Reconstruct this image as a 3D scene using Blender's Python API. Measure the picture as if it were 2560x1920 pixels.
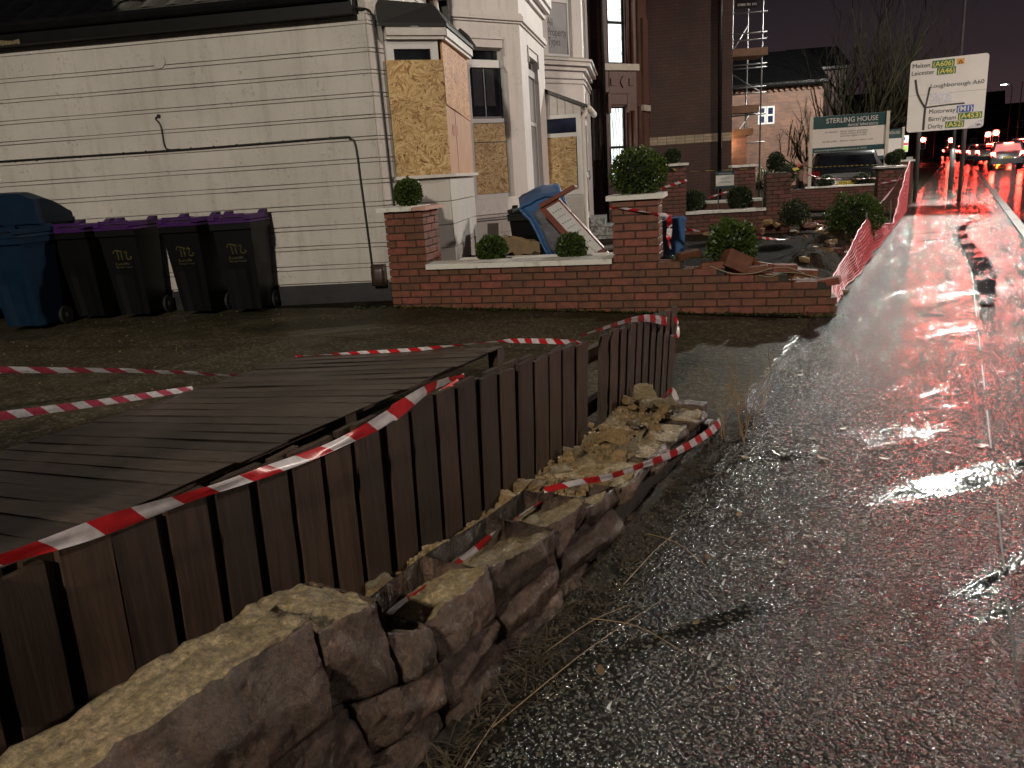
import bpy, bmesh, math, random
from mathutils import Vector, Matrix, noise
from math import sin, cos, pi, radians as rad

random.seed(7)
for o in list(bpy.data.objects): bpy.data.objects.remove(o)
S = bpy.context.scene
COL = S.collection

# ------------------------------------------------------------------ camera
PITCH, ROLL, CAMZ = .261, -.064, 1.30
cd = bpy.data.cameras.new('camera'); cam = bpy.data.objects.new('camera', cd); COL.objects.link(cam)
cd.sensor_width = 36; cd.sensor_fit = 'HORIZONTAL'; cd.lens = 36 * 1960 / 2560
cd.clip_start = .05; cd.clip_end = 3000
fw = Vector((0, cos(PITCH), -sin(PITCH))); up = Vector((0, sin(PITCH), cos(PITCH))); rt = Vector((1, 0, 0))
cx = rt * cos(ROLL) + up * sin(ROLL); cy = up * cos(ROLL) - rt * sin(ROLL)
mm = Matrix((cx, cy, -fw)).transposed().to_4x4(); mm.translation = (0, 0, CAMZ)
cam.matrix_world = mm
S.camera = cam

# ------------------------------------------------------------------ world, moon, exposure
wd = bpy.data.worlds.new('World'); S.world = wd; wd.use_nodes = True
nt = wd.node_tree; nt.nodes.clear()
out = nt.nodes.new('ShaderNodeOutputWorld'); bg = nt.nodes.new('ShaderNodeBackground'); bg2 = nt.nodes.new('ShaderNodeBackground')
sky = nt.nodes.new('ShaderNodeTexSky'); sky.sky_type = 'NISHITA'; sky.sun_disc = False
sky.sun_elevation = rad(-4); sky.sun_rotation = rad(200); sky.altitude = 50; sky.dust_density = 3
bg.inputs['Strength'].default_value = .02
nt.links.new(sky.outputs['Color'], bg.inputs['Color'])
# town glow on low cloud: an even all-round rise towards the horizon
tc = nt.nodes.new('ShaderNodeTexCoord'); sx = nt.nodes.new('ShaderNodeSeparateXYZ'); cr = nt.nodes.new('ShaderNodeValToRGB')
nt.links.new(tc.outputs['Generated'], sx.inputs[0]); nt.links.new(sx.outputs['Z'], cr.inputs['Fac'])
el = cr.color_ramp.elements
el[0].position = 0.0; el[0].color = (.046, .027, .029, 1); el[1].position = .55; el[1].color = (.0058, .0058, .0080, 1)
e = el.new(.10); e.color = (.023, .0155, .018, 1)
e = el.new(.22); e.color = (.0098, .0085, .0108, 1)
nt.links.new(cr.outputs['Color'], bg2.inputs['Color']); bg2.inputs['Strength'].default_value = 1.0
ad = nt.nodes.new('ShaderNodeAddShader')
nt.links.new(bg.outputs[0], ad.inputs[0]); nt.links.new(bg2.outputs[0], ad.inputs[1]); nt.links.new(ad.outputs[0], out.inputs['Surface'])

sd = bpy.data.lights.new('skyglow_sun', 'SUN'); sd.energy = .012; sd.angle = rad(12); sd.color = (.8, .88, 1)  # faint cool sun lamp added for overcast sky glow, no source in sight
so = bpy.data.objects.new('skyglow_sun', sd); COL.objects.link(so); so.rotation_euler = (rad(50), 0, rad(20))

S.view_settings.view_transform = 'Standard'; S.view_settings.look = 'None'
S.view_settings.gamma = 1; S.view_settings.use_curve_mapping = False; S.view_settings.exposure = 0.22
S.render.engine = 'CYCLES'
S.cycles.max_bounces = 6; S.cycles.diffuse_bounces = 3; S.cycles.glossy_bounces = 4; S.cycles.transmission_bounces = 4
S.cycles.transparent_max_bounces = 8; S.cycles.volume_bounces = 0
S.cycles.sample_clamp_indirect = 2.5; S.cycles.sample_clamp_direct = 0
S.cycles.use_adaptive_sampling = False; S.cycles.use_denoising = True; S.cycles.use_light_tree = True

# ------------------------------------------------------------------ frames
class Fr:
    """a vertical working frame: t along a compass heading, n out to its right, z up"""
    def __init__(s, x, y, deg, z=0.):
        s.o = Vector((x, y, z)); a = rad(deg); s.a = a; s.deg = deg
        s.d = Vector((sin(a), cos(a), 0)); s.n = Vector((cos(a), -sin(a), 0))
    def p(s, t, n=0., z=0.): return s.o + s.d * t + s.n * n + Vector((0, 0, z))
    def rz(s): return pi / 2 - s.a            # local x axis along d (then local -y is n)
    def sub(s, t, n=0., z=0., ddeg=0.):
        q = s.p(t, n, z); return Fr(q.x, q.y, s.deg + ddeg, q.z)
RD = Fr(0, 0, 29.54)                           # the street: t ahead, n towards the carriageway
PAVE = -.15
W = RD.p

# ------------------------------------------------------------------ mesh helpers
class MB:
    def __init__(s): s.v = []; s.f = []; s.uv = {}; s.mi = []
    def add(s, vs, fs, mi=0):
        k = len(s.v); s.v += [Vector(q) for q in vs]; s.f += [[i + k for i in f] for f in fs]; s.mi += [mi] * len(fs); return k
    def hexa(s, P, mi=0):                     # 8 corners: bottom 4 ccw then top 4
        s.add(P, [(0, 3, 2, 1), (4, 5, 6, 7), (0, 1, 5, 4), (1, 2, 6, 5), (2, 3, 7, 6), (3, 0, 4, 7)], mi); return s
    def box(s, F, t0, t1, n0, n1, z0, z1, mi=0):
        q = [(t, n, z) for z in (z0, z1) for t, n in ((t0, n1), (t1, n1), (t1, n0), (t0, n0))]
        k = len(s.v); s.hexa([F.p(*c) for c in q], mi)
        for i, (t, n, z) in enumerate(q): s.uv[k + i] = (t - n, z)
        return s
    def wall(s, F, t0, t1, z0, z1, n0, n1, ops=()):
        """a wall slab with rectangular openings (ta, tb, za, zb)"""
        ts = sorted({t0, t1, *[max(t0, min(t1, o[i])) for o in ops for i in (0, 1)]})
        for a, b in zip(ts, ts[1:]):
            if b - a < 1e-5: continue
            c = (a + b) / 2; hs = sorted([(o[2], o[3]) for o in ops if o[0] < c < o[1]]); z = z0
            for za, zb in hs:
                if za > z: s.box(F, a, b, n0, n1, z, za)
                z = max(z, zb)
            if z1 > z: s.box(F, a, b, n0, n1, z, z1)
        return s
    def quad(s, a, b, c, d, mi=0): s.add([a, b, c, d], [(0, 1, 2, 3)], mi); return s
    def tube(s, pts, r, k=6, cap=True, r2=None):
        pts = [Vector(q) for q in pts]; n = len(pts); base = len(s.v); prev = None
        for i, q in enumerate(pts):
            d = (pts[min(i + 1, n - 1)] - pts[max(i - 1, 0)])
            d = d.normalized() if d.length > 1e-9 else Vector((0, 0, 1))
            if prev is None:
                x = d.cross(Vector((0, 0, 1)) if abs(d.z) < .9 else Vector((1, 0, 0))).normalized()
            else:
                x = (prev - d * prev.dot(d)); x = x.normalized() if x.length > 1e-6 else d.orthogonal().normalized()
            prev = x; y = d.cross(x)
            rr = r if r2 is None else r + (r2 - r) * i / max(n - 1, 1)
            if isinstance(r, (list, tuple)): rr = r[i]
            for j in range(k):
                a = 2 * pi * j / k; s.v.append(q + x * (cos(a) * rr) + y * (sin(a) * rr))
        for i in range(n - 1):
            for j in range(k):
                a = base + i * k + j; b = base + i * k + (j + 1) % k
                s.f.append([a, b, b + k, a + k]); s.mi.append(0)
        if cap:
            s.f.append([base + j for j in range(k)][::-1]); s.mi.append(0)
            s.f.append([base + (n - 1) * k + j for j in range(k)]); s.mi.append(0)
        return s
    def cyl(s, c, r, z0, z1, k=12, r2=None):
        c = Vector(c); return s.tube([c + Vector((0, 0, z0)), c + Vector((0, 0, z1))], r, k, True, r2)
    def prism(s, poly, fz):                   # poly of Vectors, extruded by vector fz
        n = len(poly); fz = Vector(fz)
        s.add([Vector(q) for q in poly] + [Vector(q) + fz for q in poly],
              [list(range(n))[::-1], [n + i for i in range(n)]] + [[i, (i + 1) % n, n + (i + 1) % n, n + i] for i in range(n)])
        return s
    def lattice(s, nx, ny, nz, fn, mif=None):  # surface of a block, fn(u,v,w in 0..1) -> Vector
        idx = {}
        def vt(i, j, k):
            if (i, j, k) not in idx:
                idx[(i, j, k)] = len(s.v); s.v.append(Vector(fn(i / nx, j / ny, k / nz)))
            return idx[(i, j, k)]
        def fc(q, side):
            s.f.append(q); s.mi.append(mif(side) if mif else 0)
        for i in range(nx):
            for j in range(ny):
                fc([vt(i, j, 0), vt(i, j + 1, 0), vt(i + 1, j + 1, 0), vt(i + 1, j, 0)], 'z0')
                fc([vt(i, j, nz), vt(i + 1, j, nz), vt(i + 1, j + 1, nz), vt(i, j + 1, nz)], 'z1')
        for i in range(nx):
            for k in range(nz):
                fc([vt(i, 0, k), vt(i + 1, 0, k), vt(i + 1, 0, k + 1), vt(i, 0, k + 1)], 'y0')
                fc([vt(i, ny, k), vt(i, ny, k + 1), vt(i + 1, ny, k + 1), vt(i + 1, ny, k)], 'y1')
        for j in range(ny):
            for k in range(nz):
                fc([vt(0, j, k), vt(0, j, k + 1), vt(0, j + 1, k + 1), vt(0, j + 1, k)], 'x0')
                fc([vt(nx, j, k), vt(nx, j + 1, k), vt(nx, j + 1, k + 1), vt(nx, j, k + 1)], 'x1')
        return s
    def ball(s, c, r, nu=14, nv=9, fn=None):
        c = Vector(c); base = len(s.v); R = r if isinstance(r, (tuple, list)) else (r, r, r)
        for i in range(nv + 1):
            for j in range(nu):
                a = 2 * pi * j / nu; b = pi * i / nv
                d = Vector((sin(b) * cos(a), sin(b) * sin(a), cos(b))); k = fn(d) if fn else 1
                s.v.append(c + Vector((d.x * R[0], d.y * R[1], d.z * R[2])) * k)
        for i in range(nv):
            for j in range(nu):
                a = base + i * nu + j; b = base + i * nu + (j + 1) % nu
                s.f.append([a, a + nu, b + nu, b]); s.mi.append(0)
        return s
    def mesh(s, name, mats, inv=None, smooth=False):
        me = bpy.data.meshes.new(name)
        vs = [inv @ v for v in s.v] if inv else s.v
        me.from_pydata([tuple(v) for v in vs], [], s.f)
        for m in (mats if isinstance(mats, (list, tuple)) else [mats]): me.materials.append(m)
        if any(s.mi): me.polygons.foreach_set('material_index', s.mi)
        if smooth: me.polygons.foreach_set('use_smooth', [True] * len(me.polygons))
        if s.uv:
            uvl = me.uv_layers.new(name='UVMap')
            for p in me.polygons:
                for li in p.loop_indices:
                    uvl.data[li].uv = s.uv.get(me.loops[li].vertex_index, (0, 0))
        me.update(); return me

WM = {}
def thing(name, loc=(0, 0, 0), label=None, cat=None, group=None, rz=0., kind=None):
    o = bpy.data.objects.new(name, None); COL.objects.link(o); o.empty_display_size = .1
    o.location = loc; o.rotation_euler = (0, 0, rz)
    WM[o.name] = Matrix.Translation(Vector(loc)) @ Matrix.Rotation(rz, 4, 'Z')
    tag(o, label, cat, group, kind); return o
def tag(o, label=None, cat=None, group=None, kind=None):
    if label: o['label'] = label
    if cat: o['category'] = cat
    if group: o['group'] = group
    if kind: o['kind'] = kind
    return o
def part(name, mb, mat, parent=None, smooth=False, label=None, kind=None):
    M = WM[parent.name] if parent else Matrix.Identity(4)
    me = mb.mesh(name, mat, M.inverted() if parent else None, smooth)
    o = bpy.data.objects.new(name, me); COL.objects.link(o)
    if parent: o.parent = parent
    WM[o.name] = M; tag(o, label, None, None, kind); return o
def single(name, mb, mat, label, cat, group=None, smooth=False, kind=None):
    """a thing that is one mesh, its origin at its base centre"""
    lo = Vector((min(v[i] for v in mb.v) for i in range(3))); hi = Vector((max(v[i] for v in mb.v) for i in range(3)))
    loc = Vector(((lo.x + hi.x) / 2, (lo.y + hi.y) / 2, lo.z))
    me = mb.mesh(name, mat, Matrix.Translation(-loc), smooth)
    o = bpy.data.objects.new(name, me); COL.objects.link(o); o.location = loc
    WM[o.name] = Matrix.Translation(loc); return tag(o, label, cat, group, kind)
def inst(name, me, parent, loc, rz=0., rot=None, scale=None, label=None):
    """one more object that shares mesh data; loc in world space"""
    o = bpy.data.objects.new(name, me); COL.objects.link(o)
    M = Matrix.Translation(Vector(loc)) @ (rot if rot else Matrix.Rotation(rz, 4, 'Z'))
    if scale: M = M @ Matrix.Diagonal((*scale, 1))
    if parent: o.parent = parent; M = WM[parent.name].inverted() @ M
    o.matrix_local = M
    if label: o['label'] = label
    return o
def catmull(P, n=8):
    P = [Vector(q) for q in P]; R = []
    for i in range(len(P) - 1):
        p0 = P[max(i - 1, 0)]; p1 = P[i]; p2 = P[i + 1]; p3 = P[min(i + 2, len(P) - 1)]
        for k in range(n):
            t = k / n
            R.append(.5 * ((2 * p1) + (p2 - p0) * t + (2 * p0 - 5 * p1 + 4 * p2 - p3) * t * t + (3 * p1 - p0 - 3 * p2 + p3) * t ** 3))
    R.append(P[-1]); return R
def nz(v, s=1.): return noise.noise(Vector(v) * s)

# ------------------------------------------------------------------ materials
def new_mat(name):
    m = bpy.data.materials.new(name); m.use_nodes = True
    return m, m.node_tree, m.node_tree.nodes['Principled BSDF']
def N(t, ty, **kw):
    n = t.nodes.new(ty)
    for k, v in kw.items():
        if hasattr(n, k): setattr(n, k, v)
        else: n.inputs[k].default_value = v
    return n
def ramp(t, fac, stops):
    r = t.nodes.new('ShaderNodeValToRGB'); e = r.color_ramp.elements
    while len(e) < len(stops): e.new(.5)
    for q, (p, c) in zip(e, stops): q.position = p; q.color = (*c, 1) if len(c) == 3 else c
    t.links.new(fac, r.inputs['Fac']); return r.outputs['Color']
def coords(t, kind='Object', scale=(1, 1, 1), rot=(0, 0, 0)):
    tc = t.nodes.new('ShaderNodeTexCoord'); mp = t.nodes.new('ShaderNodeMapping')
    mp.inputs['Scale'].default_value = scale; mp.inputs['Rotation'].default_value = rot
    t.links.new(tc.outputs[kind], mp.inputs['Vector']); return mp.outputs['Vector']
def mixc(t, f, a, b, mode='MIX'):
    m = t.nodes.new('ShaderNodeMix'); m.data_type = 'RGBA'; m.blend_type = mode
    for s_, v in ((m.inputs['Factor'], f), (m.inputs[6], a), (m.inputs[7], b)):
        if hasattr(v, 'is_linked') or hasattr(v, 'links'): t.links.new(v, s_)
        else: s_.default_value = v if not isinstance(v, tuple) else ((*v, 1) if len(v) == 3 else v)
    return m.outputs[2]
def math_(t, op, a, b=None, clamp=False):
    m = t.nodes.new('ShaderNodeMath'); m.operation = op; m.use_clamp = clamp
    for i, v in enumerate((a, b)):
        if v is None: continue
        if hasattr(v, 'links'): t.links.new(v, m.inputs[i])
        else: m.inputs[i].default_value = v
    return m.outputs[0]
def bump(t, b, h, strength=.3, dist=.01, prev=None):
    n = t.nodes.new('ShaderNodeBump'); n.inputs['Strength'].default_value = strength; n.inputs['Distance'].default_value = dist
    t.links.new(h, n.inputs['Height'])
    if prev is not None: t.links.new(prev, n.inputs['Normal'])
    if b: t.links.new(n.outputs[0], b.inputs['Normal'])
    return n.outputs[0]
def mat(name, c1, c2=None, rough=.6, scale=6, detail=6, stretch=(1, 1, 1), bmp=None, metallic=0., rnd=0., rough2=None, spec=.5, coat=0., fac=(.3, .7), coat_r=.1):
    """noise-mottled surface; bmp=(scale,strength,distance); rnd=per-object brightness spread"""
    m, t, b = new_mat(name); vec = coords(t, 'Object', stretch)
    b.inputs['Roughness'].default_value = rough; b.inputs['Metallic'].default_value = metallic
    b.inputs['Specular IOR Level'].default_value = spec
    if coat: b.inputs['Coat Weight'].default_value = coat; b.inputs['Coat Roughness'].default_value = coat_r
    if rnd:                                   # every copy its own patch of the pattern
        oj = t.nodes.new('ShaderNodeObjectInfo'); va = t.nodes.new('ShaderNodeVectorMath'); va.operation = 'MULTIPLY_ADD'
        t.links.new(oj.outputs['Random'], va.inputs[0]); va.inputs[1].default_value = (37, 53, 71); t.links.new(vec, va.inputs[2]); vec = va.outputs[0]
    nn = N(t, 'ShaderNodeTexNoise', Scale=scale, Detail=detail, Roughness=.6); t.links.new(vec, nn.inputs['Vector'])
    col = ramp(t, nn.outputs['Fac'], [(fac[0], c1), (fac[1], c2 or c1)])
    if rnd:
        oi = t.nodes.new('ShaderNodeObjectInfo'); k = math_(t, 'MULTIPLY_ADD', oi.outputs['Random'], 2 * rnd); 
        k.node.inputs[2].default_value = 1 - rnd
        hs = t.nodes.new('ShaderNodeHueSaturation'); t.links.new(k, hs.inputs['Value']); t.links.new(col, hs.inputs['Color'])
        h2 = math_(t, 'MULTIPLY_ADD', oi.outputs['Random'], -.03); h2.node.inputs[2].default_value = .515
        t.links.new(h2, hs.inputs['Hue']); col = hs.outputs['Color']
    t.links.new(col, b.inputs['Base Color'])
    if rough2 is not None:
        rr = math_(t, 'MULTIPLY_ADD', nn.outputs['Fac'], rough2 - rough); rr.node.inputs[2].default_value = rough; t.links.new(rr, b.inputs['Roughness'])
    if bmp:
        n2 = N(t, 'ShaderNodeTexNoise', Scale=bmp[0], Detail=8, Roughness=.65); t.links.new(vec, n2.inputs['Vector'])
        bump(t, b, n2.outputs['Fac'], bmp[1], bmp[2])
    return m
def emit(name, col, strength):
    m, t, b = new_mat(name); b.inputs['Base Color'].default_value = (.02, .02, .02, 1)
    b.inputs['Emission Color'].default_value = (*col, 1); b.inputs['Emission Strength'].default_value = strength; return m
# ------------------------------------------------------------------ the materials of the place
def wet_asphalt(name, cells=120., base=(.016, .016, .016), chip=.16, rlo=.10, rhi=.30, bstr=.75, patch=.55, flat=.6, coarse=1., hollow=None, spec=.5):
    m, t, b = new_mat(name); vec = coords(t)
    v = N(t, 'ShaderNodeTexVoronoi', Scale=cells); t.links.new(vec, v.inputs['Vector'])
    v2 = N(t, 'ShaderNodeTexVoronoi', Scale=cells * .42); t.links.new(vec, v2.inputs['Vector'])
    g3 = N(t, 'ShaderNodeTexNoise', Scale=26, Detail=4, Roughness=.7); t.links.new(vec, g3.inputs['Vector'])
    f = N(t, 'ShaderNodeTexNoise', Scale=1.6, Detail=7, Roughness=.65); t.links.new(vec, f.inputs['Vector'])
    st = coords(t, 'Object', (.55, .55, 1), (0, 0, rad(-30)))
    sc = t.nodes.new('ShaderNodeVectorMath'); sc.operation = 'MULTIPLY'; t.links.new(st, sc.inputs[0]); sc.inputs[1].default_value = (.5, 2.0, 1)
    pud = N(t, 'ShaderNodeTexNoise', Scale=1.5, Detail=6, Roughness=.6, Distortion=.7); t.links.new(sc.outputs[0], pud.inputs['Vector'])
    hs = t.nodes.new('ShaderNodeSeparateColor'); t.links.new(v.outputs['Color'], hs.inputs[0])
    chips = ramp(t, hs.outputs[0], [(.55, base), (.8, tuple(c * 2.0 for c in base)), (.97, (chip, chip * .96, chip * .86))])
    big = ramp(t, f.outputs['Fac'], [(.3, (.6, .6, .6)), (.7, (1.3, 1.26, 1.16))])
    t.links.new(mixc(t, 1., chips, big, 'MULTIPLY'), b.inputs['Base Color'])
    wet = ramp(t, pud.outputs['Fac'], [(patch - .03, (0, 0, 0)), (patch + .06, (1, 1, 1))])
    if hollow:                                # a shallow hollow where rain has pooled
        mp = t.nodes.new('ShaderNodeMapping'); mp.vector_type = 'TEXTURE'; mp.inputs['Location'].default_value = (hollow[0], hollow[1], 0); mp.inputs['Scale'].default_value = (hollow[2], hollow[3], 1000)
        tcx = t.nodes.new('ShaderNodeTexCoord'); t.links.new(tcx.outputs['Object'], mp.inputs['Vector'])
        ln = t.nodes.new('ShaderNodeVectorMath'); ln.operation = 'LENGTH'; t.links.new(mp.outputs[0], ln.inputs[0])
        dd_ = math_(t, 'ADD', ln.outputs['Value'], math_(t, 'MULTIPLY', pud.outputs['Fac'], 1.1))
        pool = ramp(t, math_(t, 'ADD', dd_, math_(t, 'MULTIPLY', v2.outputs['Distance'], .35)), [(.80, (1, 1, 1)), (1.55, (0, 0, 0))]); wet = mixc(t, 1., wet, math_(t, 'MULTIPLY', pool, 1.25), 'LIGHTEN')
    r = math_(t, 'MULTIPLY_ADD', wet, rlo - rhi); r.node.inputs[2].default_value = rhi; t.links.new(r, b.inputs['Roughness'])
    hgt = math_(t, 'ADD', math_(t, 'MULTIPLY', v.outputs['Distance'], .75), math_(t, 'MULTIPLY', v2.outputs['Distance'], 1.2 * coarse))
    bs = math_(t, 'MULTIPLY_ADD', wet, -flat * bstr); bs.node.inputs[2].default_value = bstr
    n = t.nodes.new('ShaderNodeBump'); n.invert = True; n.inputs['Distance'].default_value = .011
    t.links.new(bs, n.inputs['Strength']); t.links.new(hgt, n.inputs['Height'])
    n3 = t.nodes.new('ShaderNodeBump'); n3.inputs['Distance'].default_value = .02; t.links.new(math_(t, 'MULTIPLY', bs, .4), n3.inputs['Strength']); t.links.new(g3.outputs['Fac'], n3.inputs['Height']); t.links.new(n.outputs[0], n3.inputs['Normal'])
    t.links.new(n3.outputs[0], b.inputs['Normal'])
    b.inputs['Specular IOR Level'].default_value = spec
    return m
M_PAVE = wet_asphalt('wet_pavement_asphalt', 120, base=(.013, .013, .012), rlo=.07, rhi=.20, bstr=.64, patch=.575, flat=.93, hollow=(W(4.45, -.12).x, W(4.45, -.12).y, 1.0, .45))
M_ROAD = wet_asphalt('wet_road_asphalt', 70, (.008, .008, .009), .05, .08, .16, .10, .45)
M_PATCH = wet_asphalt('wet_trench_patch', 60, (.006, .006, .006), .03, .30, .5, .8, .52, .3, 1.6, spec=.3)
M_FORE = wet_asphalt('wet_forecourt_concrete', 55, (.042, .033, .019), .12, .34, .6, .25, .60, .4, .7, spec=.13)
def patchy(m, c, scale=.8, lo=.45, hi=.62, amt=.75):
    """algae or damp in irregular patches over an existing base colour"""
    t = m.node_tree; b = t.nodes['Principled BSDF']; l = b.inputs['Base Color'].links[0].from_socket
    n_ = N(t, 'ShaderNodeTexNoise', Scale=scale, Detail=8, Roughness=.7, Distortion=.4); t.links.new(coords(t), n_.inputs['Vector'])
    k = math_(t, 'MULTIPLY', ramp(t, n_.outputs['Fac'], [(lo, (0, 0, 0)), (hi, (1, 1, 1))]), amt); t.links.new(mixc(t, k, l, c), b.inputs['Base Color'])
patchy(M_FORE, (.018, .019, .008)); patchy(M_FORE, (.085, .075, .052), .55, .55, .72, .6)
M_SOIL = mat('garden_soil', (.010, .008, .006), (.035, .026, .017), .9, 9, bmp=(30, .9, .03), spec=.04)
M_GRIT = mat('verge_dirt', (.006, .005, .0035), (.036, .028, .018), .55, 38, detail=9, bmp=(120, 1., .02), rough2=.4, fac=(.35, .68), spec=.06)
M_BASE = mat('far_ground', (.012, .012, .012), (.03, .028, .025), .5, .5)

def render_mat(name, c1, c2, stain=(.30, .27, .22)):
    m, t, b = new_mat(name); vec = coords(t)
    n1 = N(t, 'ShaderNodeTexNoise', Scale=.9, Detail=8, Roughness=.65); t.links.new(vec, n1.inputs['Vector'])
    sv = coords(t, 'Object', (3.0, 3.0, .35)); n2 = N(t, 'ShaderNodeTexNoise', Scale=2.5, Detail=7, Roughness=.7); t.links.new(sv, n2.inputs['Vector'])
    n3 = N(t, 'ShaderNodeTexNoise', Scale=26, Detail=5, Roughness=.7); t.links.new(vec, n3.inputs['Vector'])
    n4 = N(t, 'ShaderNodeTexNoise', Scale=4.5, Detail=4, Roughness=.6); t.links.new(vec, n4.inputs['Vector'])
    col = ramp(t, n1.outputs['Fac'], [(.3, c1), (.7, c2)])
    k = ramp(t, n2.outputs['Fac'], [(.50, (0, 0, 0)), (.75, (.55, .55, .55))])
    col = mixc(t, k, col, stain)
    sp = math_(t, 'MULTIPLY', ramp(t, n3.outputs['Fac'], [(.56, (0, 0, 0)), (.66, (.6, .6, .6))]), ramp(t, n4.outputs['Fac'], [(.48, (0, 0, 0)), (.6, (1, 1, 1))]))
    col = mixc(t, sp, col, tuple(c * .62 for c in stain))
    t.links.new(col, b.inputs['Base Color']); b.inputs['Roughness'].default_value = .62
    n5 = N(t, 'ShaderNodeTexNoise', Scale=60, Detail=4); t.links.new(vec, n5.inputs['Vector'])
    bump(t, b, n5.outputs['Fac'], .25, .004); return m
M_REND = render_mat('grubby_painted_render', (.45, .43, .40), (.59, .565, .525), (.29, .265, .225))
M_REND2 = render_mat('white_bay_paint', (.60, .57, .55), (.70, .67, .64), (.42, .39, .35))
M_BLACKP = mat('black_plinth_paint', (.012, .012, .014), (.028, .028, .03), .5, 5, bmp=(30, .3, .006), fac=(.4, .75))
M_TILE = mat('dark_roof_tile', (.003, .003, .0035), (.008, .0075, .0075), .25, 7, bmp=(40, .3, .005), spec=.22)
M_FASCIA = mat('black_fascia', (.004, .004, .004), (.008, .008, .008), .5, 4, spec=.15)
M_FELT = mat('black_roof_felt', (.012, .012, .012), (.025, .025, .024), .6, 60, bmp=(160, .6, .003))
M_UPVC = mat('white_window_frame', (.62, .62, .62), (.70, .69, .68), .3, 5)
M_TIMB = mat('white_painted_trim', (.55, .52, .49), (.68, .65, .62), .45, 9)
M_SILL = mat('cream_stone_sill', (.34, .30, .25), (.46, .42, .35), .5, 8, bmp=(50, .3, .004))
def glass(name, c=(.006, .007, .009), r=.05):
    m, t, b = new_mat(name); vec = coords(t); nn = N(t, 'ShaderNodeTexNoise', Scale=1.7, Detail=2); t.links.new(vec, nn.inputs['Vector'])
    t.links.new(ramp(t, nn.outputs['Fac'], [(.4, c), (.62, tuple(x * 3.2 for x in c))]), b.inputs['Base Color'])
    b.inputs['Roughness'].default_value = r; b.inputs['Specular IOR Level'].default_value = .6; return m
M_GLASS = glass('dark_window_glass')
M_BLUEGL = glass('dark_blue_window_glass', (.010, .014, .03), .08)
M_NET = mat('net_curtain_glass', (.30, .30, .32), (.40, .40, .41), .25, 3)
M_FROST = mat('frosted_glass', (.26, .27, .29), (.36, .36, .37), .3, 1.4)
M_LETDARK = mat('dark_lettering', (.03, .03, .035), (.04, .04, .045), .5, 5)

def osb(name, tint=(1, 1, 1)):
    m, t, b = new_mat(name); vec = coords(t)
    cols = None
    for i, (ang, sc, sd_) in enumerate(((.5, 46, 0), (-.75, 40, 9.3), (1.5, 54, 4.7), (.05, 36, 17.1))):
        mp = coords(t, 'Object', (1, 1, 1), (ang * .25, ang, ang * .2))
        wv = N(t, 'ShaderNodeTexNoise', Scale=2.4, Detail=2); t.links.new(vec, wv.inputs['Vector'])
        ad_ = t.nodes.new('ShaderNodeVectorMath'); ad_.operation = 'MULTIPLY_ADD'; t.links.new(wv.outputs['Color'], ad_.inputs[0]); ad_.inputs[1].default_value = (.5, .5, .5); t.links.new(mp, ad_.inputs[2])
        ml = t.nodes.new('ShaderNodeVectorMath'); ml.operation = 'MULTIPLY_ADD'; t.links.new(ad_.outputs[0], ml.inputs[0]); ml.inputs[1].default_value = (.28, .6, 1.6); ml.inputs[2].default_value = (sd_, sd_, sd_)
        v = N(t, 'ShaderNodeTexVoronoi', Scale=sc); t.links.new(ml.outputs[0], v.inputs['Vector'])
        sp = t.nodes.new('ShaderNodeSeparateColor'); t.links.new(v.outputs['Color'], sp.inputs[0])
        c = ramp(t, sp.outputs[0], [(0, (.15, .070, .022)), (.16, (.38, .23, .085)), (.5, (.54, .37, .16)), (.85, (.68, .51, .27)), (1., (.44, .26, .10))])
        if cols is None: cols = c; hgt = sp.outputs[1]
        else:
            msk = math_(t, 'GREATER_THAN', sp.outputs[2], .62)
            cols = mixc(t, msk, cols, c)
            mx = t.nodes.new('ShaderNodeMix'); t.links.new(msk, mx.inputs['Factor']); t.links.new(hgt, mx.inputs[2]); t.links.new(sp.outputs[1], mx.inputs[3]); hgt = mx.outputs[0]
    g_ = N(t, 'ShaderNodeTexNoise', Scale=3, Detail=5); t.links.new(vec, g_.inputs['Vector'])
    cols = mixc(t, 1., cols, ramp(t, g_.outputs['Fac'], [(.3, tuple(.8 * x for x in tint)), (.7, tuple(1.1 * x for x in tint))]), 'MULTIPLY')
    t.links.new(cols, b.inputs['Base Color']); b.inputs['Roughness'].default_value = .6
    bump(t, b, hgt, .25, .004); return m
M_OSB = osb('osb_board'); M_OSB2 = osb('osb_board_pink_lit', (1.0, .72, .62))  # second board has the pink light from the road tinted into it
def ply(name):
    m, t, b = new_mat(name); sv = coords(t, 'Object', (14, 14, .8))
    n1 = N(t, 'ShaderNodeTexNoise', Scale=4, Detail=7, Roughness=.7); t.links.new(sv, n1.inputs['Vector'])
    t.links.new(ramp(t, n1.outputs['Fac'], [(.25, (.30, .15, .08)), (.5, (.50, .28, .17)), (.75, (.60, .38, .24))]), b.inputs['Base Color'])
    b.inputs['Roughness'].default_value = .65; bump(t, b, n1.outputs['Fac'], .2, .004); return m
M_PLY = ply('red_plywood')

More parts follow.
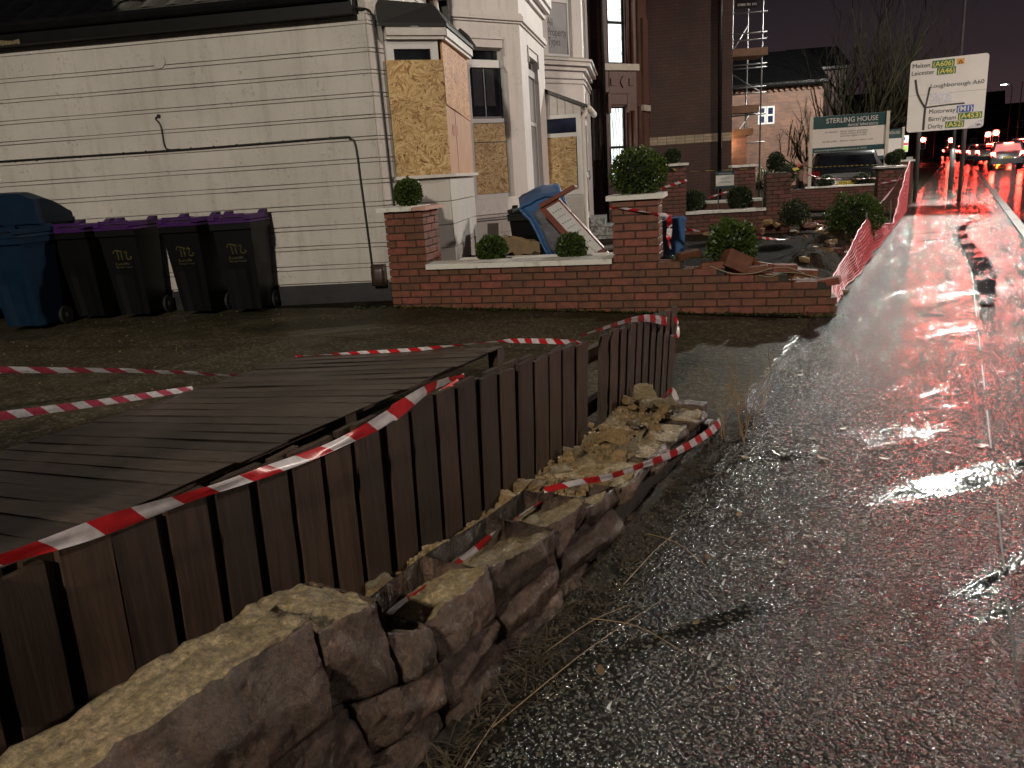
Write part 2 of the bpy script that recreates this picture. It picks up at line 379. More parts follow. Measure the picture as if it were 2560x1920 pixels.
M_BRICK = mat('red_engineering_brick', (.095, .030, .015), (.20, .068, .034), .52, 12, bmp=(45, .5, .006), rnd=.3, rough2=.7)
M_BRICK2 = mat('dull_red_brick', (.075, .028, .018), (.14, .052, .034), .6, 12, bmp=(45, .5, .006), rnd=.3)
M_MORTAR = mat('dark_mortar', (.022, .018, .015), (.045, .038, .032), .8, 25, bmp=(60, .6, .01))
M_COPE = mat('white_painted_coping', (.46, .45, .40), (.70, .69, .64), .55, 12, bmp=(25, .6, .012), fac=(.32, .48))
def brickwall(name, c1, c2, mo, sc=1., off=(0, 0, 0), rough=.65):
    m, t, b = new_mat(name); tc_ = t.nodes.new('ShaderNodeUVMap')
    bt = N(t, 'ShaderNodeTexBrick', Scale=1.); t.links.new(tc_.outputs[0], bt.inputs['Vector'])
    bt.inputs['Color1'].default_value = (*c1, 1); bt.inputs['Color2'].default_value = (*c2, 1); bt.inputs['Mortar'].default_value = (*mo, 1)
    bt.inputs['Brick Width'].default_value = .225; bt.inputs['Row Height'].default_value = .075; bt.inputs['Mortar Size'].default_value = .008
    bt.inputs['Mortar Smooth'].default_value = .2; bt.inputs['Bias'].default_value = 0
    nn = N(t, 'ShaderNodeTexNoise', Scale=1.6, Detail=6); t.links.new(tc_.outputs[0], nn.inputs['Vector'])
    t.links.new(mixc(t, 1., bt.outputs['Color'], ramp(t, nn.outputs['Fac'], [(.3, (.7, .7, .7)), (.7, (1.2, 1.2, 1.2))]), 'MULTIPLY'), b.inputs['Base Color'])
    b.inputs['Roughness'].default_value = rough
    bump(t, b, bt.outputs['Fac'], -.35, .008); return m
M_REDW = brickwall('victorian_red_brickwork', (.062, .023, .016), (.046, .018, .014), (.022, .015, .013))
M_FARW = brickwall('far_house_brickwork', (.20, .088, .05), (.12, .055, .038), (.11, .08, .06))
M_TERRA = mat('terracotta_dressing', (.06, .025, .016), (.10, .042, .027), .5, 6, bmp=(30, .4, .01))
M_CREAMB = mat('cream_brick', (.26, .21, .14), (.36, .30, .21), .6, 8, rnd=.2)
M_SLATE = mat('grey_slate', (.10, .085, .085), (.16, .14, .14), .45, 5, rnd=.2)
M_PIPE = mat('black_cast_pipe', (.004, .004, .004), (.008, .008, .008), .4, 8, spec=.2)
M_WPIPE = mat('white_plastic_pipe', (.58, .54, .48), (.66, .62, .56), .35, 4)
M_CABLE = mat('black_cable', (.006, .006, .006), (.01, .01, .01), .45, 8)
M_METER = mat('brown_plastic_box', (.035, .022, .018), (.05, .032, .026), .4, 5)
def litwin(name, strength, curtain):
    m, t, b = new_mat(name); uv = t.nodes.new('ShaderNodeUVMap')
    mp = t.nodes.new('ShaderNodeMapping'); mp.inputs['Scale'].default_value = (26, 2.5, 1) if curtain else (3, 3, 1); t.links.new(uv.outputs[0], mp.inputs['Vector'])
    nn = N(t, 'ShaderNodeTexNoise', Scale=1., Detail=5, Distortion=.8); t.links.new(mp.outputs[0], nn.inputs['Vector'])
    c = ramp(t, nn.outputs['Fac'], [(.36, (.30, .36, .34)), (.5, (.75, .82, .80)), (.62, (.95, 1., .98))])
    b.inputs['Base Color'].default_value = (.1, .1, .1, 1); t.links.new(c, b.inputs['Emission Color']); b.inputs['Emission Strength'].default_value = strength; return m
M_LIT = litwin('lit_room_window', 1.9, False); M_LITC = litwin('lit_net_curtain_window', 1.5, True)

def wood(name, c1, c2, rough=.5, stretch=(30, 30, 1.6), algae=None):
    m, t, b = new_mat(name)
    oi = t.nodes.new('ShaderNodeObjectInfo'); va = t.nodes.new('ShaderNodeVectorMath'); va.operation = 'MULTIPLY_ADD'
    t.links.new(oi.outputs['Random'], va.inputs[0]); va.inputs[1].default_value = (41, 17, 29); t.links.new(coords(t, 'Object', stretch), va.inputs[2])
    n1 = N(t, 'ShaderNodeTexNoise', Scale=1.6, Detail=8, Roughness=.65, Distortion=1.2); t.links.new(va.outputs[0], n1.inputs['Vector'])
    col = ramp(t, n1.outputs['Fac'], [(.28, c1), (.72, c2)])
    k = math_(t, 'MULTIPLY_ADD', oi.outputs['Random'], .7); k.node.inputs[2].default_value = .65
    hs = t.nodes.new('ShaderNodeHueSaturation'); t.links.new(k, hs.inputs['Value']); t.links.new(col, hs.inputs['Color']); col = hs.outputs[0]
    if algae:
        n2 = N(t, 'ShaderNodeTexNoise', Scale=5, Detail=6, Roughness=.7); t.links.new(coords(t), n2.inputs['Vector'])
        sz = t.nodes.new('ShaderNodeSeparateXYZ'); tcx = t.nodes.new('ShaderNodeTexCoord'); t.links.new(tcx.outputs['Object'], sz.inputs[0])
        low = ramp(t, math_(t, 'ADD', sz.outputs['Z'], math_(t, 'MULTIPLY', n2.outputs['Fac'], .25)), [(.12, (1, 1, 1)), (.34, (0, 0, 0))])
        col = mixc(t, math_(t, 'MULTIPLY', low, .8), col, algae)
    t.links.new(col, b.inputs['Base Color']); b.inputs['Roughness'].default_value = rough
    bump(t, b, n1.outputs['Fac'], .35, .004); return m
M_FENCE = wood('stained_fence_board', (.010, .0062, .0040), (.055, .031, .019), .5, algae=(.020, .022, .010))
M_FALL = wood('wet_fallen_board', (.014, .010, .0078), (.074, .055, .043), .5, (1.6, 28, 28))
M_RAIL = wood('fence_rail_timber', (.03, .018, .012), (.07, .042, .028), .55, (2, 20, 20))

def stone(name, c, c3, rough=.38, bs=1.):
    m, t, b = new_mat(name)
    oi = t.nodes.new('ShaderNodeObjectInfo'); va = t.nodes.new('ShaderNodeVectorMath'); va.operation = 'MULTIPLY_ADD'
    t.links.new(oi.outputs['Random'], va.inputs[0]); va.inputs[1].default_value = (31, 47, 23); t.links.new(coords(t), va.inputs[2])
    n1 = N(t, 'ShaderNodeTexNoise', Scale=7, Detail=9, Roughness=.7, Distortion=.5); t.links.new(va.outputs[0], n1.inputs['Vector'])
    n2 = N(t, 'ShaderNodeTexNoise', Scale=34, Detail=9, Roughness=.75); t.links.new(va.outputs[0], n2.inputs['Vector'])
    n3 = N(t, 'ShaderNodeTexVoronoi', Scale=13); t.links.new(va.outputs[0], n3.inputs['Vector'])
    col = ramp(t, n1.outputs['Fac'], [(.28, c[0]), (.5, c[1]), (.72, c[2])])
    fl = ramp(t, n2.outputs['Fac'], [(.60, (0, 0, 0)), (.74, (.75, .75, .75))])
    col = mixc(t, fl, col, c3)
    n5 = N(t, 'ShaderNodeTexNoise', Scale=70, Detail=8, Roughness=.85); t.links.new(va.outputs[0], n5.inputs['Vector'])
    col = mixc(t, 1., col, ramp(t, n5.outputs['Fac'], [(.34, (.22, .22, .22)), (.5, (1, 1, 1)), (.68, (2.3, 2.1, 1.9))]), 'MULTIPLY')
    hs = t.nodes.new('ShaderNodeHueSaturation'); k = math_(t, 'MULTIPLY_ADD', oi.outputs['Random'], .6); k.node.inputs[2].default_value = .7
    t.links.new(k, hs.inputs['Value']); t.links.new(col, hs.inputs['Color']); t.links.new(hs.outputs[0], b.inputs['Base Color'])
    b.inputs['Roughness'].default_value = rough
    a = bump(t, None, n1.outputs['Fac'], .6 * bs, .035)
    a = bump(t, None, n3.outputs['Distance'], .25 * bs, .02, a)
    n4 = N(t, 'ShaderNodeTexNoise', Scale=130, Detail=5, Roughness=.75); t.links.new(va.outputs[0], n4.inputs['Vector'])
    a = bump(t, None, n2.outputs['Fac'], .8 * bs, .016, a)
    bump(t, b, n4.outputs['Fac'], .7 * bs, .006, a); return m
M_STONE = stone('dark_wet_sandstone', ((.016, .011, .0075), (.075, .050, .034), (.15, .092, .066)), (.27, .18, .14), .36, 1.1)
M_BROKE = stone('freshly_broken_sandstone', ((.13, .10, .05), (.33, .26, .145), (.42, .31, .20)), (.50, .45, .34), .55, 1.5)
M_RUBB = stone('yellow_rubble', ((.16, .105, .045), (.30, .20, .085), (.34, .26, .15)), (.40, .33, .22), .55)
M_SAND = stone('crumbled_lime_mortar', ((.13, .105, .06), (.22, .175, .10), (.28, .23, .15)), (.33, .29, .2), .7, 1.2)

def tape(name, red, white, per=.20, diag=.55, rough=.28, alpha=1.):
    m, t, b = new_mat(name); uv = t.nodes.new('ShaderNodeUVMap'); s_ = t.nodes.new('ShaderNodeSeparateXYZ'); t.links.new(uv.outputs[0], s_.inputs[0])
    k = math_(t, 'FRACT', math_(t, 'DIVIDE', math_(t, 'ADD', s_.outputs[0], math_(t, 'MULTIPLY', s_.outputs[1], diag)), per))
    g_ = math_(t, 'GREATER_THAN', k, .5)
    n1 = N(t, 'ShaderNodeTexNoise', Scale=30, Detail=4); t.links.new(coords(t), n1.inputs['Vector'])
    col = mixc(t, g_, red, white)
    col = mixc(t, 1., col, ramp(t, n1.outputs['Fac'], [(.3, (.8, .8, .8)), (.7, (1.1, 1.1, 1.1))]), 'MULTIPLY')
    t.links.new(col, b.inputs['Base Color']); b.inputs['Roughness'].default_value = rough
    tr = t.nodes.new('ShaderNodeBsdfTranslucent'); t.links.new(col, tr.inputs[0]); ms = t.nodes.new('ShaderNodeMixShader'); ms.inputs[0].default_value = .22
    o_ = t.nodes['Material Output']; t.links.new(b.outputs[0], ms.inputs[1]); t.links.new(tr.outputs[0], ms.inputs[2]); t.links.new(ms.outputs[0], o_.inputs['Surface'])
    bump(t, b, n1.outputs['Fac'], .3, .004); return m
M_TAPE = tape('red_white_barrier_tape', (.52, .018, .024), (.68, .64, .66), .19)
M_TAPE2 = tape('faded_barrier_tape', (.46, .06, .10), (.70, .68, .70), .20, 1.1)
M_TAPEY = tape('yellow_black_tape', (.62, .50, .10), (.012, .012, .012), .30, 1.2)
M_YEL = mat('yellow_tape_edge', (.50, .42, .16), (.6, .5, .22), .4, 5)
M_NETTING = mat('red_plastic_netting', (.55, .10, .12), (.70, .16, .18), .4, 5)

def leafmat(name, c1, c2, rough=.45):
    m, t, b = new_mat(name); at = t.nodes.new('ShaderNodeAttribute'); at.attribute_name = 'tone'
    t.links.new(ramp(t, at.outputs['Fac'], [(0, c1), (1, c2)]), b.inputs['Base Color']); b.inputs['Roughness'].default_value = rough
    tr = t.nodes.new('ShaderNodeBsdfTranslucent'); t.links.new(ramp(t, at.outputs['Fac'], [(0, c1), (1, c2)]), tr.inputs[0])
    ms = t.nodes.new('ShaderNodeMixShader'); ms.inputs[0].default_value = .2; o_ = t.nodes['Material Output']
    t.links.new(b.outputs[0], ms.inputs[1]); t.links.new(tr.outputs[0], ms.inputs[2]); t.links.new(ms.outputs[0], o_.inputs['Surface']); return m
M_BOX = leafmat('box_leaf', (.018, .040, .008), (.085, .13, .020))
M_BOX2 = leafmat('box_leaf_dark', (.010, .022, .006), (.040, .062, .014))
M_SPIKE = leafmat('spiky_leaf', (.03, .04, .02), (.10, .11, .06))
M_IVY = leafmat('low_weed_leaf', (.02, .04, .008), (.08, .11, .025))
M_STRAW = leafmat('dry_straw', (.018, .013, .006), (.085, .058, .027), .8)
M_TWIG = mat('dry_stem', (.13, .080, .035), (.24, .16, .075), .6, 20)
M_BARK = mat('green_bark', (.005, .0042, .0028), (.017, .0155, .0075), .8, 5, bmp=(15, .5, .02), spec=.05)
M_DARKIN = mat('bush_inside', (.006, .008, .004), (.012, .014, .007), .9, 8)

def plastic(name, c, rough=.42, spec=.5): return mat(name, c, tuple(x * 1.4 for x in c), rough, 8, bmp=(120, .12, .002), spec=spec)
M_BINK = plastic('black_bin_plastic', (.0035, .0038, .004), .5, .16); M_PURP = plastic('purple_lid_plastic', (.038, .009, .075), .45, .25)
M_BINB = plastic('blue_bin_plastic', (.0032, .0135, .032), .5, .2); M_BLUE = plastic('bright_blue_plastic', (.035, .10, .24), .35)
M_GOLD = mat('worn_gold_print', (.035, .03, .010), (.13, .11, .04), .5, 70, fac=(.45, .62)); M_RUBBER = mat('black_rubber', (.010, .010, .010), (.018, .018, .018), .7, 8)
M_STEEL = mat('galvanised_steel', (.10, .10, .10), (.16, .16, .16), .45, 6, metallic=.4)
M_GREYP = mat('grey_painted_post', (.06, .055, .055), (.10, .09, .09), .35, 6)
M_SIGNW = mat('white_sign_face', (.74, .73, .70), (.80, .79, .76), .4, 3); M_SIGNB = mat('black_sign_ink', (.012, .012, .012), (.02, .02, .02), .4, 3)
M_SIGNG = mat('green_sign_patch', (.015, .13, .045), (.025, .16, .06), .4, 3); M_SIGNY = mat('yellow_sign_ink', (.70, .62, .10), (.78, .70, .16), .4, 3)
M_SIGNBL = mat('blue_sign_patch', (.015, .08, .40), (.02, .10, .46), .4, 3); M_SIGNO = mat('orange_sign_patch', (.75, .34, .02), (.8, .38, .03), .4, 3)
M_TEAL = mat('teal_board', (.016, .055, .060), (.022, .068, .072), .3, 2); M_CREAM = mat('cream_board', (.62, .57, .53), (.68, .63, .59), .3, 2)
M_CREAMP = mat('cream_post', (.48, .44, .36), (.56, .52, .44), .45, 5); M_PATCHV = mat('pale_vinyl_patch', (.50, .50, .56), (.72, .72, .78), .25, 22, fac=(.45, .6))
M_RED = mat('red_print', (.55, .05, .05), (.6, .06, .06), .4, 3); M_LIME = mat('lime_print', (.35, .5, .1), (.4, .55, .12), .4, 3)
M_REDFRAME = mat('red_brown_frame', (.14, .030, .016), (.20, .05, .028), .35, 6); M_PAPER = mat('white_board_sheet', (.56, .56, .56), (.64, .64, .64), .35, 4)
M_FILM = mat('grey_plastic_film', (.06, .065, .08), (.16, .17, .20), .18, 5, bmp=(9, .9, .05))
M_TREAD = mat('patterned_step_tile', (.10, .10, .10), (.34, .34, .33), .35, 16, fac=(.45, .55))
M_PLANK = mat('scaffold_board', (.11, .055, .026), (.18, .095, .045), .6, 6, stretch=(1, 6, 1))
M_CARD = mat('wet_cardboard', (.14, .09, .04), (.22, .15, .075), .6, 8, bmp=(20, .4, .01))
def paint(name, c): return mat(name, c, tuple(x * 1.15 for x in c), .22, 3, coat=1., coat_r=.05)
M_TAIL = emit('lit_tail_lamp', (1., .045, .028), 150.); M_TAIL2 = emit('running_tail_lamp', (1., .035, .022), 60.); M_TAILOFF = mat('unlit_tail_lamp', (.16, .008, .01), (.22, .012, .014), .15, 4)
M_RLAMP = emit('red_signal_lamp', (1., .08, .05), 260.); M_INDIC = emit('amber_lamp', (1., .42, .03), 120.)
M_WLAMP = emit('white_street_lamp', (.95, 1., .92), 70.); M_HEAD = emit('white_car_lamp', (.95, .97, 1.), 30.); M_PLATE = mat('yellow_plate', (.55, .44, .05), (.62, .5, .07), .35, 5); M_WPLATE = mat('white_plate', (.6, .6, .6), (.66, .66, .66), .35, 5)

for m_ in (M_LIT, M_LITC, M_RLAMP, M_INDIC, M_WLAMP, M_HEAD): m_.cycles.emission_sampling = 'NONE'
# ------------------------------------------------------------------ the ground
def gz(a, b):
    return PAVE if b > -1.06 else min(0., PAVE + .0365 * (-1.06 - b))
def sheet(name, a0, a1, b0, b1, na, nb, m, zf=None, lift=0., af=None, jit=0.):
    mb = MB()
    for i in range(na + 1):
        for j in range(nb + 1):
            b = b0 + (b1 - b0) * j / nb; lo = a0(b) if callable(a0) else a0; hi = a1(b) if callable(a1) else a1
            a = lo + (hi - lo) * i / na
            z = (zf(a, b) if zf else gz(a, b)) + lift
            if jit: z += jit * nz((a * 1.7, b * 1.7, 3))
            mb.v.append(W(a, b, z))
    for i in range(na):
        for j in range(nb):
            k = i * (nb + 1) + j; mb.f.append([k, k + 1, k + nb + 2, k + nb + 1][::-1]); mb.mi.append(0)
    o = part(name, mb, m, None, True); tag(o, kind='structure'); return o
aw = lambda b: 7.733 + .201 * b
g0 = MB(); g0.quad((-700, -500, -.42), (900, -500, -.42), (900, 1200, -.42), (-700, 1200, -.42)); tag(part('ground', g0, M_BASE), kind='structure')
sheet('pavement', -25, 300, -1.06, .25, 130, 8, M_PAVE, lambda a, b: PAVE, jit=.006)
sheet('pavement_strip', -25, 300, .2500, 1.0, 130, 4, M_PAVE, lambda a, b: PAVE - .006, jit=.005)
sheet('road', -40, 420, 1.16, 12.5, 120, 12, M_ROAD, lambda a, b: PAVE - .10)
mb = MB()
for i in range(24):
    a0, a1 = 56 + i * 10, 66 + i * 10; e0, e1 = max(-3.5, 1.2 - (a0 - 56) * .055), max(-3.5, 1.2 - (a1 - 56) * .055)
    mb.quad(W(a0, e0, PAVE + .012), W(a0, 1.3, PAVE + .012), W(a1, 1.3, PAVE + .012), W(a1, e1, PAVE + .012))
tag(part('road_widening', mb, M_ROAD), kind='structure')
sheet('far_pavement', -40, 420, 12.66, 16, 40, 2, M_PAVE, lambda a, b: PAVE)
sheet('driveway', -9, aw, -16, -1.06, 40, 40, M_FORE, jit=.008)
sheet('front_garden', aw, lambda b: aw(b) + 60, -30, -1.06, 50, 30, M_SOIL, jit=.02)
sheet('parking_yard', lambda b: aw(b) + .5, lambda b: aw(b) + 6.2, -4.3, -1.9, 20, 14, mat('rough_yard_tarmac', (.006, .0055, .005), (.017, .0145, .012), .9, 14, bmp=(60, .7, .02), spec=.06), lift=.03)
sheet('side_street', 84, 93, -40, -1.06, 6, 20, M_ROAD, lambda a, b: PAVE + .004)
mb = MB()
for i in range(60):                           # pavement joint: a thin worn edge line
    a0 = 1.2 + i * .22; j0 = .004 * nz((a0 * 3, 0, 1)); j1 = .004 * nz(((a0 + .22) * 3, 0, 1))
    if nz((a0 * 1.7, 3, 3)) < -.12: continue
    mb.quad(W(a0, .247 + j0, PAVE + .007), W(a0 + .22, .247 + j1, PAVE + .007), W(a0 + .22, .254 + j1, PAVE + .007), W(a0, .254 + j0, PAVE + .007))
tag(part('pavement_joint', mb, mat('worn_joint_edge', (.012, .012, .011), (.075, .07, .06), .5, 70, fac=(.4, .7), spec=.25)), kind='structure')
# cracked trench reinstatement, a strip of coarser darker patching
P = [(8.4, .30, .10), (10.2, .28, .20), (11.5, .24, .24), (13.2, .18, .18), (15.4, .10, .14), (17.0, .16, .10), (18.4, .42, .08), (19.4, .70, .07)]
mb = MB(); C = catmull([Vector(q) for q in P], 6)
for a, b in zip(C, C[1:]):
    j = .03 * nz((a.x * 4, 1, 0)); k = .03 * nz((b.x * 4, 1, 0))
    mb.quad(W(a.x, a.y + a.z + j, PAVE + .012), W(b.x, b.y + b.z + k, PAVE + .012), W(b.x, b.y + k, PAVE + .012), W(a.x, a.y + j, PAVE + .012))
tag(part('pavement_trench', mb, M_ROAD), kind='structure')
# kerb of single stones along the carriageway
kb = MB(); kb.lattice(4, 2, 2, lambda u, v, w: Vector(((u - .5) * .905, (v - .5) * .145, w * .17)) + Vector((0, 0, .004 * nz((u * 5, v, w)))))
kme = kb.mesh('kerb_stone', mat('wet_kerb_concrete', (.022, .021, .02), (.05, .048, .045), .4, 12, rnd=.2, bmp=(50, .4, .006)))
kr = thing('kerb', W(12, 1.08, PAVE - .12), kind='structure')
for i in range(60): inst('kerb_stone', kme, kr, W(5 + i * .915, 1.08, PAVE - .165 + random.uniform(-.004, .004)), RD.rz() + random.uniform(-.006, .006))
k2 = MB(); k2.box(RD, 60, 420, 1.005, 1.155, PAVE - .3, PAVE + .003); k2.box(RD, -40, 4.5, 1.005, 1.155, PAVE - .3, PAVE + .003); k2.box(RD, -40, 420, 12.51, 12.65, PAVE - .3, PAVE + .003)
part('kerb_run', k2, M_PAVE, kr)
# lane lines
mb = MB()
for i in range(40): a0 = 30 + i * 6; mb.quad(W(a0, 4.05, PAVE - .095), W(a0 + 3, 4.05, PAVE - .095), W(a0 + 3, 4.17, PAVE - .095), W(a0, 4.17, PAVE - .095))
mb.quad(W(57.6 - 3, 1.3, PAVE - .0955), W(57.9 - 3, 1.3, PAVE - .0955), W(57.9 - 3, 1.32, PAVE - .0955), W(57.6 - 3, 1.32, PAVE - .0955))
tag(part('lane_marking', mb, mat('wet_road_paint', (.35, .35, .34), (.45, .45, .43), .2, 6)), kind='structure')
# concrete edging where the driveway meets the pavement
mb = MB()
for i in range(14):
    a0 = 4.35 + i * .17
    mb.lattice(2, 2, 1, lambda u, v, w: W(a0 + .165 * u, -1.075 + .04 * v + .008 * nz((a0, u, v), 5), PAVE - .05 + w * (.062 + .008 * nz((a0 + u, v, 2), 6))))
tag(part('driveway_edging', mb, mat('wet_edging_concrete', (.10, .10, .09), (.22, .22, .20), .25, 20, bmp=(60, .5, .006))), kind='structure')
mb = MB()
for (a0, b0, a1, b1) in ((6.1, -5.0, 4.5, -5.9), (5.6, -1.2, 5.15, -5.6), (4.5, -5.9, 3.6, -9.5), (5.15, -5.6, 6.5, -6.2)):
    for k in range(12):
        f0, f1 = k / 12, (k + 1) / 12; p = [(a0 + (a1 - a0) * f, b0 + (b1 - b0) * f + .02 * nz((f * 9, a0, 0))) for f in (f0, f1)]; w_ = .006 + .005 * nz((k, a0, 2))
        mb.quad(*[W(a, b, gz(a, b) + .012) for a, b in ((p[0][0] - w_, p[0][1]), (p[1][0] - w_, p[1][1]), (p[1][0] + w_, p[1][1]), (p[0][0] + w_, p[0][1]))])
tag(part('driveway_joint', mb, mat('dark_joint', (.006, .006, .005), (.012, .012, .01), .8, 30, spec=.1)), kind='structure')
# dirt verge along the foot of the stone wall
mb = MB(); na_, nb_ = 110, 10
for i in range(na_ + 1):
    for j in range(nb_ + 1):
        a = .4 + 4.1 * i / na_; w_ = .13 + .07 * nz((a * 2.3, 0, 4)) + .04 * nz((a * 7, 3, 4)); b = -1.08 + (w_ + .01) * j / nb_; k = 1 - j / nb_
        mb.v.append(W(a, b, PAVE + .0035 + .034 * k * k * (1 + .6 * nz((a * 4, b * 4, 7))) + .008 * k * nz((a * 14, b * 14, 2))))
for i in range(na_):
    for j in range(nb_): k = i * (nb_ + 1) + j; mb.f.append([k, k + nb_ + 1, k + nb_ + 2, k + 1]); mb.mi.append(0)
tag(part('dirt_verge', mb, M_GRIT, None, True), kind='structure')
# ------------------------------------------------------------------ shared building pieces
def window(F, t0, t1, z0, z1, parent, fw_=.055, n=.0, gl=None, bars=(), name='window', fm=None, dp=.05, gmat_uv=False):
    """frame with a pane as sub-part; bars = heights of transoms"""
    mb = MB(); mb.box(F, t0, t0 + fw_, n - dp, n, z0, z1); mb.box(F, t1 - fw_, t1, n - dp, n, z0, z1)
    mb.box(F, t0 + fw_, t1 - fw_, n - dp, n, z0, z0 + fw_); mb.box(F, t0 + fw_, t1 - fw_, n - dp, n, z1 - fw_, z1)
    for z in bars: mb.box(F, t0 + fw_, t1 - fw_, n - dp, n - .002, z - fw_ * .5, z + fw_ * .5)
    w = part(name, mb, fm or M_UPVC, parent)
    zs = [z0 + fw_] + [q for z in bars for q in (z - fw_ * .5, z + fw_ * .5)] + [z1 - fw_]
    for a, b in zip(zs[::2], zs[1::2]):
        p = MB(); p.box(F, t0 + fw_, t1 - fw_, n - dp * .8, n - dp * .5, a, b); part('pane', p, gl or M_GLASS, w)
    return w
def text(F, s, t, z, size, m, parent, n=.004, align='LEFT', name='lettering', wx=1., bold=0., fit=None):
    cu = bpy.data.curves.new('txt', 'FONT'); cu.body = s; cu.size = size; cu.align_x = align; cu.offset = bold; cu.extrude = 0.0; cu.resolution_u = 3
    o = bpy.data.objects.new('txt', cu); COL.objects.link(o)
    dg = bpy.context.evaluated_depsgraph_get(); me = bpy.data.meshes.new_from_object(o.evaluated_get(dg))
    bpy.data.objects.remove(o); bpy.data.curves.remove(cu)
    if fit:
        xs = [v.co.x for v in me.vertices]; wx = fit / (max(xs) - min(xs)); t -= min(xs) * wx if align == 'LEFT' else 0
    mb = MB(); mb.v = [F.p(t + v.co.x * wx, n, z + v.co.y) for v in me.vertices]; mb.f = [list(p.vertices) for p in me.polygons]; mb.mi = [0] * len(mb.f)
    bpy.data.meshes.remove(me); return part(name, mb, m, parent)
def bands(F, t0, t1, zs, parent, m, proud=.016, ops=None):
    for za, zb in zs:
        mb = MB(); mb.lattice(max(2, int((t1 - t0) / .4)), 1, 1, lambda u, v, w: F.p(t0 + (t1 - t0) * u, -.03 + (.03 + proud) * (1 - v), za + (zb - za) * w + .004 * nz((t0 + u * (t1 - t0), za, w), 1.3)))
        part('render_band' if zb - za > .1 else 'render_strip', mb, m, parent)

# ------------------------------------------------------------------ the end house: low banded wing, boarded shop bay
GA = Fr(-2.629, 9.072, 98.02)
GC = GA.p(1.36)
end = thing('end_house', GA.p(-1, -2, 0), 'off-white banded end house with black roof and a boarded corner bay', 'house')
core = MB(); core.box(GA, -8, 1.33, -3.0, -.016, 0, 2.99); part('wall', core, M_REND, end)
zs = []; z = .235
zz = [.235, .388, .436, .612, .656, .829, .876, 1.054, 1.103, 1.296, 1.342, 1.521, 1.566, 1.754, 1.791, 1.976, 2.012, 2.195, 2.235, 2.423, 2.461, 2.635, 2.677, 2.905, 2.94, 3.0]
G = .008
bands(GA, -8, 1.36, [(a + G / 2, b - G / 2) for a, b in zip(zz, zz[1:])], end, M_REND)
mb = MB(); mb.box(GA, -8, 1.35, -.012, .02, -.1, .215); part('plinth', mb, M_BLACKP, end)
# chamfered corner between the wing and the bay
CH = Fr(GC.x, GC.y, 35)
core = MB(); core.box(CH, 0, .24, -.4, -.012, 0, 5.5); part('corner_pier', core, M_REND, end)
bands(CH, 0.004, .23, [(a + G / 2, b - G / 2) for a, b in zip(zz, zz[1:])] + [(3.0 + .2225 * i + G / 2, 3.2225 + .2225 * i - G / 2) for i in range(8)], end, M_REND)
mb = MB(); mb.box(CH, 0, .23, -.012, .022, -.1, .215); part('plinth', mb, M_BLACKP, end)
L1 = CH.p(.233)
FA = Fr(L1.x, L1.y, 8)                          # street front of the house
core = MB(); core.box(FA, .0, 2.9, -3, -.02, 0, 6.2); part('front_wall', core, M_REND, end)
bands(FA, .02, 2.88, [(2.96 + .26 * i + G, 3.22 + .26 * i - G) for i in range(11)], end, M_REND, .006)
# roof of the wing: stepped tile courses over a black fascia
mb = MB(); mb.box(GA, -8, 1.28, .02, .17, 2.985, 3.18); part('fascia', mb, M_FASCIA, end)
mb = MB(); mb.tube([GA.p(-8, .20, 3.16), GA.p(1.25, .20, 3.16)], .055, 8); part('gutter', mb, M_PIPE, end)
for i in range(16):
    n0 = .16 - i * .26; z0 = 3.19 + i * .155; c = MB()
    for k in range(31):
        t0 = -8 + k * .30
        c.lattice(4, 1, 1, lambda u, v, w: GA.p(t0 + .30 * u, n0 - .34 * v, z0 + .19 * v + w * .02 + .028 * abs(sin(u * pi)) + .01 * nz((t0, i, 0), 9)))
    part('tile_course', c, M_TILE, end)
mb = MB(); mb.lattice(14, 3, 2, lambda u, v, w: GA.p(-3.6 + 1.15 * u, .02 + .16 * v, 2.99 + .05 * w * (1 + .9 * nz((u * 6, v, w))))); part('loose_mortar', mb, M_SAND, end)
# cables clipped along the wall
def cable(P, r=.011, par=end, F=GA, n=.024):
    mb = MB(); mb.tube(catmull([F.p(t, n, z) for t, z in P], 6), r, 6); return part('cable', mb, M_CABLE, par, True)
cable([(-8, 1.815), (-3.1, 1.803), (-1.1, 1.789), (0, 1.792), (.95, 1.797), (1.06, 1.78), (1.12, 1.70), (1.135, 1.3), (1.15, .8), (1.165, .2)], .013)
cable([(-1.085, 2.156), (-1.125, 2.135), (-1.08, 2.05), (-1.075, 1.85), (-1.03, 1.80), (-.9, 1.797)], .010)
cable([(.1, 2.995), (.6, 3.0), (1.0, 2.99), (1.25, 3.06), (1.33, 3.05)], .012)
mb = MB(); mb.tube(catmull([GA.p(1.33, .03, 3.05), CH.p(.05, .035, 3.02), CH.p(.10, .03, 2.85), CH.p(.115, .028, 2.0), CH.p(.13, .028, 1.2), CH.p(.17, .028, .3), CH.p(.17, .028, 0)], 8), .012, 6); part('cable', mb, M_CABLE, end, True)
cl = MB(); cl.box(Fr(0, 0, 90), -.006, .006, -.012, .012, -.014, .014); clm = cl.mesh('cable_clip', M_CABLE)
for i in range(16): inst('cable_clip', clm, end, GA.p(-3.2 + i * .27, .022, 1.80 - .002 + random.uniform(-.004, .004)), GA.rz())
mb = MB(); mb.tube([GA.p(-.98, .008, 2.72), GA.p(-.98, .03, 2.72)], .075, 20); part('vent_cover', mb, M_REND, end)
mb = MB(); mb.tube([GA.p(-1.085, .0, 2.16), GA.p(-1.085, .035, 2.16)], .02, 8); part('cable_entry', mb, M_CABLE, end)
mb = MB(); mb.lattice(3, 3, 3, lambda u, v, w: GA.p(1.165 + .15 * u, .02 + .10 * (1 - v) * (1 if w < .9 else .8), .185 + .235 * w)); part('meter_box', mb, M_METER, end, True)
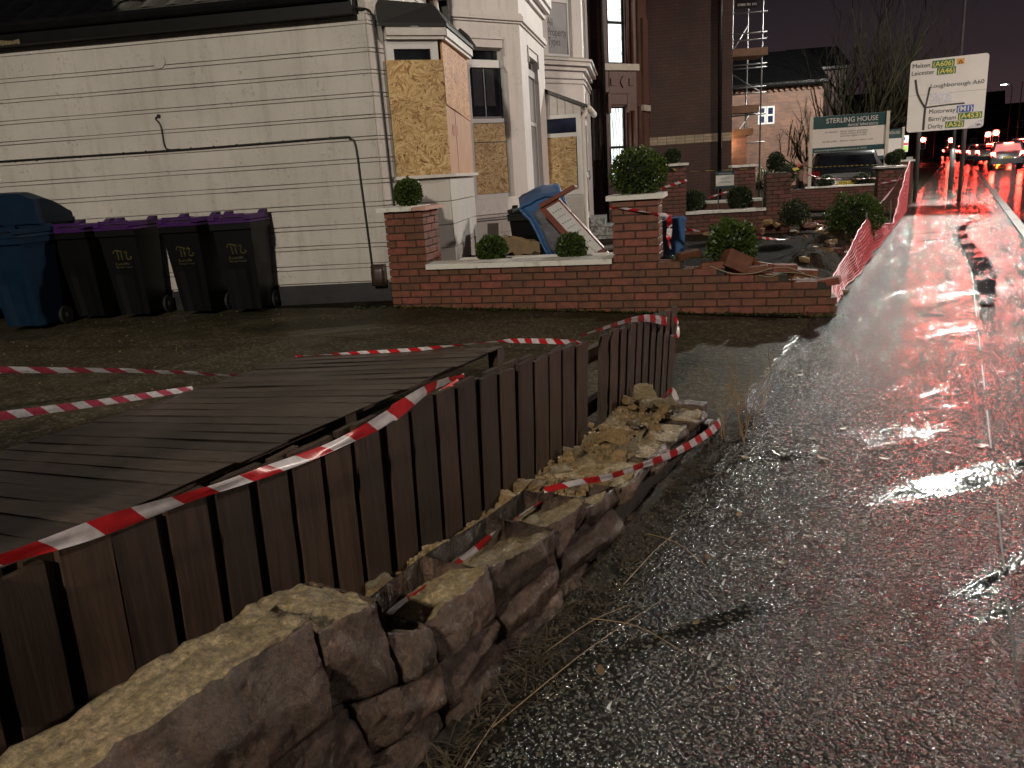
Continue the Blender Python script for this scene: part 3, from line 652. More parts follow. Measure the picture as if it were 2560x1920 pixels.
# --- boarded shop bay
B1 = Fr(L1.x, L1.y, 70); R1 = B1.p(.613); B1F = Fr(R1.x, R1.y, 8)
poly = [L1, R1, B1F.p(1.58), B1F.p(1.8, -.42), FA.p(2.3, -.02)]
def flat(poly, dz): return [Vector((q.x, q.y, dz)) for q in poly]
mb = MB(); mb.prism(flat([Vector((q.x, q.y, 0)) + (Vector((-.06, .05, 0)) if i in (1, 2) else Vector((0, 0, 0))) for i, q in enumerate(poly)], 0), (0, 0, 2.75)); part('bay_wall', mb, M_REND, end)
for F, t0, t1 in ((B1, .02, .613), (B1F, .0, 1.58)):
    b = MB(); zs = [(.0 + .262 * i + .004, .262 * (i + 1) - .004) for i in range(5)]
    for za, zb in zs:
        q = MB(); q.lattice(4, 1, 1, lambda u, v, w: F.p(t0 + (t1 - t0) * u, -.07 + .085 * (1 - v), za + (zb - za) * w)); part('render_band', q, M_REND, end)
    q = MB(); q.box(F, t0 - .03, t1 + .06, -.05, .075, 1.315, 1.350); part('sill', q, M_TIMB, end)
    q = MB(); q.box(F, t0, t1 + .05, -.06, .085, 2.765, 2.80); q.box(F, t0, t1 + .07, -.06, .11, 2.80, 2.885); part('bay_fascia', q, M_TIMB, end)
fl = window(B1, .02, .60, 2.38, 2.76, end, .085, .03, M_GLASS)
q = MB(); q.lattice(6, 1, 8, lambda u, v, w: B1.p(.005 + .628 * u, .036 + .018 * (1 - v), 1.35 + 1.21 * w)); part('osb_panel', q, M_OSB, end)
q = MB(); q.lattice(4, 1, 4, lambda u, v, w: B1F.p(.015 + 1.56 * u, .02 + .02 * (1 - v) + .006 * sin(u * 5), 2.10 + .66 * w - .10 * u * (1 - w))); part('osb_panel', q, M_OSB2, end)
q = MB(); q.box(B1F, .02, .52, .012, .028, 1.35, 2.12); part('plywood_panel', q, M_PLY, end)
q = MB(); q.box(B1F, .535, 1.18, .012, .030, 1.35, 2.08); part('plywood_panel', q, M_PLY, end)
q = MB(); q.box(B1F, 1.195, 1.56, .012, .027, 1.35, 2.06); part('plywood_panel', q, M_PLY, end)
q = MB(); q.box(B1F, .30, .62, .031, .033, 1.78, 1.90); part('printed_stamp', q, mat('faint_red_stamp', (.30, .06, .04), (.45, .2, .13), .6, 60, fac=(.45, .55)), end)
# felt canopy: sloping skirt all round the bay
top = [B1.p(-.05, .03, 3.13), B1.p(.60, -.02, 3.10), B1F.p(1.60, -.06, 3.09), B1F.p(1.9, -.42, 3.09)]
low = [B1.p(-.06, .13, 2.885), B1.p(.69, .13, 2.885), B1F.p(1.66, .13, 2.885), B1F.p(1.95, -.4, 2.885)]
mb = MB()
for i in range(3):
    a, b, c, d = low[i], low[i + 1], top[i + 1], top[i]
    mb.quad(a, b, c, d); dn = Vector((0, 0, .035)); mb.quad(a - dn * 0 + dn, b + dn, c + dn, d + dn); mb.quad(a, b, b + dn, a + dn)
mb.quad(*[q + Vector((0, 0, .03)) for q in top]); part('felt_canopy', mb, M_FELT, end)
mb = MB(); mb.tube([B1F.p(1.66, .13, 2.90), B1F.p(1.64, .05, 3.03), B1F.p(1.62, -.05, 3.12)], .04, 6); part('canopy_upstand', mb, M_FELT, end)
# downpipe, hopper and white vent block high on the front
mb = MB(); mb.tube([FA.p(2.45, .09, 6), FA.p(2.45, .09, 3.55), FA.p(2.35, .12, 3.4), FA.p(2.35, .12, 3.1)], .06, 8); part('downpipe', mb, M_SILL, end, True)
mb = MB(); mb.lattice(3, 3, 3, lambda u, v, w: FA.p(2.33 + .24 * u, .02 + .2 * v, 3.62 + .22 * w)); part('hopper', mb, M_SILL, end)
mb = MB(); mb.box(FA, 1.5, 1.68, -.01, .06, 3.32, 3.42); part('alarm_box', mb, M_SIGNW, end)
mb = MB(); mb.box(FA, 2.62, 2.9, -.6, .25, 0, 7); part('gap_shade_block', mb, M_PIPE, end)  # black block painted in for the shade between the houses

# ------------------------------------------------------------------ the white bay house
R2 = Vector((.445, 12.6, 0)); B2 = Fr(R2.x, R2.y, 55); B2F = Fr(R2.x, R2.y, 11.5)
bay = thing('white_bay_house', B2.p(-.3, -.6, 0), 'white painted house with angled bay windows and a lean-to porch, partly boarded up', 'house')
def bayface(F, t0, t1, ops_t, parent, m, right):
    ta, tb = ops_t
    mb = MB(); mb.wall(F, t0, t1, .05, 4.3, -.25, 0, [(ta, tb, .97, 2.86), (ta + .06, tb - .06, 2.85, 3.10)]); part('bay_wall', mb, m, parent)
    # quarter-round shoulders beside the top light
    for sgn, te in ((1, ta), (-1, tb)):
        mb = MB(); pr = [F.p(te, .004, 2.86)] + [F.p(te + sgn * .06 * (1 - cos(k * pi / 12)), .004, 2.86 - 0 + .0 - .10 * (sin(k * pi / 12) - 1) - .1 + .0) for k in range(7)]
        pr = [F.p(te, -.2, 2.86), F.p(te + sgn * .062, -.2, 2.86)] + [F.p(te + sgn * .062 * cos(k * pi / 12), -.2, 2.86 - .10 * (1 - sin((6 - k) * pi / 12))) for k in range(7)]
        mb.prism(pr, F.n * .2); part('shoulder', mb, m, parent)
    mb = MB(); mb.box(F, ta + .03, tb - .03, 0, .022, 3.21, 3.235); mb.box(F, ta + .02, ta + .05, 0, .022, 2.99, 3.235); mb.box(F, tb - .05, tb - .02, 0, .022, 2.99, 3.235); part('lintel_mould', mb, m, parent)
    for z0, z1, pj in ((3.44, 3.47, .03), (3.47, 3.54, .065), (3.54, 3.575, .045), (.655, .69, .05), (.69, .74, .085)):
        mb = MB(); mb.box(F, t0 - (0 if right else 0), t1 + (pj * .42 if not right else 0), .0, pj, z0, z1); part('string_course', mb, m, parent)
    mb = MB(); P = [F.p(t0, .0, .74), F.p(t1, .0, .74), F.p(t1, 0, .955), F.p(t0, 0, .955)]
    mb.hexa([F.p(t0, .11, .74), F.p(t1 + .04, .11, .74), F.p(t1, -.02, .74), F.p(t0, -.02, .74), F.p(t0, .02, .958), F.p(t1 + .01, .02, .958), F.p(t1, -.02, .958), F.p(t0, -.02, .958)]); part('sloping_sill', mb, m, parent)
    for i in range(2):
        mb = MB(); mb.box(F, t0, t1 + .01, 0, .014, .245 + i * .205, .44 + i * .205); part('render_band', mb, M_REND, parent)
    mb = MB(); mb.box(F, t0, t1, .0, .018, -.2, .235); part('plinth', mb, M_BLACKP, parent)
bayface(B2, -1.35, 0., (-.95, -.26), bay, M_REND2, False)
bayface(B2F, 0., 2.5, (.62, 1.72), bay, M_REND2, True)
for F, ta, tb, low_ in ((B2, -.95, -.26, 'osb'), (B2F, .62, 1.72, 'net')):
    window(F, ta + .06, tb - .06, 2.90, 3.10, bay, .03, -.10, M_GLASS)
    w = window(F, ta, tb, .97, 2.92, bay, .06, -.07, M_GLASS if low_ == 'osb' else M_NET, (2.09,))
    mb = MB(); mb.box(F, ta + .005, tb - .005, -.10, -.055, 2.83, 2.935); part('transom', mb, M_UPVC, bay)
q = MB(); q.box(B2, -.90, -.31, -.085, -.066, 1.035, 2.05); part('osb_panel', q, M_OSB, bay)
text(B2, 'G', -.89, 1.99, .10, M_LETDARK, bay, -.0655, name='stamped_print'); text(B2, 'on', -.885, 1.90, .075, M_LETDARK, bay, -.0655, name='stamped_print')
q = MB(); q.box(B2, -.90, -.31, -.066, -.0645, 1.775, 1.79); part('board_joint', q, M_LETDARK, bay)
for n_, z0, z1 in ((.05, 3.90, 3.98), (.13, 3.98, 4.06), (.17, 4.06, 4.20)):
    q = MB(); q.box(B2F, -.05, 2.55, -.3, n_, z0, z1); part('cornice', q, M_REND2, bay)
    q = MB(); q.box(B2, -1.35, .06, -.3, n_ - .002, z0, z1); part('cornice', q, M_REND2, bay)
q = MB(); q.prism(flat([B2.p(-1.3, -.1), R2 + B2.n * -.1, B2F.p(2.5, -.1), B2F.p(2.7, -1.5), B2.p(-1.3, -2.0)], 4.12), (0, 0, .05)); part('bay_roof', q, M_FELT, bay)
core = MB(); core.box(FA, 2.9, 9.0, -4, -.3, 0, 8.5); part('front_wall', core, M_REND2, bay)
for i, x in enumerate((-.06,)):                 # curtains seen in the middle light
    q = MB(); q.box(B2, -.83, -.66, -.0948, -.0938, 2.30, 2.84); q.box(B2, -.60, -.45, -.0948, -.0938, 2.30, 2.84); q.box(B2, -.36, -.33, -.0948, -.0938, 2.15, 2.84); part('curtain', q, mat('grey_curtain', (.030, .033, .038), (.055, .056, .06), .12, 5), bay)
    q = MB(); q.box(B2, -.885, -.315, -.0946, -.0936, 2.125, 2.15); q.box(B2, -.64, -.62, -.0946, -.0936, 2.15, 2.84); part('glazing_bar', q, M_SLATE, bay)
# second, two-storey bay of the same house
R3 = Vector((1.822, 16.8, 0)); B3 = Fr(R3.x, R3.y, 50); B3F = Fr(R3.x, R3.y, 9.5)
for F, t0, t1, ta, tb in ((B3, -1.4, 0, -.93, -.26), (B3F, 0, 2.4, .55, 1.5)):
    mb = MB(); mb.wall(F, t0, t1, 0, 7, -.25, 0, [(ta, tb, 3.45, 5.6)]); part('bay_wall', mb, M_REND2, bay)
    for z0, z1, pj in ((3.05, 3.09, .05), (3.2, 3.28, .07), (3.28, 3.36, .15), (3.36, 3.40, .19), (2.96, 3.0, .03)):
        mb = MB(); mb.box(F, t0, t1 + pj * .4, 0, pj, z0, z1); part('cornice', mb, M_REND2, bay)
    mb = MB(); mb.hexa([F.p(t0, .17, 3.40), F.p(t1 + .07, .17, 3.40), F.p(t1, 0, 3.40), F.p(t0, 0, 3.40), F.p(t0, .03, 3.455), F.p(t1, .03, 3.455), F.p(t1, 0, 3.455), F.p(t0, 0, 3.455)]); part('sill', mb, M_SILL, bay)
    window(F, ta, tb, 3.45, 5.6, bay, .06, -.06, M_FROST, (4.47,))
    mb = MB(); mb.box(F, ta - .05, tb + .05, 0, .03, 2.55, 2.82); part('lintel_mould', mb, M_REND2, bay)
for s_, z in (('All', 4.02), ('Property', 3.84), ('Types', 3.67)): text(B3, s_, -.86, z, .20, M_LETDARK, bay, -.083, wx=.72)
# porch with a lean-to roof, boarded window, door and tiled steps
PC = Vector((1.558, 14.9, 0)); P1 = Fr(PC.x, PC.y, 98); P1S = Fr(PC.x, PC.y, 10)
mb = MB(); mb.box(P1, -1.3, -.02, -.12, 0, 0.05, .86); part('porch_wall', mb, M_REND2, bay)
for i in range(3): q = MB(); q.box(P1, -1.3, -.012, 0, .012, .22 + i * .205, .415 + i * .205); part('render_band', q, M_REND, bay)
mb = MB(); mb.box(P1, -1.3, .02, -.14, .035, .86, .895); part('sill', mb, M_UPVC, bay)
window(P1, -.72, -.03, .895, 2.29, bay, .07, .0, M_BLUEGL, (1.93,))
q = MB(); q.box(P1, -.655, -.115, -.03, .006, .955, 1.895); part('osb_panel', q, M_OSB, bay)
mb = MB(); mb.box(P1, -1.3, -.725, -.06, .004, .895, 2.3); part('porch_panel', mb, M_UPVC, bay)
for i in range(9):
    t0 = -1.26 + i * .14; za = 2.29; zb = 2.40 + (-t0 - .02) * .43
    q = MB(); q.hexa([P1.p(t0, .01, za), P1.p(t0 + .132, .01, za), P1.p(t0 + .132, -.05, za), P1.p(t0, -.05, za), P1.p(t0, .01, zb), P1.p(t0 + .132, .01, zb - .057), P1.p(t0 + .132, -.05, zb - .057), P1.p(t0, -.05, zb)]); part('boarding', q, M_TIMB, bay)
mb = MB(); mb.hexa([P1.p(-1.35, .06, 2.97), P1.p(.12, .06, 2.36), P1S.p(1.75, .12, 2.36), P1S.p(1.75, -1.35, 2.97), P1.p(-1.35, .06, 3.04), P1.p(.12, .06, 2.42), P1S.p(1.75, .12, 2.42), P1S.p(1.75, -1.35, 3.04)]); part('porch_roof', mb, M_TILE, bay)
mb = MB(); mb.tube([P1S.p(-.05, .13, 2.36), P1S.p(1.85, .13, 2.36)], .06, 8); part('gutter', mb, M_WPIPE, bay, True)
mb = MB(); mb.tube([P1S.p(-.02, .10, 2.33), P1.p(.03, .05, 2.2), P1.p(.03, .05, .25), P1.p(.10, .12, .12)], .04, 8); part('downpipe', mb, M_WPIPE, bay, True)
mb = MB(); mb.box(P1S, .0, 1.6, -.1, -.04, .05, .86); mb.box(P1S, 0., 1.6, -.06, -.01, 2.2, 2.34); part('porch_side', mb, M_REND2, bay)
window(P1S, .03, .35, .88, 2.2, bay, .05, .0, M_BLUEGL, (1.85,))
w = window(P1S, .40, 1.15, .40, 2.2, bay, .09, .02, M_NET, (1.2,), name='door'); q = MB(); q.tube([P1S.p(1.02, .04, 1.1), P1S.p(1.02, .06, 1.16), P1S.p(1.02, .04, 1.28)], .014, 6); part('handle', q, M_STEEL, w)
window(P1S, 1.2, 1.6, .9, 2.2, bay, .05, .0, M_BLUEGL, (1.85,))
for i in range(3):
    q = MB(); q.box(P1S, .3, 1.35, .0, .95 - i * .3, -.1 + .0 + i * .17, .06 + i * .17); part('step', q, M_TREAD, bay)
# slate-hung and dark brick link behind the porch
LK = Fr(1.5, 19.75, 98); mb = MB(); mb.box(LK, 0, 1.25, -2, 0, 0, 9); part('link_wall', mb, M_REDW, bay)
for i in range(6):
    for j in range(4): q = MB(); q.box(LK, .05 + j * .3 + (i % 2) * .02, .34 + j * .3, 0, .012 + .004 * (i % 2), 1.5 + i * .27, 1.765 + i * .27); part('slate', q, M_SLATE, bay)

# ------------------------------------------------------------------ the red brick house with lit windows
Rr = Vector((3.441, 20.0, 0)); RB = Fr(Rr.x, Rr.y, 60); RB2 = Fr(Rr.x, Rr.y, 32)
red = thing('red_brick_house', RB.p(-.2, -.5, 0), 'tall dark red brick house with two lit bay windows and a cream brick band', 'house')
mb = MB(); mb.wall(RB, -1.02, 0, 0, 9, -.3, 0, [(-.82, -.33, .95, 2.70), (-.84, -.31, 3.66, 5.4)]); part('bay_wall', mb, M_TERRA, red)
def lit(F, ta, tb, za, zb, bars, m, fwd=.035):
    mb = MB(); mb.box(F, ta, ta + fwd, -.12, -.06, za, zb); mb.box(F, tb - fwd, tb, -.12, -.06, za, zb); mb.box(F, ta, tb, -.12, -.062, za, za + fwd); mb.box(F, ta, tb, -.12, -.062, zb - fwd, zb)
    for z in bars: mb.box(F, ta, tb, -.12, -.058, z - .03, z + .03)
    w = part('window', mb, M_FASCIA, red); q = MB(); q.box(F, ta + .01, tb - .01, -.11, -.10, za + .01, zb - .01); part('pane', q, m, w); return w
w = lit(RB, -.82, -.33, .95, 2.70, (1.77,), M_LITC); lit(RB, -.84, -.31, 3.66, 5.4, (4.56,), M_LIT)
q = MB()
for k in range(5):
    t0 = -.77 + k * .095; q.tube([RB.p(t0 + .012 * sin(j * 1.3 + k), -.085, 1.0 + j * .11) for j in range(16)], .006, 4)
part('curtain_fold', q, M_NET, w)
mb = MB(); mb.box(RB, -1.02, .05, 0, .07, 3.50, 3.645); part('sill', mb, M_SILL, red)
mb = MB(); mb.box(RB, -.86, -.29, 0, .05, 2.74, 2.98); mb.box(RB, -.90, -.25, 0, .08, 2.98, 3.02); mb.box(RB, -.90, -.82, 0, .06, 2.55, 2.98); mb.box(RB, -.33, -.25, 0, .06, 2.55, 2.98); part('lintel_mould', mb, M_TERRA, red)
for t0 in (-.72, -.42, -.17):
    mb = MB(); mb.prism([RB.p(t0, 0, 3.25 + dz) if not dt else RB.p(t0 + dt, 0, 3.25 + dz) for dt, dz in ((-.08, 0), (0, -.13), (.08, 0), (0, .13))] if t0 == -.42 else [RB.p(t0 + dt, 0, 3.25 + dz) for dt, dz in ((-.06, -.08), (.06, -.08), (.06, .08), (-.06, .08))], RB.n * .03); part('relief_tile', mb, M_TERRA, red)
for t0 in (-.26, -.14): mb = MB(); mb.cyl(RB.p(t0, .04), .035, .9, 2.6, 8); mb.cyl(RB.p(t0, .04), .035, 3.65, 6, 8); part('column', mb, M_TERRA, red, True)
mb = MB(); mb.wall(RB2, 0, .71, 0, 9, -.3, 0, [(.06, .2, .95, 2.70), (.06, .2, 3.66, 5.4)]); part('bay_wall', mb, M_TERRA, red)
lit(RB2, .06, .2, .95, 2.70, (1.3,), M_LITC); lit(RB2, .06, .2, 3.1, 5.4, (4.0,), M_LIT)
mb = MB(); mb.box(RB2, .28, .72, 0, .08, 2.60, 2.74); part('sill', mb, M_SILL, red); mb = MB(); mb.box(RB2, .32, .66, 0, .06, .2, 2.55); mb.box(RB2, .32, .66, 0, .06, 2.76, 4.7); part('pilaster', mb, M_TERRA, red)
RF = Fr(3.82, 20.6, 98); mb = MB(); mb.box(RF, 0, 2.04, -6, 0, 0, 9.5); part('side_wall', mb, M_REDW, red)
for r_ in range(3):
    for j in range(9): q = MB(); q.box(RF, .005 + j * .227 + (r_ % 2) * .0, .222 + j * .227 + (r_ % 2) * .0 - (.0), 0, .012, 1.775 + r_ * .066, 1.835 + r_ * .066); part('cream_brick', q, M_CREAMB, red)
mb = MB(); mb.tube([RF.p(1.74, .07, 9), RF.p(1.74, .07, 0)], .05, 8); part('downpipe', mb, M_PIPE, red, True)
mb = MB(); mb.tube([RB.p(-1.05, .08, 9), RB.p(-1.05, .08, 0)], .05, 8); part('downpipe', mb, M_PIPE, red, True)
mb = MB(); mb.box(RB, -1.02, .02, -.02, .035, .0, .88); mb.box(RB, -1.05, .06, 0, .09, .88, .95); part('bay_base', mb, M_REDW, red)
PO = Fr(6.35, 23.1, 98); mb = MB(); mb.box(PO, 0, .7, -1.6, 0, 0, 1.95); part('porch_wall', mb, M_FARW, red)
mb = MB(); mb.box(PO, -.1, .85, -1.7, .12, 1.95, 2.12); part('porch_lintel', mb, M_PLANK, red)

# ------------------------------------------------------------------ far brick house
FH = Fr(11.526, 38, 98); far = thing('far_brick_house', FH.p(1, -2, 0), 'small orange brick house with dark roof and one white casement, beyond the scaffold', 'house')
mb = MB(); mb.wall(FH, -3, 3.45, -.2, 4.42, -4, 0, ()); part('wall', mb, M_FARW, far)
mb = MB(); mb.hexa([FH.p(-3.2, .25, 4.45), FH.p(3.6, .25, 4.45), FH.p(3.45, -3.2, 6.15), FH.p(-3.2, -3.2, 6.15), FH.p(-3.2, .25, 4.57), FH.p(3.6, .25, 4.57), FH.p(3.45, -3.2, 6.27), FH.p(-3.2, -3.2, 6.27)]); part('roof', mb, M_TILE, far)
for i in range(26): q = MB(); q.box(FH, -2.9 + i * .245, -2.78 + i * .245, 0, .10, 4.2, 4.40); part('dentil', q, M_FARW, far)
window(FH, .58, .94, 2.80, 3.58, far, .07, .03, M_BLUEGL, (3.19,)); window(FH, .96, 1.32, 2.80, 3.58, far, .07, .03, M_BLUEGL, (3.19,))
mb = MB(); mb.tube([FH.p(-3.2, .3, 4.42), FH.p(3.6, .3, 4.42)], .06, 6); part('gutter', mb, M_PIPE, far)
FH2 = Fr(15.6, 40, 98); f2 = thing('dark_rear_house', FH2.p(.5, -2, 0), 'dark house end half hidden behind the bare tree, with one small lattice window', 'house')
mb = MB(); mb.box(FH2, -.8, 1.3, -5, 0, -.2, 5.2); part('wall', mb, M_REDW, f2); mb = MB(); mb.prism([FH2.p(-1, .2, 5.2), FH2.p(1.5, .2, 5.2), FH2.p(1.5, -2.5, 6.4), FH2.p(-1, -2.5, 6.4)], (0, 0, .12)); part('roof', mb, M_TILE, f2)
window(FH2, -.35, .12, 3.75, 4.40, f2, .05, .03, M_GLASS, (4.07,))
# ------------------------------------------------------------------ garden walls of single bricks
def brick_mesh(name, m, L=.215, D=.10, Hh=.065, seed=0):
    rnd = random.Random(seed); bm = bmesh.new(); bmesh.ops.create_cube(bm, size=1)
    for v in bm.verts: v.co = Vector((v.co.x * L + rnd.uniform(-.002, .002), v.co.y * D, v.co.z * Hh + rnd.uniform(-.0015, .0015)))
    bmesh.ops.bevel(bm, geom=bm.edges[:], offset=.004, segments=1, affect='EDGES')
    me = bpy.data.meshes.new(name); bm.to_mesh(me); bm.free(); me.materials.append(m); return me
BR = [brick_mesh('brick', M_BRICK, seed=i) for i in range(4)]; BH = [brick_mesh('brick', M_BRICK, .1025, seed=9 + i) for i in range(2)]
BR2 = [brick_mesh('brick', M_BRICK2, seed=20 + i) for i in range(3)]; BH2 = [brick_mesh('brick', M_BRICK2, .1025, seed=30 + i) for i in range(2)]
def lay(F, t0, t1, n, z0, z1, parent, full, half, shift=0, jit=.003, top=None, hole=None):
    """stretcher courses on the face n of a wall from t0 to t1; top(t) limits the height"""
    k = 0; z = z0
    while z + .065 <= z1 + .01:
        t = t0 + (.0 if (k + shift) % 2 == 0 else -.1125)
        while t < t1 - .03:
            a = max(t, t0); b = min(t + .215, t1); L = b - a; c = (a + b) / 2
            if L > .05 and (top is None or z + .06 <= top(c)) and not (hole and hole(c, z)):
                me = random.choice(full) if L > .17 else random.choice(half)
                inst('brick', me, parent, F.p(c, n - .05 + random.uniform(-jit, jit), z + .0325), F.rz() + random.uniform(-.008, .008), scale=(L / (.215 if L > .17 else .1025), 1, 1))
            t += .225
        z += .075; k += 1
def pillar(F, t0, t1, d, z0, z1, parent, full, half, shift=0, capm=M_COPE, cap=True, capo=.05):
    core = MB(); core.box(F, t0 + .02, t1 - .02, -d + .02, -.012, z0 - .1, z1 - .004); part('mortar_core', core, M_MORTAR, parent)
    lay(F, t0, t1, 0, z0, z1, parent, full, half, shift)
    for tt, dg, tl in ((t1, -90, d),):           # right-hand return
        G_ = Fr(*F.p(t1, 0).to_2d(), F.deg - 90); lay(G_, 0.006, d, .0, z0, z1, parent, full, half, shift + 1)
    if cap:
        c = MB(); c.lattice(5, 4, 1, lambda u, v, w: F.p(t0 - capo + (t1 - t0 + 2 * capo) * u, capo - (d + 2 * capo) * v, z1 + .045 * w + .006 * nz((u * 4 + t0, v * 4, w), 2)) ); part('coping', c, capm, parent)
WA = Fr(-1.222, 8.378, 90 + math.degrees(.285))
wl_ = thing('brick_garden_wall', WA.p(2, -.1, -.1), 'red brick garden wall with white coping, broken down at its pavement end', 'wall')
def wtop(t): return .405 if t < 3.03 else (.335 if t < 3.44 else (.26 if t < 3.62 else (.26 if t < 3.95 else (.185 if t < 4.30 else (.11 if t < 4.40 else .03)))))
core = MB()
for i in range(23):
    ta = .02 + i * .19; tb = ta + .19; core.box(WA, ta, min(tb, 4.4), -.215, -.014, -.3, wtop((ta + tb) / 2) - .02)
part('mortar_core', core, M_MORTAR, wl_)
lay(WA, .0, 4.44, 0, -.195, .40, wl_, BR, BH, 0, .003, wtop)
lay(WA, .0, 4.40, -.13, -.12, .40, wl_, BR, BH, 1, .004, wtop)   # the back leaf
GE = Fr(*WA.p(4.44, 0).to_2d(), WA.deg - 90); lay(GE, 0, .22, 0, -.195, .04, wl_, BR, BH, 1)
# left pier and right pier stand up out of the wall
pillar(WA, 0, .43, .44, .405, 1.0, wl_, BR, BH, 0, cap=False)
for i, (ta, tb, m) in enumerate(((-.06, .335, M_COPE), (.342, .49, mat('coping_pink_lit', (.45, .25, .2), (.55, .34, .28), .6, 9)))):  # pink light on the right-hand piece is put into its colour
    c = MB(); c.lattice(5, 4, 1, lambda u, v, w: WA.p(ta + (tb - ta) * u, .055 - .55 * v, 1.0 + (.045 - .008 * i) * w + .006 * nz((u * 4, v * 4, w + i), 2))); part('coping', c, m, wl_)
pillar(WA, 2.385, 2.825, .44, .405, .995, wl_, BR, BH, 1)
G2 = Fr(*WA.p(.43, 0).to_2d(), WA.deg - 90)
c = MB(); c.lattice(10, 3, 1, lambda u, v, w: WA.p(.43 + 1.945 * u, .04 - .27 * v, .395 + .05 * w * (1 if v < .5 else 1.2) + .004 * nz((u * 20, v, w)))); part('coping', c, M_COPE, wl_)
c = MB(); c.lattice(10, 3, 1, lambda u, v, w: WA.p(.60 + 1.775 * u, -.52 - .16 * v, .39 + .045 * w + .004 * nz((u * 20, v, w)))); c.box(WA, .6, 2.375, -.67, -.53, -.1, .39); part('inner_coping', c, M_COPE, wl_)
c = MB(); c.box(WA, .45, 2.38, -.53, -.2, -.1, .36); part('planter_soil', c, M_SOIL, wl_)
# bricks knocked askew and loose on the broken end
for t, n, z, rz_, ry, rx in ((3.10, -.16, .44, .5, .1, .1), (4.36, -.06, .16, -.3, .2, .1), (4.05, -.2, .24, 1.1, .1, .2), (3.80, -.24, .30, .8, -.2, .1), (3.33, -.05, .345, .03, .04, 0), (3.72, -.06, .29, -.05, .10, .03), (3.98, -.05, .30, .06, -.04, .02), (4.16, -.08, .245, .12, -.08, .04)):
    inst('brick', random.choice(BR), wl_, WA.p(t, n, z), rot=Matrix.Rotation(WA.rz() + rz_, 4, 'Z') @ Matrix.Rotation(-ry, 4, 'Y') @ Matrix.Rotation(rx, 4, 'X'))
for P in ([(3.30, .345), (3.5, .27), (3.7, .265), (3.85, .305), (4.0, .31), (4.15, .25)], [(3.75, .245), (3.85, .225), (3.95, .26), (4.1, .255), (4.3, .20)]):
    c = MB(); c.tube(catmull([WA.p(t, .012, z) for t, z in P], 6), .0045, 5); part('cracked_mortar', c, M_CREAMB, wl_)
blk = MB(); blk.lattice(4, 3, 3, lambda u, v, w: Vector(((u - .5) * .23, (v - .5) * .22, (w - .5) * .17)) * (1 + .05 * nz((u * 3, v * 3, w * 3))))
o = bpy.data.objects.new('loose_masonry_block', blk.mesh('loose_masonry_block', M_BRICK)); COL.objects.link(o)
o.matrix_world = Matrix.Translation(WA.p(3.53, -.10, .36)) @ Matrix.Rotation(WA.rz() + .25, 4, 'Z') @ Matrix.Rotation(.45, 4, 'Y') @ Matrix.Rotation(-.2, 4, 'X')
tag(o, 'tilted lump of brickwork lying on the broken wall under the bush', 'masonry')

# second wall, beyond the yard
WB = Fr(3.416, 15.291, 98)
w2 = thing('rear_boundary_wall', WB.p(1, -.1, -.1), 'dull red brick boundary wall with two piers and pale coping across the yard', 'wall')
core = MB(); core.box(WB, .12, 1.62, -.2, -.012, -.3, .36); part('mortar_core', core, M_MORTAR, w2)
lay(WB, .10, 1.60, 0, -.12, .36, w2, BR2, BH2, 0)
pillar(WB, -.34, .12, .45, -.12, 1.26, w2, BR2, BH2, 0); pillar(WB, 1.60, 2.05, .45, -.12, 1.02, w2, BR2, BH2, 1, cap=False)
c = MB(); c.lattice(8, 2, 1, lambda u, v, w: WB.p(.11 + 1.48 * u, .04 - .26 * v, .345 + .05 * w + .008 * nz((u * 14, v, w)))); part('coping', c, M_COPE, w2)
WB2 = Fr(*WB.p(0, -.55).to_2d(), 98)
c = MB(); c.box(WB2, .1, 1.6, -.2, 0, -.1, .50); part('planter_back', c, M_BRICK2, w2); c = MB(); c.box(WB2, .08, 1.62, -.22, .03, .50, .55); part('coping', c, M_COPE, w2)
pl3 = Fr(*WB.p(1.35, -2.4).to_2d(), 98)
w3 = thing('capped_rear_pier', pl3.p(0, -.1, 0), 'brick pier with pale cap behind the small dental sign', 'pier')
pillar(pl3, 0, .45, .45, -.05, 1.14, w3, BR2, BH2, 0)
# wall under the dental laboratory sign, and the two front piers
WS = Fr(9.436, 20.0, 104); w4 = thing('sign_boundary_wall', WS.p(-1, -.1, 0), 'low brick wall with thin pale coping below the dental laboratory sign', 'wall')
core = MB(); core.box(WS, -2.6, .1, -.2, -.012, -.4, .48); part('mortar_core', core, M_MORTAR, w4); lay(WS, -2.6, .1, 0, -.2, .48, w4, BR2, BH2, 0)
c = MB(); c.lattice(10, 1, 1, lambda u, v, w: WS.p(-1.72 + 1.85 * u, .04 - .28 * v, .48 + .035 * w)); part('coping', c, M_COPE, w4)
PF = Fr(8.77, 18.62, 104); w5 = thing('front_brick_pier', PF.p(.28, -.2, -.15), 'wide brick pier with pale cap and netting tied to it, before the parked car', 'pier')
pillar(PF, 0, .56, .5, -.20, .90, w5, BR2, BH2, 0, capo=.03)
PG = Fr(10.60, 21.4, 104); w6 = thing('rear_brick_pier', PG.p(.2, -.2, -.15), 'narrow brick pier just left of the road sign post', 'pier')
pillar(PG, 0, .36, .5, -.20, .98, w6, BR2, BH2, 1, capo=.03)
# stub of the demolished front wall along the pavement
SB = Fr(*W(14.4, -1.35).to_2d(), 29.54); w7 = thing('broken_wall_stub', SB.p(.5, -.1, -.15), 'broken remnant of front wall behind the red netting', 'wall')
core = MB(); core.box(SB, 0, 5.4, -.2, -.012, -.35, .0); part('mortar_core', core, M_MORTAR, w7); lay(SB, 0, 5.4, 0, -.17, .07, w7, BR2, BH2, 0, .012, lambda t: .06 - .2 * abs(nz((t * 1.5, 0, 0))))
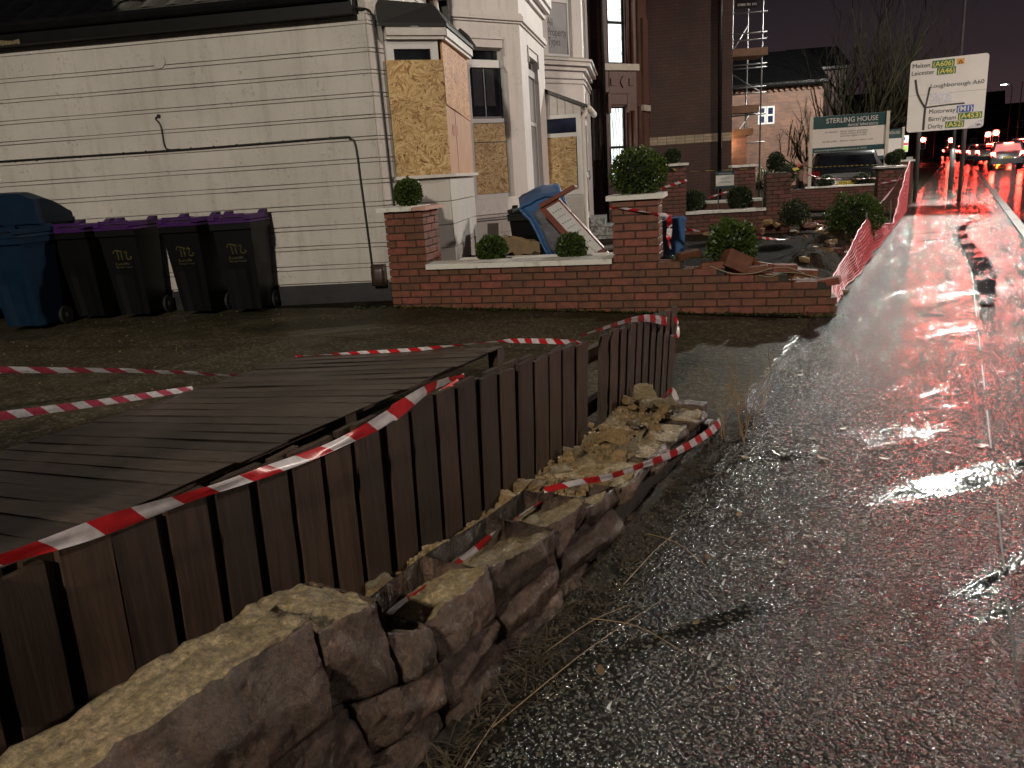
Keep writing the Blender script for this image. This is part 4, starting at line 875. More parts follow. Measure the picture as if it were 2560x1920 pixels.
# ------------------------------------------------------------------ leaning board fence on the stone wall line
def lerp_tab(x, T):
    if x <= T[0][0]: return T[0][1]
    for (a, p), (b, q) in zip(T, T[1:]):
        if x <= b: return p + (q - p) * (x - a) / (b - a)
    return T[-1][1]
FTOP = [(-.5, .66), (.8, .65), (1.2, .63), (1.7, .62), (2.3, .59), (2.7, .57), (3.3, .53), (3.5, .52), (4.05, .48), (4.75, .43)]
LEAN = [(0, .02), (1.2, .03), (2.4, .06), (3.4, .11), (4.6, .20)]
fen = thing('board_fence', W(2.3, -1.5, -.1), 'leaning dark brown board fence standing behind the broken stone wall', 'fence')
def fboard(a, b, wd, th, gapn=0., nm='board'):
    le = lerp_tab(a, LEAN); zt = lerp_tab(a, FTOP) + random.uniform(-.018, .012); zb = -.14
    a_b = a - le * .55; tilt = random.uniform(-.008, .008); bt = .05 * le + gapn
    ln = thing_board(a_b, a + tilt, b, b + bt, wd, th, zb, zt, nm)
def thing_board(ab, at, b0, b1, wd, th, zb, zt, nm):
    base = W(ab, b0, zb); mb = MB()
    def fn(u, v, w):
        a = ab + (at - ab) * w + (u - .5) * wd; b = b0 + (b1 - b0) * w + (v - .5) * th
        return W(a + .003 * nz((ab * 9, w * 3, u), 2), b + .003 * nz((ab * 7, w * 2, 5)), zb + (zt - zb) * w + (.006 * nz((ab * 11, u * 3, 1), 3) if w > .99 else 0))
    mb.lattice(2, 1, 8, fn); me = mb.mesh('board', M_FENCE, Matrix.Translation(-base))
    o = bpy.data.objects.new(nm, me); COL.objects.link(o); o.parent = fen; o.matrix_local = WM[fen.name].inverted() @ Matrix.Translation(base)
a = .18
while a < 4.74:
    if not (3.30 < a < 3.53):
        fboard(a + random.uniform(-.006, .006), -1.485 + random.uniform(-.004, .004), (random.uniform(.094, .108) if a < 1.7 else random.uniform(.105, .120)) if a < 3.4 else random.uniform(.066, .088), .019)
    if not (3.26 < a + .075 < 3.54) and not 3.68 < a + .075 < 3.74: fboard(a + .07, -1.506, .10 if a < 3.4 else random.uniform(.04, .07), .019)
    a += .128 if a < 1.7 else .142 if a < 3.6 else .125
for z0, zz_ in ((.12, .10), (.40, .36)):
    mb = MB(); mb.lattice(20, 1, 1, lambda u, v, w: W(-.2 + 4.9 * u, -1.53 - .045 * v + .01 * u, z0 + (zz_ - z0) * u + .07 * w - .1 * max(0, u - .75))); part('rail', mb, M_RAIL, fen)
for a0 in (.05, 2.45, 4.55):
    le = lerp_tab(a0, LEAN); mb = MB(); mb.hexa([W(a0 - .04, -1.58, -.2), W(a0 + .04, -1.58, -.2), W(a0 + .04, -1.66, -.2), W(a0 - .04, -1.66, -.2), W(a0 - .04 + le * .5, -1.57, .33), W(a0 + .04 + le * .5, -1.57, .33), W(a0 + .04 + le * .5, -1.65, .33), W(a0 - .04 + le * .5, -1.65, .33)]); part('post', mb, M_RAIL, fen)
# unseen length of fence added further left, leant out to shade the boards
sf = thing('shade_fence', W(-1.5, -1.42, -.1), 'unseen tall dark board fence added to the left, leaning out to shade the fence end', 'fence')
for i in range(22):
    a0 = -3.1 + i * .142; mb = MB(); mb.lattice(1, 1, 4, lambda u, v, w: W(a0 + .128 * u, -1.50 + .15 * w - .02 * v, -.12 + (1.62 + .02 * nz((a0 * 9, 1, 1))) * w)); part('board', mb, M_FENCE, sf)
for z0 in (.3, 1.2): mb = MB(); mb.box(RD, -3.1, .0, -1.60 + .1 * z0, -1.53 + .1 * z0, z0, z0 + .08); part('rail', mb, M_RAIL, sf)
# broken post end poking in beside the fence
mb = MB(); mb.lattice(4, 4, 8, lambda u, v, w: W(.50 + .06 * u + .02 * w + .006 * nz((u * 5, v * 5, w * 4), 2), -1.43 - .06 * v, .44 + .26 * w + .05 * nz((u * 4, v * 4, 3)) * (1 if w in (0, 1) else 0)))
single('broken_fence_post', mb, M_RAIL, 'splintered brown post stump at the left end of the fence', 'post')

# ------------------------------------------------------------------ fence panel blown flat on the driveway
fp = thing('fallen_fence_panel', W(2.5, -3.4, 0), 'dark wet fence panel of overlapping boards lying flat on the driveway', 'fence panel')
PFm = lambda s_, k: W(s_ + .07 * k, -2.50 - 1.88 * k, (.225 - .19 * k))    # k across from near to far edge
i = 0; s_ = -.35
while s_ < 4.25:
    base = PFm(s_, .5); mb = MB(); L0 = random.uniform(-.012, .012); L1_ = 1 + random.uniform(-.012, .008)
    up_ = random.uniform(.0, .004); th = .014
    def fn(u, v, w):
        k = L0 + (L1_ - L0) * u; q = PFm(s_ + .158 * v, k); bow = .006 * nz((u * 2.2, s_ * 5, v))
        return q + Vector((0, 0, .0016 * (1 - v) + random.Random(int(s_ * 1000)).uniform(-.0008, .0008) + .004 * w * (1 - .5 * v) + bow + (.004 * nz((v * 8, s_ * 9, 1), 3) if u in (0, 1) else 0)))
    mb.lattice(10, 2, 1, fn); o = part('board', mb, M_FALL, fp)
    me = o.data; R_ = Matrix.Rotation(rad(29.54), 4, 'Z')
    inv = Matrix.Translation(WM[fp.name].inverted() @ base); me.transform(R_ @ inv.inverted()); o.matrix_local = inv @ R_.inverted()
    s_ += .128; i += 1
for k in (.06, .5, .92):
    mb = MB(); mb.hexa([PFm(-.2, k) - Vector((0, 0, .055)), PFm(4.3, k) - Vector((0, 0, .055)), PFm(4.3, k + .03) - Vector((0, 0, .055)), PFm(-.2, k + .03) - Vector((0, 0, .055)), PFm(-.2, k) - Vector((0, 0, .004)), PFm(4.3, k) - Vector((0, 0, .004)), PFm(4.3, k + .03) - Vector((0, 0, .004)), PFm(-.2, k + .03) - Vector((0, 0, .004))]); part('rail', mb, M_RAIL, fp)
mb = MB(); mb.hexa([PFm(4.25, .0) - Vector((0, 0, .30)), PFm(4.33, 0) - Vector((0, 0, .30)), PFm(4.33, .04) - Vector((0, 0, .30)), PFm(4.25, .04) - Vector((0, 0, .3)), PFm(4.25, .0), PFm(4.33, 0), PFm(4.33, .04), PFm(4.25, .04)]); part('prop_post', mb, M_RAIL, fp)
for s_ in (1.2, 2.8): mb = MB(); mb.hexa([PFm(s_, .02) - Vector((0, 0, .32)), PFm(s_ + .08, .02) - Vector((0, 0, .32)), PFm(s_ + .08, .06) - Vector((0, 0, .32)), PFm(s_, .06) - Vector((0, 0, .32)), PFm(s_, .02), PFm(s_ + .08, .02), PFm(s_ + .08, .06), PFm(s_, .06)]); part('prop_post', mb, M_RAIL, fp)

# ------------------------------------------------------------------ the broken stone wall
STOP = [(-.8, .46), (.30, .47), (.5, .475), (.99, .475), (1.04, .45), (1.06, .40), (1.27, .375), (1.29, .24), (1.42, .21), (1.72, .215), (2.1, .175), (2.39, .175), (2.43, .11), (2.75, .075), (3.2, .06), (3.7, .03), (4.05, .005)]
sw = thing('stone_wall', W(1.8, -1.25, PAVE), 'broken low wall of dark rough stones with a pale freshly fractured top', 'wall')
BF, BK = -1.095, -1.40
def vstone(poly, top_idx, seed, thick=.30):
    thick = (.165 if poly[0][0] < 1.05 else .24 if poly[0][0] < 2.6 else thick) if top_idx else thick
    """one stone from a front quad [(a,z) bl, br, tr, tl]"""
    rd_ = random.Random(seed); off = rd_.uniform(0, 60); prd = rd_.uniform(-.004, .012); gap = .0042
    ca = sum(p[0] for p in poly) / 4; cz = sum(p[1] for p in poly) / 4
    q = [(p[0] + (ca - p[0]) / max(abs(p[0] - ca), .05) * gap, p[1] + (cz - p[1]) / max(abs(p[1] - cz), .04) * gap) for p in poly]
    fac_ = [(rd_.uniform(.016, .034), rd_.uniform(-.075, .075), rd_.uniform(-.075, .075)) for _ in range(5)]; tfac = [(rd_.uniform(.0, .02), rd_.uniform(-.06, .06), rd_.uniform(-.05, .05)) for _ in range(4)]
    mb = MB(); base = W(ca, (BF + BK) / 2, cz)
    def fn(u, v, w):
        a = (q[0][0] * (1 - u) + q[1][0] * u) * (1 - w) + (q[3][0] * (1 - u) + q[2][0] * u) * w
        z = (q[0][1] * (1 - u) + q[1][1] * u) * (1 - w) + (q[3][1] * (1 - u) + q[2][1] * u) * w
        b = BF - thick * v
        if v == 0:
            rim = min(u, 1 - u, w, 1 - w)
            b += prd + min(.030, .006 + rim * .55, *[c0 + cu * (u - .5) + cw * (w - .5) for c0, cu, cw in fac_])
            b += .010 * nz((a * 9 + off, z * 9, off)) + .007 * nz((a * 22, z * 22 + off, 2)) + .0045 * nz((a * 48, z * 48, off)) + .003 * nz((a * 95, z * 95, off))
        if w == 1 and top_idx and 1.2 < poly[0][0] < 2.6: z -= .10 * v
        if w == 1 and top_idx: z += min(.02, *[c0 + cu * (u - .5) + cw * (v - .5) for c0, cu, cw in tfac]) + .012 * nz((a * 6 + off, v * 2.2, 3)) + .016 * nz((a * 16, v * 6, off)) + .009 * nz((a * 38, v * 14, 1)) + .005 * nz((a * 80, v * 28, 2)); a += .012 * nz((a * 5, v * 3, off))
        if u in (0, 1): a += .011 * nz((z * 9 + off, v * 3, u))
        return W(a, b, z)
    mb.lattice(*((26, 14, 16) if poly[0][0] < 2.2 else (12, 8, 9)), fn, lambda sd: 1 if (sd == 'z1' and top_idx) else 0)
    me = mb.mesh('stone', [M_STONE, M_BROKE], Matrix.Translation(-base), True)
    o = bpy.data.objects.new('stone', me); COL.objects.link(o); o.parent = sw; o.matrix_local = WM[sw.name].inverted() @ Matrix.Translation(base)
rs = random.Random(11)
CUTS0 = [-.8, -.42, .0, .30, 1.04, 1.28, 1.42, 1.73, 2.40, 2.75, 3.28, 3.66, 4.05]
zmid = lambda a: lerp_tab(a, [(-1, .22), (.6, .24), (1.04, .20), (1.5, .06), (2.2, .03), (2.6, -.02), (4.1, -.06)]) + .015 * nz((a * 3, 1, 1))
zlow = lambda a: lerp_tab(a, [(-1, .02), (.6, .03), (1.3, -.02), (1.7, -.06), (2.2, -.09), (2.6, -.13), (4.1, -.15)]) + .012 * nz((a * 3, 5, 1))
tops = [(-.8, -.15), (-.15, .42), (.42, 1.045), (1.05, 1.275), (1.28, 1.43), (1.43, 1.74), (1.74, 2.12), (2.12, 2.40), (2.42, 2.74), (2.74, 3.12), (3.12, 3.40), (3.40, 3.75), (3.75, 4.04)]
for i, (a0, a1) in enumerate(tops):
    j0, j1 = .05 * nz((a0 * 7, 2, 5)), .05 * nz((a1 * 7, 2, 5))
    vstone([(a0 + j0, zmid(a0)), (a1 + j1, zmid(a1)), (a1, lerp_tab(a1 - .006, STOP)), (a0, lerp_tab(a0 + .006, STOP))], True, 100 + i)
for row, (zb_, zt_, lo, hi, l0, l1) in enumerate(((zlow, zmid, -.8, 2.75, .30, .46), (lambda a: PAVE - .03, zlow, -.8, 4.05, .24, .42))):
    a = lo; k = 0; sk = 0
    while a < hi - .05:
        b = min(hi, a + rs.uniform(l0, l1)); b = hi if hi - b < .15 else b; s2 = rs.uniform(-.05, .05) if b < hi else 0
        vstone([(a + sk, zb_(a)), (b + s2, zb_(b)), (b - s2 * .6, zt_(b)), (a - sk * .6, zt_(a))], False, 300 + row * 60 + k)
        a = b; sk = s2; k += 1
for z0 in (-.19,):                              # end stones turning the corner
    for i in range(3):
        mb = MB(); zz0 = z0 + (0, .11, .0)[i]; ww = (.20, .16, .14)[i]; b0 = (-1.10, -1.13, -1.29)[i]; hh = (.11, .10, .21)[i]
        mb.lattice(4, 6, 5, lambda u, v, w: W(4.03 + .11 * u + .012 * nz((v * 5, w * 5, i), 2) * (u > .5), b0 + .02 - ww * v + .008 * nz((u * 4, w * 5, i), 2), zz0 + hh * w + .008 * nz((u * 4, v * 5, i + 3), 2)))
        part('stone', mb, M_STONE, sw, True)
core = MB()
for i in range(24):
    a0 = -.8 + i * .2; core.box(RD, a0, min(a0 + .2, 4.03), BK if a0 > 2.5 else -1.24, BF - .02, PAVE - .1, min(lerp_tab(a0, STOP), lerp_tab(a0 + .2, STOP)) - (.06 if a0 > 2.4 or a0 < 1.1 else .13))
part('mortar_core', core, M_MORTAR, sw)
# crumbled bed between the wall and the fence
def bedz(a, b):
    t = (b - (-1.30)) / (-1.50 + 1.30)
    base = lerp_tab(a, [(-.8, -.1), (.9, -.06), (1.25, .02), (1.35, .11), (1.5, .105), (2.0, .085), (2.6, .045), (3.2, .05), (3.7, .06), (4.1, -.03)])
    return base + .035 * nz((a * 5, b * 5, 4)) + .022 * nz((a * 13, b * 13, 4)) + .012 * nz((a * 30, b * 30, 8)) - .03 * max(0, t - .6)
mb = MB(); na, nb = 150, 22
for i in range(na + 1):
    for j in range(nb + 1):
        a = .4 + 3.68 * i / na; b = -1.22 - .29 * j / nb; mb.v.append(W(a, b, bedz(a, b)))
for i in range(na):
    for j in range(nb): k = i * (nb + 1) + j; mb.f.append([k, k + nb + 1, k + nb + 2, k + 1][::-1]); mb.mi.append(0)
part('mortar_bed', mb, M_SAND, sw, True, kind=None)
def rockmesh(nm, seed, m, n=5):
    rd_ = random.Random(seed); off = rd_.uniform(0, 90); sh = (rd_.uniform(.8, 1.3), rd_.uniform(.6, 1), rd_.uniform(.5, .8)); mb = MB()
    def fn(u, v, w):
        p = Vector((u - .5, v - .5, w - .5)); s_ = p.normalized() * .5; p = p * .55 + s_ * .45
        p *= 1 + .34 * nz(p * 2.4 + Vector((off, 0, 0))) + .14 * nz(p * 6 + Vector((0, off, 0)))
        return Vector((p.x * sh[0], p.y * sh[1], p.z * sh[2]))
    mb.lattice(n, n, n, fn); return mb.mesh(nm, m, None, False)
RK = [rockmesh('rubble_stone', i, M_RUBB if i % 3 else M_BROKE, 4) for i in range(8)]
for i in range(46):
    a = rs.uniform(2.75, 3.95) if i < 34 else rs.uniform(1.5, 2.7); b = rs.uniform(-1.46, -1.16) if a > 2.7 else rs.uniform(-1.47, -1.36); s_ = rs.uniform(.035, .085) * (1.25 if i % 7 == 0 else 1)
    zz_ = bedz(a, b) + .2 * s_ + (.05 * max(0, 1 - abs(a - 3.55) * 1.6) * rs.random() * 2)
    o = inst('rubble_stone', RK[i % 8], None, W(a, b, zz_), rot=Matrix.Rotation(rs.uniform(0, 6), 4, 'Z') @ Matrix.Rotation(rs.uniform(-.6, .6), 4, 'X'), scale=(s_,) * 3)
    tag(o, 'loose yellow sandstone lump in the rubble on top of the stone wall', 'rubble stone', 'rubble on the stone wall')
o = inst('broken_top_stone', rockmesh('broken_top_stone', 77, M_BROKE, 6), None, W(3.90, -1.40, .10), scale=(.11, .10, .17)); tag(o, 'upright pale stone at the peak of the rubble by the fence end', 'stone')
mb = MB()
for i in range(900):
    a = rs.uniform(.9, 4.02); b = rs.uniform(-1.49, -1.22) if a > 2.5 else rs.uniform(-1.49, -1.36); s_ = rs.uniform(.006, .022); c = W(a, b, bedz(a, b) + s_ * .3); k = len(mb.v)
    mb.lattice(2, 2, 2, lambda u, v, w: c + Vector((u - .5, v - .5, w - .5)) * s_ * (1.3 + .9 * nz((u * 3 + i, v * 3, w * 3), 1)))
tag(part('mortar_crumbs', mb, M_RUBB), 'yellow crumbs of mortar and stone chips strewn over the wall top', 'crumbs', kind='stuff')
# ------------------------------------------------------------------ barrier tape
def ribbon(P, wfn, twist, n=10, crease=.0):
    """P world points; width(s), twist(s) from vertical about the run"""
    C = catmull(P, n); mb = MB(); L = 0; k = 5
    for i, q in enumerate(C):
        if i: L += (q - C[i - 1]).length
        f = i / (len(C) - 1); d = (C[min(i + 1, len(C) - 1)] - C[max(i - 1, 0)]).normalized(); side = d.cross(Vector((0, 0, 1)))
        side = side.normalized() if side.length > .05 else Vector((1, 0, 0)); upv = side.cross(d)
        a = twist(f) if callable(twist) else twist; w = wfn(f) if callable(wfn) else wfn; x = upv * cos(a) + side * sin(a); nn = d.cross(x)
        for j in range(k):
            v = j / (k - 1) - .5
            mb.uv[len(mb.v)] = (L, v * .07); mb.v.append(q + x * (v * w) + nn * (crease * (.25 - v * v) + .006 * nz((L * 5, v * 4, 1)) * (1 if crease >= 0 else 0)))
    for i in range(len(C) - 1):
        for j in range(k - 1): a = i * k + j; mb.f.append([a, a + 1, a + k + 1, a + k]); mb.mi.append(0)
    return mb
def tp(P, w, tw, label, m=None, n=10, crease=.004): return single('barrier_tape', ribbon(P, w, tw, n, crease), m or M_TAPE, label, 'tape', smooth=True)
T = [(.45, .715), (.65, .70), (.79, .685), (.97, .668), (1.18, .645), (1.45, .622), (1.62, .620), (1.77, .630), (1.94, .652), (2.10, .64), (2.24, .63)]
tp([W(a, -1.425 if a < 2.0 else -1.46, z) for a, z in T], lambda f: .024 + .014 * sin(f * 7) ** 2 + .004 * sin(f * 31) + (.014 if .7 < f < .93 else 0) - .012 * (f > .95), lambda f: .35 * sin(f * 9) + .25 * sin(f * 23), 'long red and white tape strung across the outer face of the board fence')
tp([W(2.42, -1.60, .55), W(2.24, -1.80, .42), W(2.1, -2.0, .34)], .03, .6, 'short end of tape sagging behind the fence top')
tp([W(4.36, -4.38, .045), W(4.34, -3.9, .095), W(4.31, -3.2, .17), W(4.27, -2.55, .262), W(3.95, -2.05, .36), W(3.6, -1.57, .445)], lambda f: .02 + .012 * f, lambda f: .4 + .8 * sin(f * 14), 'thin tape stretched over the far end of the fallen fence panel')
tp([W(3.22, -1.455, .565), W(3.53, -1.455, .545), W(3.9, -1.45, .515), W(4.15, -1.445, .475), W(4.45, -1.44, .40)], lambda f: .016 + .035 * f, lambda f: .9 * (1 - f), 'tape draped along the top of the leaning fence end')
tp([W(4.66, -1.48, .42), W(4.70, -1.45, .33), W(4.62, -1.43, .27), W(4.50, -1.43, .31)], .022, lambda f: 2 * f, 'loop of tape hanging off the end fence board')
tp([W(1.40, -1.27, .12), W(1.51, -1.285, .150), W(1.66, -1.285, .145), W(1.77, -1.285, .138), W(1.92, -1.285, .130), W(2.08, -1.285, .122), W(2.24, -1.28, .120), W(2.46, -1.26, .115)], lambda f: .034 + .008 * sin(f * 11), lambda f: .7 + .5 * sin(f * 8), 'tape lying along the crumbled bed behind the top stones')
tp([W(2.30, -1.20, .21), W(2.45, -1.125, .195), W(2.62, -1.085, .155), W(2.9, -1.06, .10), W(3.2, -1.03, .045), W(3.55, -1.02, -.01), W(3.88, -1.02, -.055), W(4.1, -1.03, -.075)], lambda f: .024 + .022 * f, lambda f: .35 * sin(f * 5), 'tape pulled over the outer edge of the stone wall near its end')
tp([W(4.02, -1.33, .05), W(4.08, -1.30, .09), W(4.12, -1.28, .02)], .03, .5, 'scrap of tape caught at the end of the rubble')
tp([W(1.2, -5.45, .62), W(2.0, -5.1, .47), W(2.6, -4.85, .34), W(3.2, -4.60, .20), W(3.80, -4.40, .03)], lambda f: .075 - .035 * f, lambda f: .2 + .9 * f, 'upper of two faded tapes running in from the left to the fallen panel', M_TAPE2)
tp([W(1.2, -3.85, .46), W(1.99, -4.03, .31), W(2.7, -4.22, .17), W(3.42, -4.42, .035)], lambda f: .055 - .02 * f, lambda f: .35 * sin(f * 4), 'lower of two faded tapes running in from the left to the fallen panel', M_TAPE2)
# yard tape from the right-hand pier
Q = [WA.p(2.37, .02, .93), WA.p(2.55, .025, .91), WA.p(2.83, .03, .85), WA.p(2.95, -.3, .80), W(9.0, -3.0, .62), W(9.8, -2.50, .44), W(10.9, -2.38, .30), W(11.9, -2.08, .155), W(13.4, -1.9, .12), W(14.6, -1.83, .16)]
tp(Q, lambda f: .035 - .006 * f, lambda f: 2.2 * sin(f * 13), 'tape wrapped round the bush-topped pier and sagging across the yard')
tp([WA.p(2.90, -.25, .81), WA.p(2.91, -.26, .7), WA.p(2.90, -.25, .58), WA.p(2.92, -.25, .49)], .05, lambda f: .3 + f, 'loose tape end hanging in front of the small blue tub')
tp([WB.p(-.36, .03, .86), WB.p(-.1, .03, .93), WB.p(.13, .03, .985)], .045, .1, 'tape round the near pier of the rear boundary wall')
tp([WB.p(.6, -.5, .62), WB.p(.9, -.52, .7), WB.p(1.2, -.5, .76)], .03, .3, 'tape between the two dark clipped bushes')
tp([WB.p(-.40, .06, 1.23), WB.p(-.15, .06, 1.19), WB.p(.1, .06, 1.15), WB.p(.8, .08, 1.13), WB.p(1.65, .06, 1.12)], lambda f: .05 if f < .35 else .022, lambda f: .1 if f < .35 else 1.2, 'yellow and black tape along the top of the rear boundary wall', M_TAPEY)
tp([WB.p(2.1, -.2, 1.06), WB.p(2.5, -.6, 1.07), W(19.2, -2.0, 1.02), W(20.6, -1.6, .99)], lambda f: .05 if f < .2 else .030, lambda f: .2 if f < .2 else .9, 'yellow tape crossing in front of the parked dark car', M_TAPEY)
tp([WB.p(2.1, .0, 1.0), WB.p(2.55, -.1, .9), W(18.6, -2.6, .80), W(19.8, -2.0, .72), W(20.6, -1.56, .69)], .03, lambda f: 1.5 * sin(f * 20), 'red and white tape crossing below the yellow one by the parked car', M_TAPE2)
tp([PF.p(-.01, .03, .55), PF.p(.25, .03, .60), PF.p(.5, .03, .64)], .035, .1, 'faded tape tied round the wide front pier', M_TAPE2)
tp([W(14.7, -1.15, .12), W(15.4, -1.2, .25), W(17, -1.2, .34), W(19.2, -1.13, .54), W(20.4, -1.05, .80)], .035, lambda f: .8 * sin(f * 9), 'tape rising from the rubble to the front pier', M_TAPE2)

# ------------------------------------------------------------------ red plastic netting along the pavement
NTOP = [(8.2, .03), (9.0, .16), (10.0, .25), (11.2, .42), (12.4, .50), (13.6, .46), (14.6, .25), (15.6, .16), (16.4, .12), (17.4, .30), (18.6, .58), (19.6, .85), (20.6, 1.10), (21.4, 1.16)]
def npt(a, t):
    z = PAVE + .02 + (lerp_tab(a, NTOP) + .02 * nz((a * 2, 0, 0))) * t
    return W(a, -.96 - .05 * nz((a * .9, t, 2)) - .10 * t * (a < 16) + .02 * nz((a * 4, t * 3, 5)), z)
mb = MB(); R_ = 11
for i in range(R_): mb.tube([npt(8.2 + 13.2 * k / 150, i / (R_ - 1)) for k in range(151)], .0055 if i not in (0, R_ - 1) else .009, 3, False)
for k in range(215):
    a = 8.25 + 13.1 * k / 215
    if 16.9 < a < 17.15: continue
    mb.tube([npt(a + .012 * (j % 2), j / 6) for j in range(7)], .006, 3, False)
nt_ = thing('barrier_netting', W(14, -.96, PAVE), 'red plastic barrier netting sagging along the pavement edge', 'netting'); part('net', mb, M_NETTING, nt_)
for a, h in ((12.3, .62), (14.3, .66), (17.2, .5)):
    mb = MB(); mb.tube([W(a, -1.03, PAVE - .1), W(a + .03, -1.06, PAVE + h)], .012, 6); part('stake', mb, M_STEEL, nt_)
for a in (20.9, 21.3):
    mb = MB(); mb.tube([npt(a, 0), npt(a, .5), npt(a, 1)], .02, 5); part('tied_edge', mb, M_NETTING, nt_)
# ------------------------------------------------------------------ wheelie bins
def bin_(F, t, n, label, body, lidm, logo=True, sc=1., ww=.56, dd=.66, hh=1.0, group='wheelie bins along the white wall', rzj=0.):
    """back to the wall at n; opens towards +n"""
    c = F.p(t, n); D_ = Fr(c.x, c.y, F.deg + rzj); o = thing('wheelie_bin', D_.p(0, dd / 2, gz(*(0, -6))), label, 'bin', group)
    def ring(w, u, v):                          # taper to the foot
        k = .80 + .20 * w; k2 = .74 + .26 * w
        return D_.p((u - .5) * ww * k, dd * (.04 + .06 * (1 - w)) + (1 - v) * dd * k2 * .92, .05 + (hh - .12) * w)
    mb = MB(); mb.lattice(6, 4, 6, lambda u, v, w: ring(w, u, v) + (D_.n * (-.018) if (v == 0 and .2 < u < .8 and w < .55) else Vector((0, 0, 0))))
    body_o = part('body', mb, body, o)
    mb = MB(); mb.lattice(6, 4, 1, lambda u, v, w: D_.p((u - .5) * ww * 1.06, -.0 + (1 - v) * dd * 1.02, hh - .10 + .06 * w)); part('rim', mb, body, o)
    def lid(u, v, w):
        dome = .055 * (1 - (2 * u - 1) ** 4) * (1 - (2 * v - 1) ** 6)
        return D_.p((u - .5) * ww * (1.10 if w < .5 else 1.06), -.02 + (1 - v) * dd * 1.06, hh - .035 + w * (.022 + dome))
    mb = MB(); mb.lattice(12, 10, 1, lid); lo = part('lid', mb, lidm, o)
    for sg in (-1, 1):                           # raised ribs of the lid and its grip
        q = MB(); q.lattice(2, 8, 1, lambda u, v, w: D_.p(sg * ww * .46 + (u - .5) * .07, .03 + (1 - v) * dd * .96, hh + .0 + w * (.045 + .035 * (v > .75)))); part('lid_rib', q, lidm, lo)
    q = MB(); q.box(D_, -.16, .16, dd * .97, dd * 1.035, hh + .035, hh + .062); part('grip', q, lidm, lo)
    q = MB(); q.tube([D_.p(-ww * .42, -.05, hh - .06), D_.p(ww * .42, -.05, hh - .06)], .018, 8); part('handle', q, body, o)
    for sg in (-1, 1):
        q = MB(); q.tube([D_.p(sg * ww * .38, .04, .10), D_.p(sg * ww * .47, .04, .10)], .10, 16); w_ = part('wheel', q, M_RUBBER, o, False)
        q = MB(); q.tube([D_.p(sg * ww * .40, .04, .10), D_.p(sg * ww * .475, .04, .10)], .03, 10); part('hub', q, M_STEEL, w_)
    yf = dd * (.04) + dd * (.74 + .26 * .72) * .92 + .006
    LF = Fr(*D_.p(0, yf).to_2d(), D_.deg)
    def tl(z): w = (z - .05) / (hh - .12); return dd * (.04 + .06 * (1 - w)) + dd * (.74 + .26 * w) * .92 + .004
    if logo:
        q = MB()
        for P in ([(-.075, .735), (-.055, .765), (-.01, .755), (.02, .745)], [(-.035, .745), (-.03, .70), (-.03, .66)], [(.0, .74), (.005, .69), (.005, .66)], [(.03, .735), (.05, .75), (.06, .735), (.05, .70), (.055, .67), (.08, .665), (.095, .68), (.09, .70)]):
            C = catmull([D_.p(x * 1.15, tl(z) + .002, z) for x, z in P], 4); q.tube(C, .008, 4)
        part('crest', q, M_GOLD, body_o)
        for s_, z, sz in (('Rushcliffe', .605, .042), ('Borough Council', .575, .027)):
            cu_ = text(Fr(*D_.p(0, tl(z) + .004).to_2d(), D_.deg), s_, -.085, z, sz, M_GOLD, body_o, .003)
    return o
KW = dict(ww=.42, dd=.54, hh=1.02)
bin_(GA, -.17, .10, 'black bin with purple lid, nearest the meter box', M_BINK, M_PURP, rzj=-3, **KW)
bin_(GA, -.71, .09, 'black bin with purple lid, second from the meter box, with a gold crest', M_BINK, M_PURP, rzj=3, **KW)
bin_(GA, -1.46, .13, 'black bin with purple lid, third from the meter box, its gold crest half worn', M_BINK, M_PURP, rzj=-2, **KW)
bin_(GA, -1.97, .11, 'black bin with purple lid, beside the blue bin', M_BINK, M_PURP, logo=False, rzj=4, **KW)
bb = bin_(GA, -2.42, .62, 'all-blue wheelie bin with a small white label, left of the black bins', M_BINB, M_BINB, logo=False, ww=.48, dd=.56, hh=1.02)
q = MB(); D_ = Fr(*GA.p(-2.50, 1.165).to_2d(), GA.deg); q.box(D_, -.02, .03, 0, .004, .80, .89); part('sticker', q, M_PAPER, bb)
BG = Fr(*GA.p(-3.02, .06).to_2d(), GA.deg); o = thing('trade_waste_bin', BG.p(0, .5, 0), 'large dark blue four-wheeled trade bin at the left edge', 'bin')
mb = MB(); mb.lattice(6, 4, 5, lambda u, v, w: BG.p((u - .5) * (1.12 + .16 * w), .03 + (1 - v) * (.46 + .04 * w), .18 + .98 * w)); part('body', mb, M_BINB, o)
mb = MB(); mb.lattice(8, 8, 1, lambda u, v, w: BG.p((u - .5) * 1.34, .0 + (1 - v) * .55, 1.16 + w * .05 + .24 * sin(pi * min(1, (1 - v) * .62 + .0)) * (1 if w else 0) * (1 - (2 * u - 1) ** 8 * .35))); part('lid', mb, M_BINB, o)
mb = MB(); mb.box(BG, -.69, .69, .0, .56, 1.10, 1.16); part('rim', mb, M_BINB, o)
for tt in (-.5, .52):
    for nn_ in (.12, .40):
        q = MB(); q.tube([BG.p(tt - .03, nn_, .10), BG.p(tt + .03, nn_, .10)], .10, 16); w_ = part('wheel', q, M_RUBBER, o); q = MB(); q.tube([BG.p(tt - .035, nn_, .10), BG.p(tt + .035, nn_, .10)], .045, 12); part('hub', q, M_STEEL, w_)
        q = MB(); q.box(BG, tt - .045, tt + .045, nn_ - .05, nn_ + .05, .16, .2); part('castor', q, M_STEEL, o)

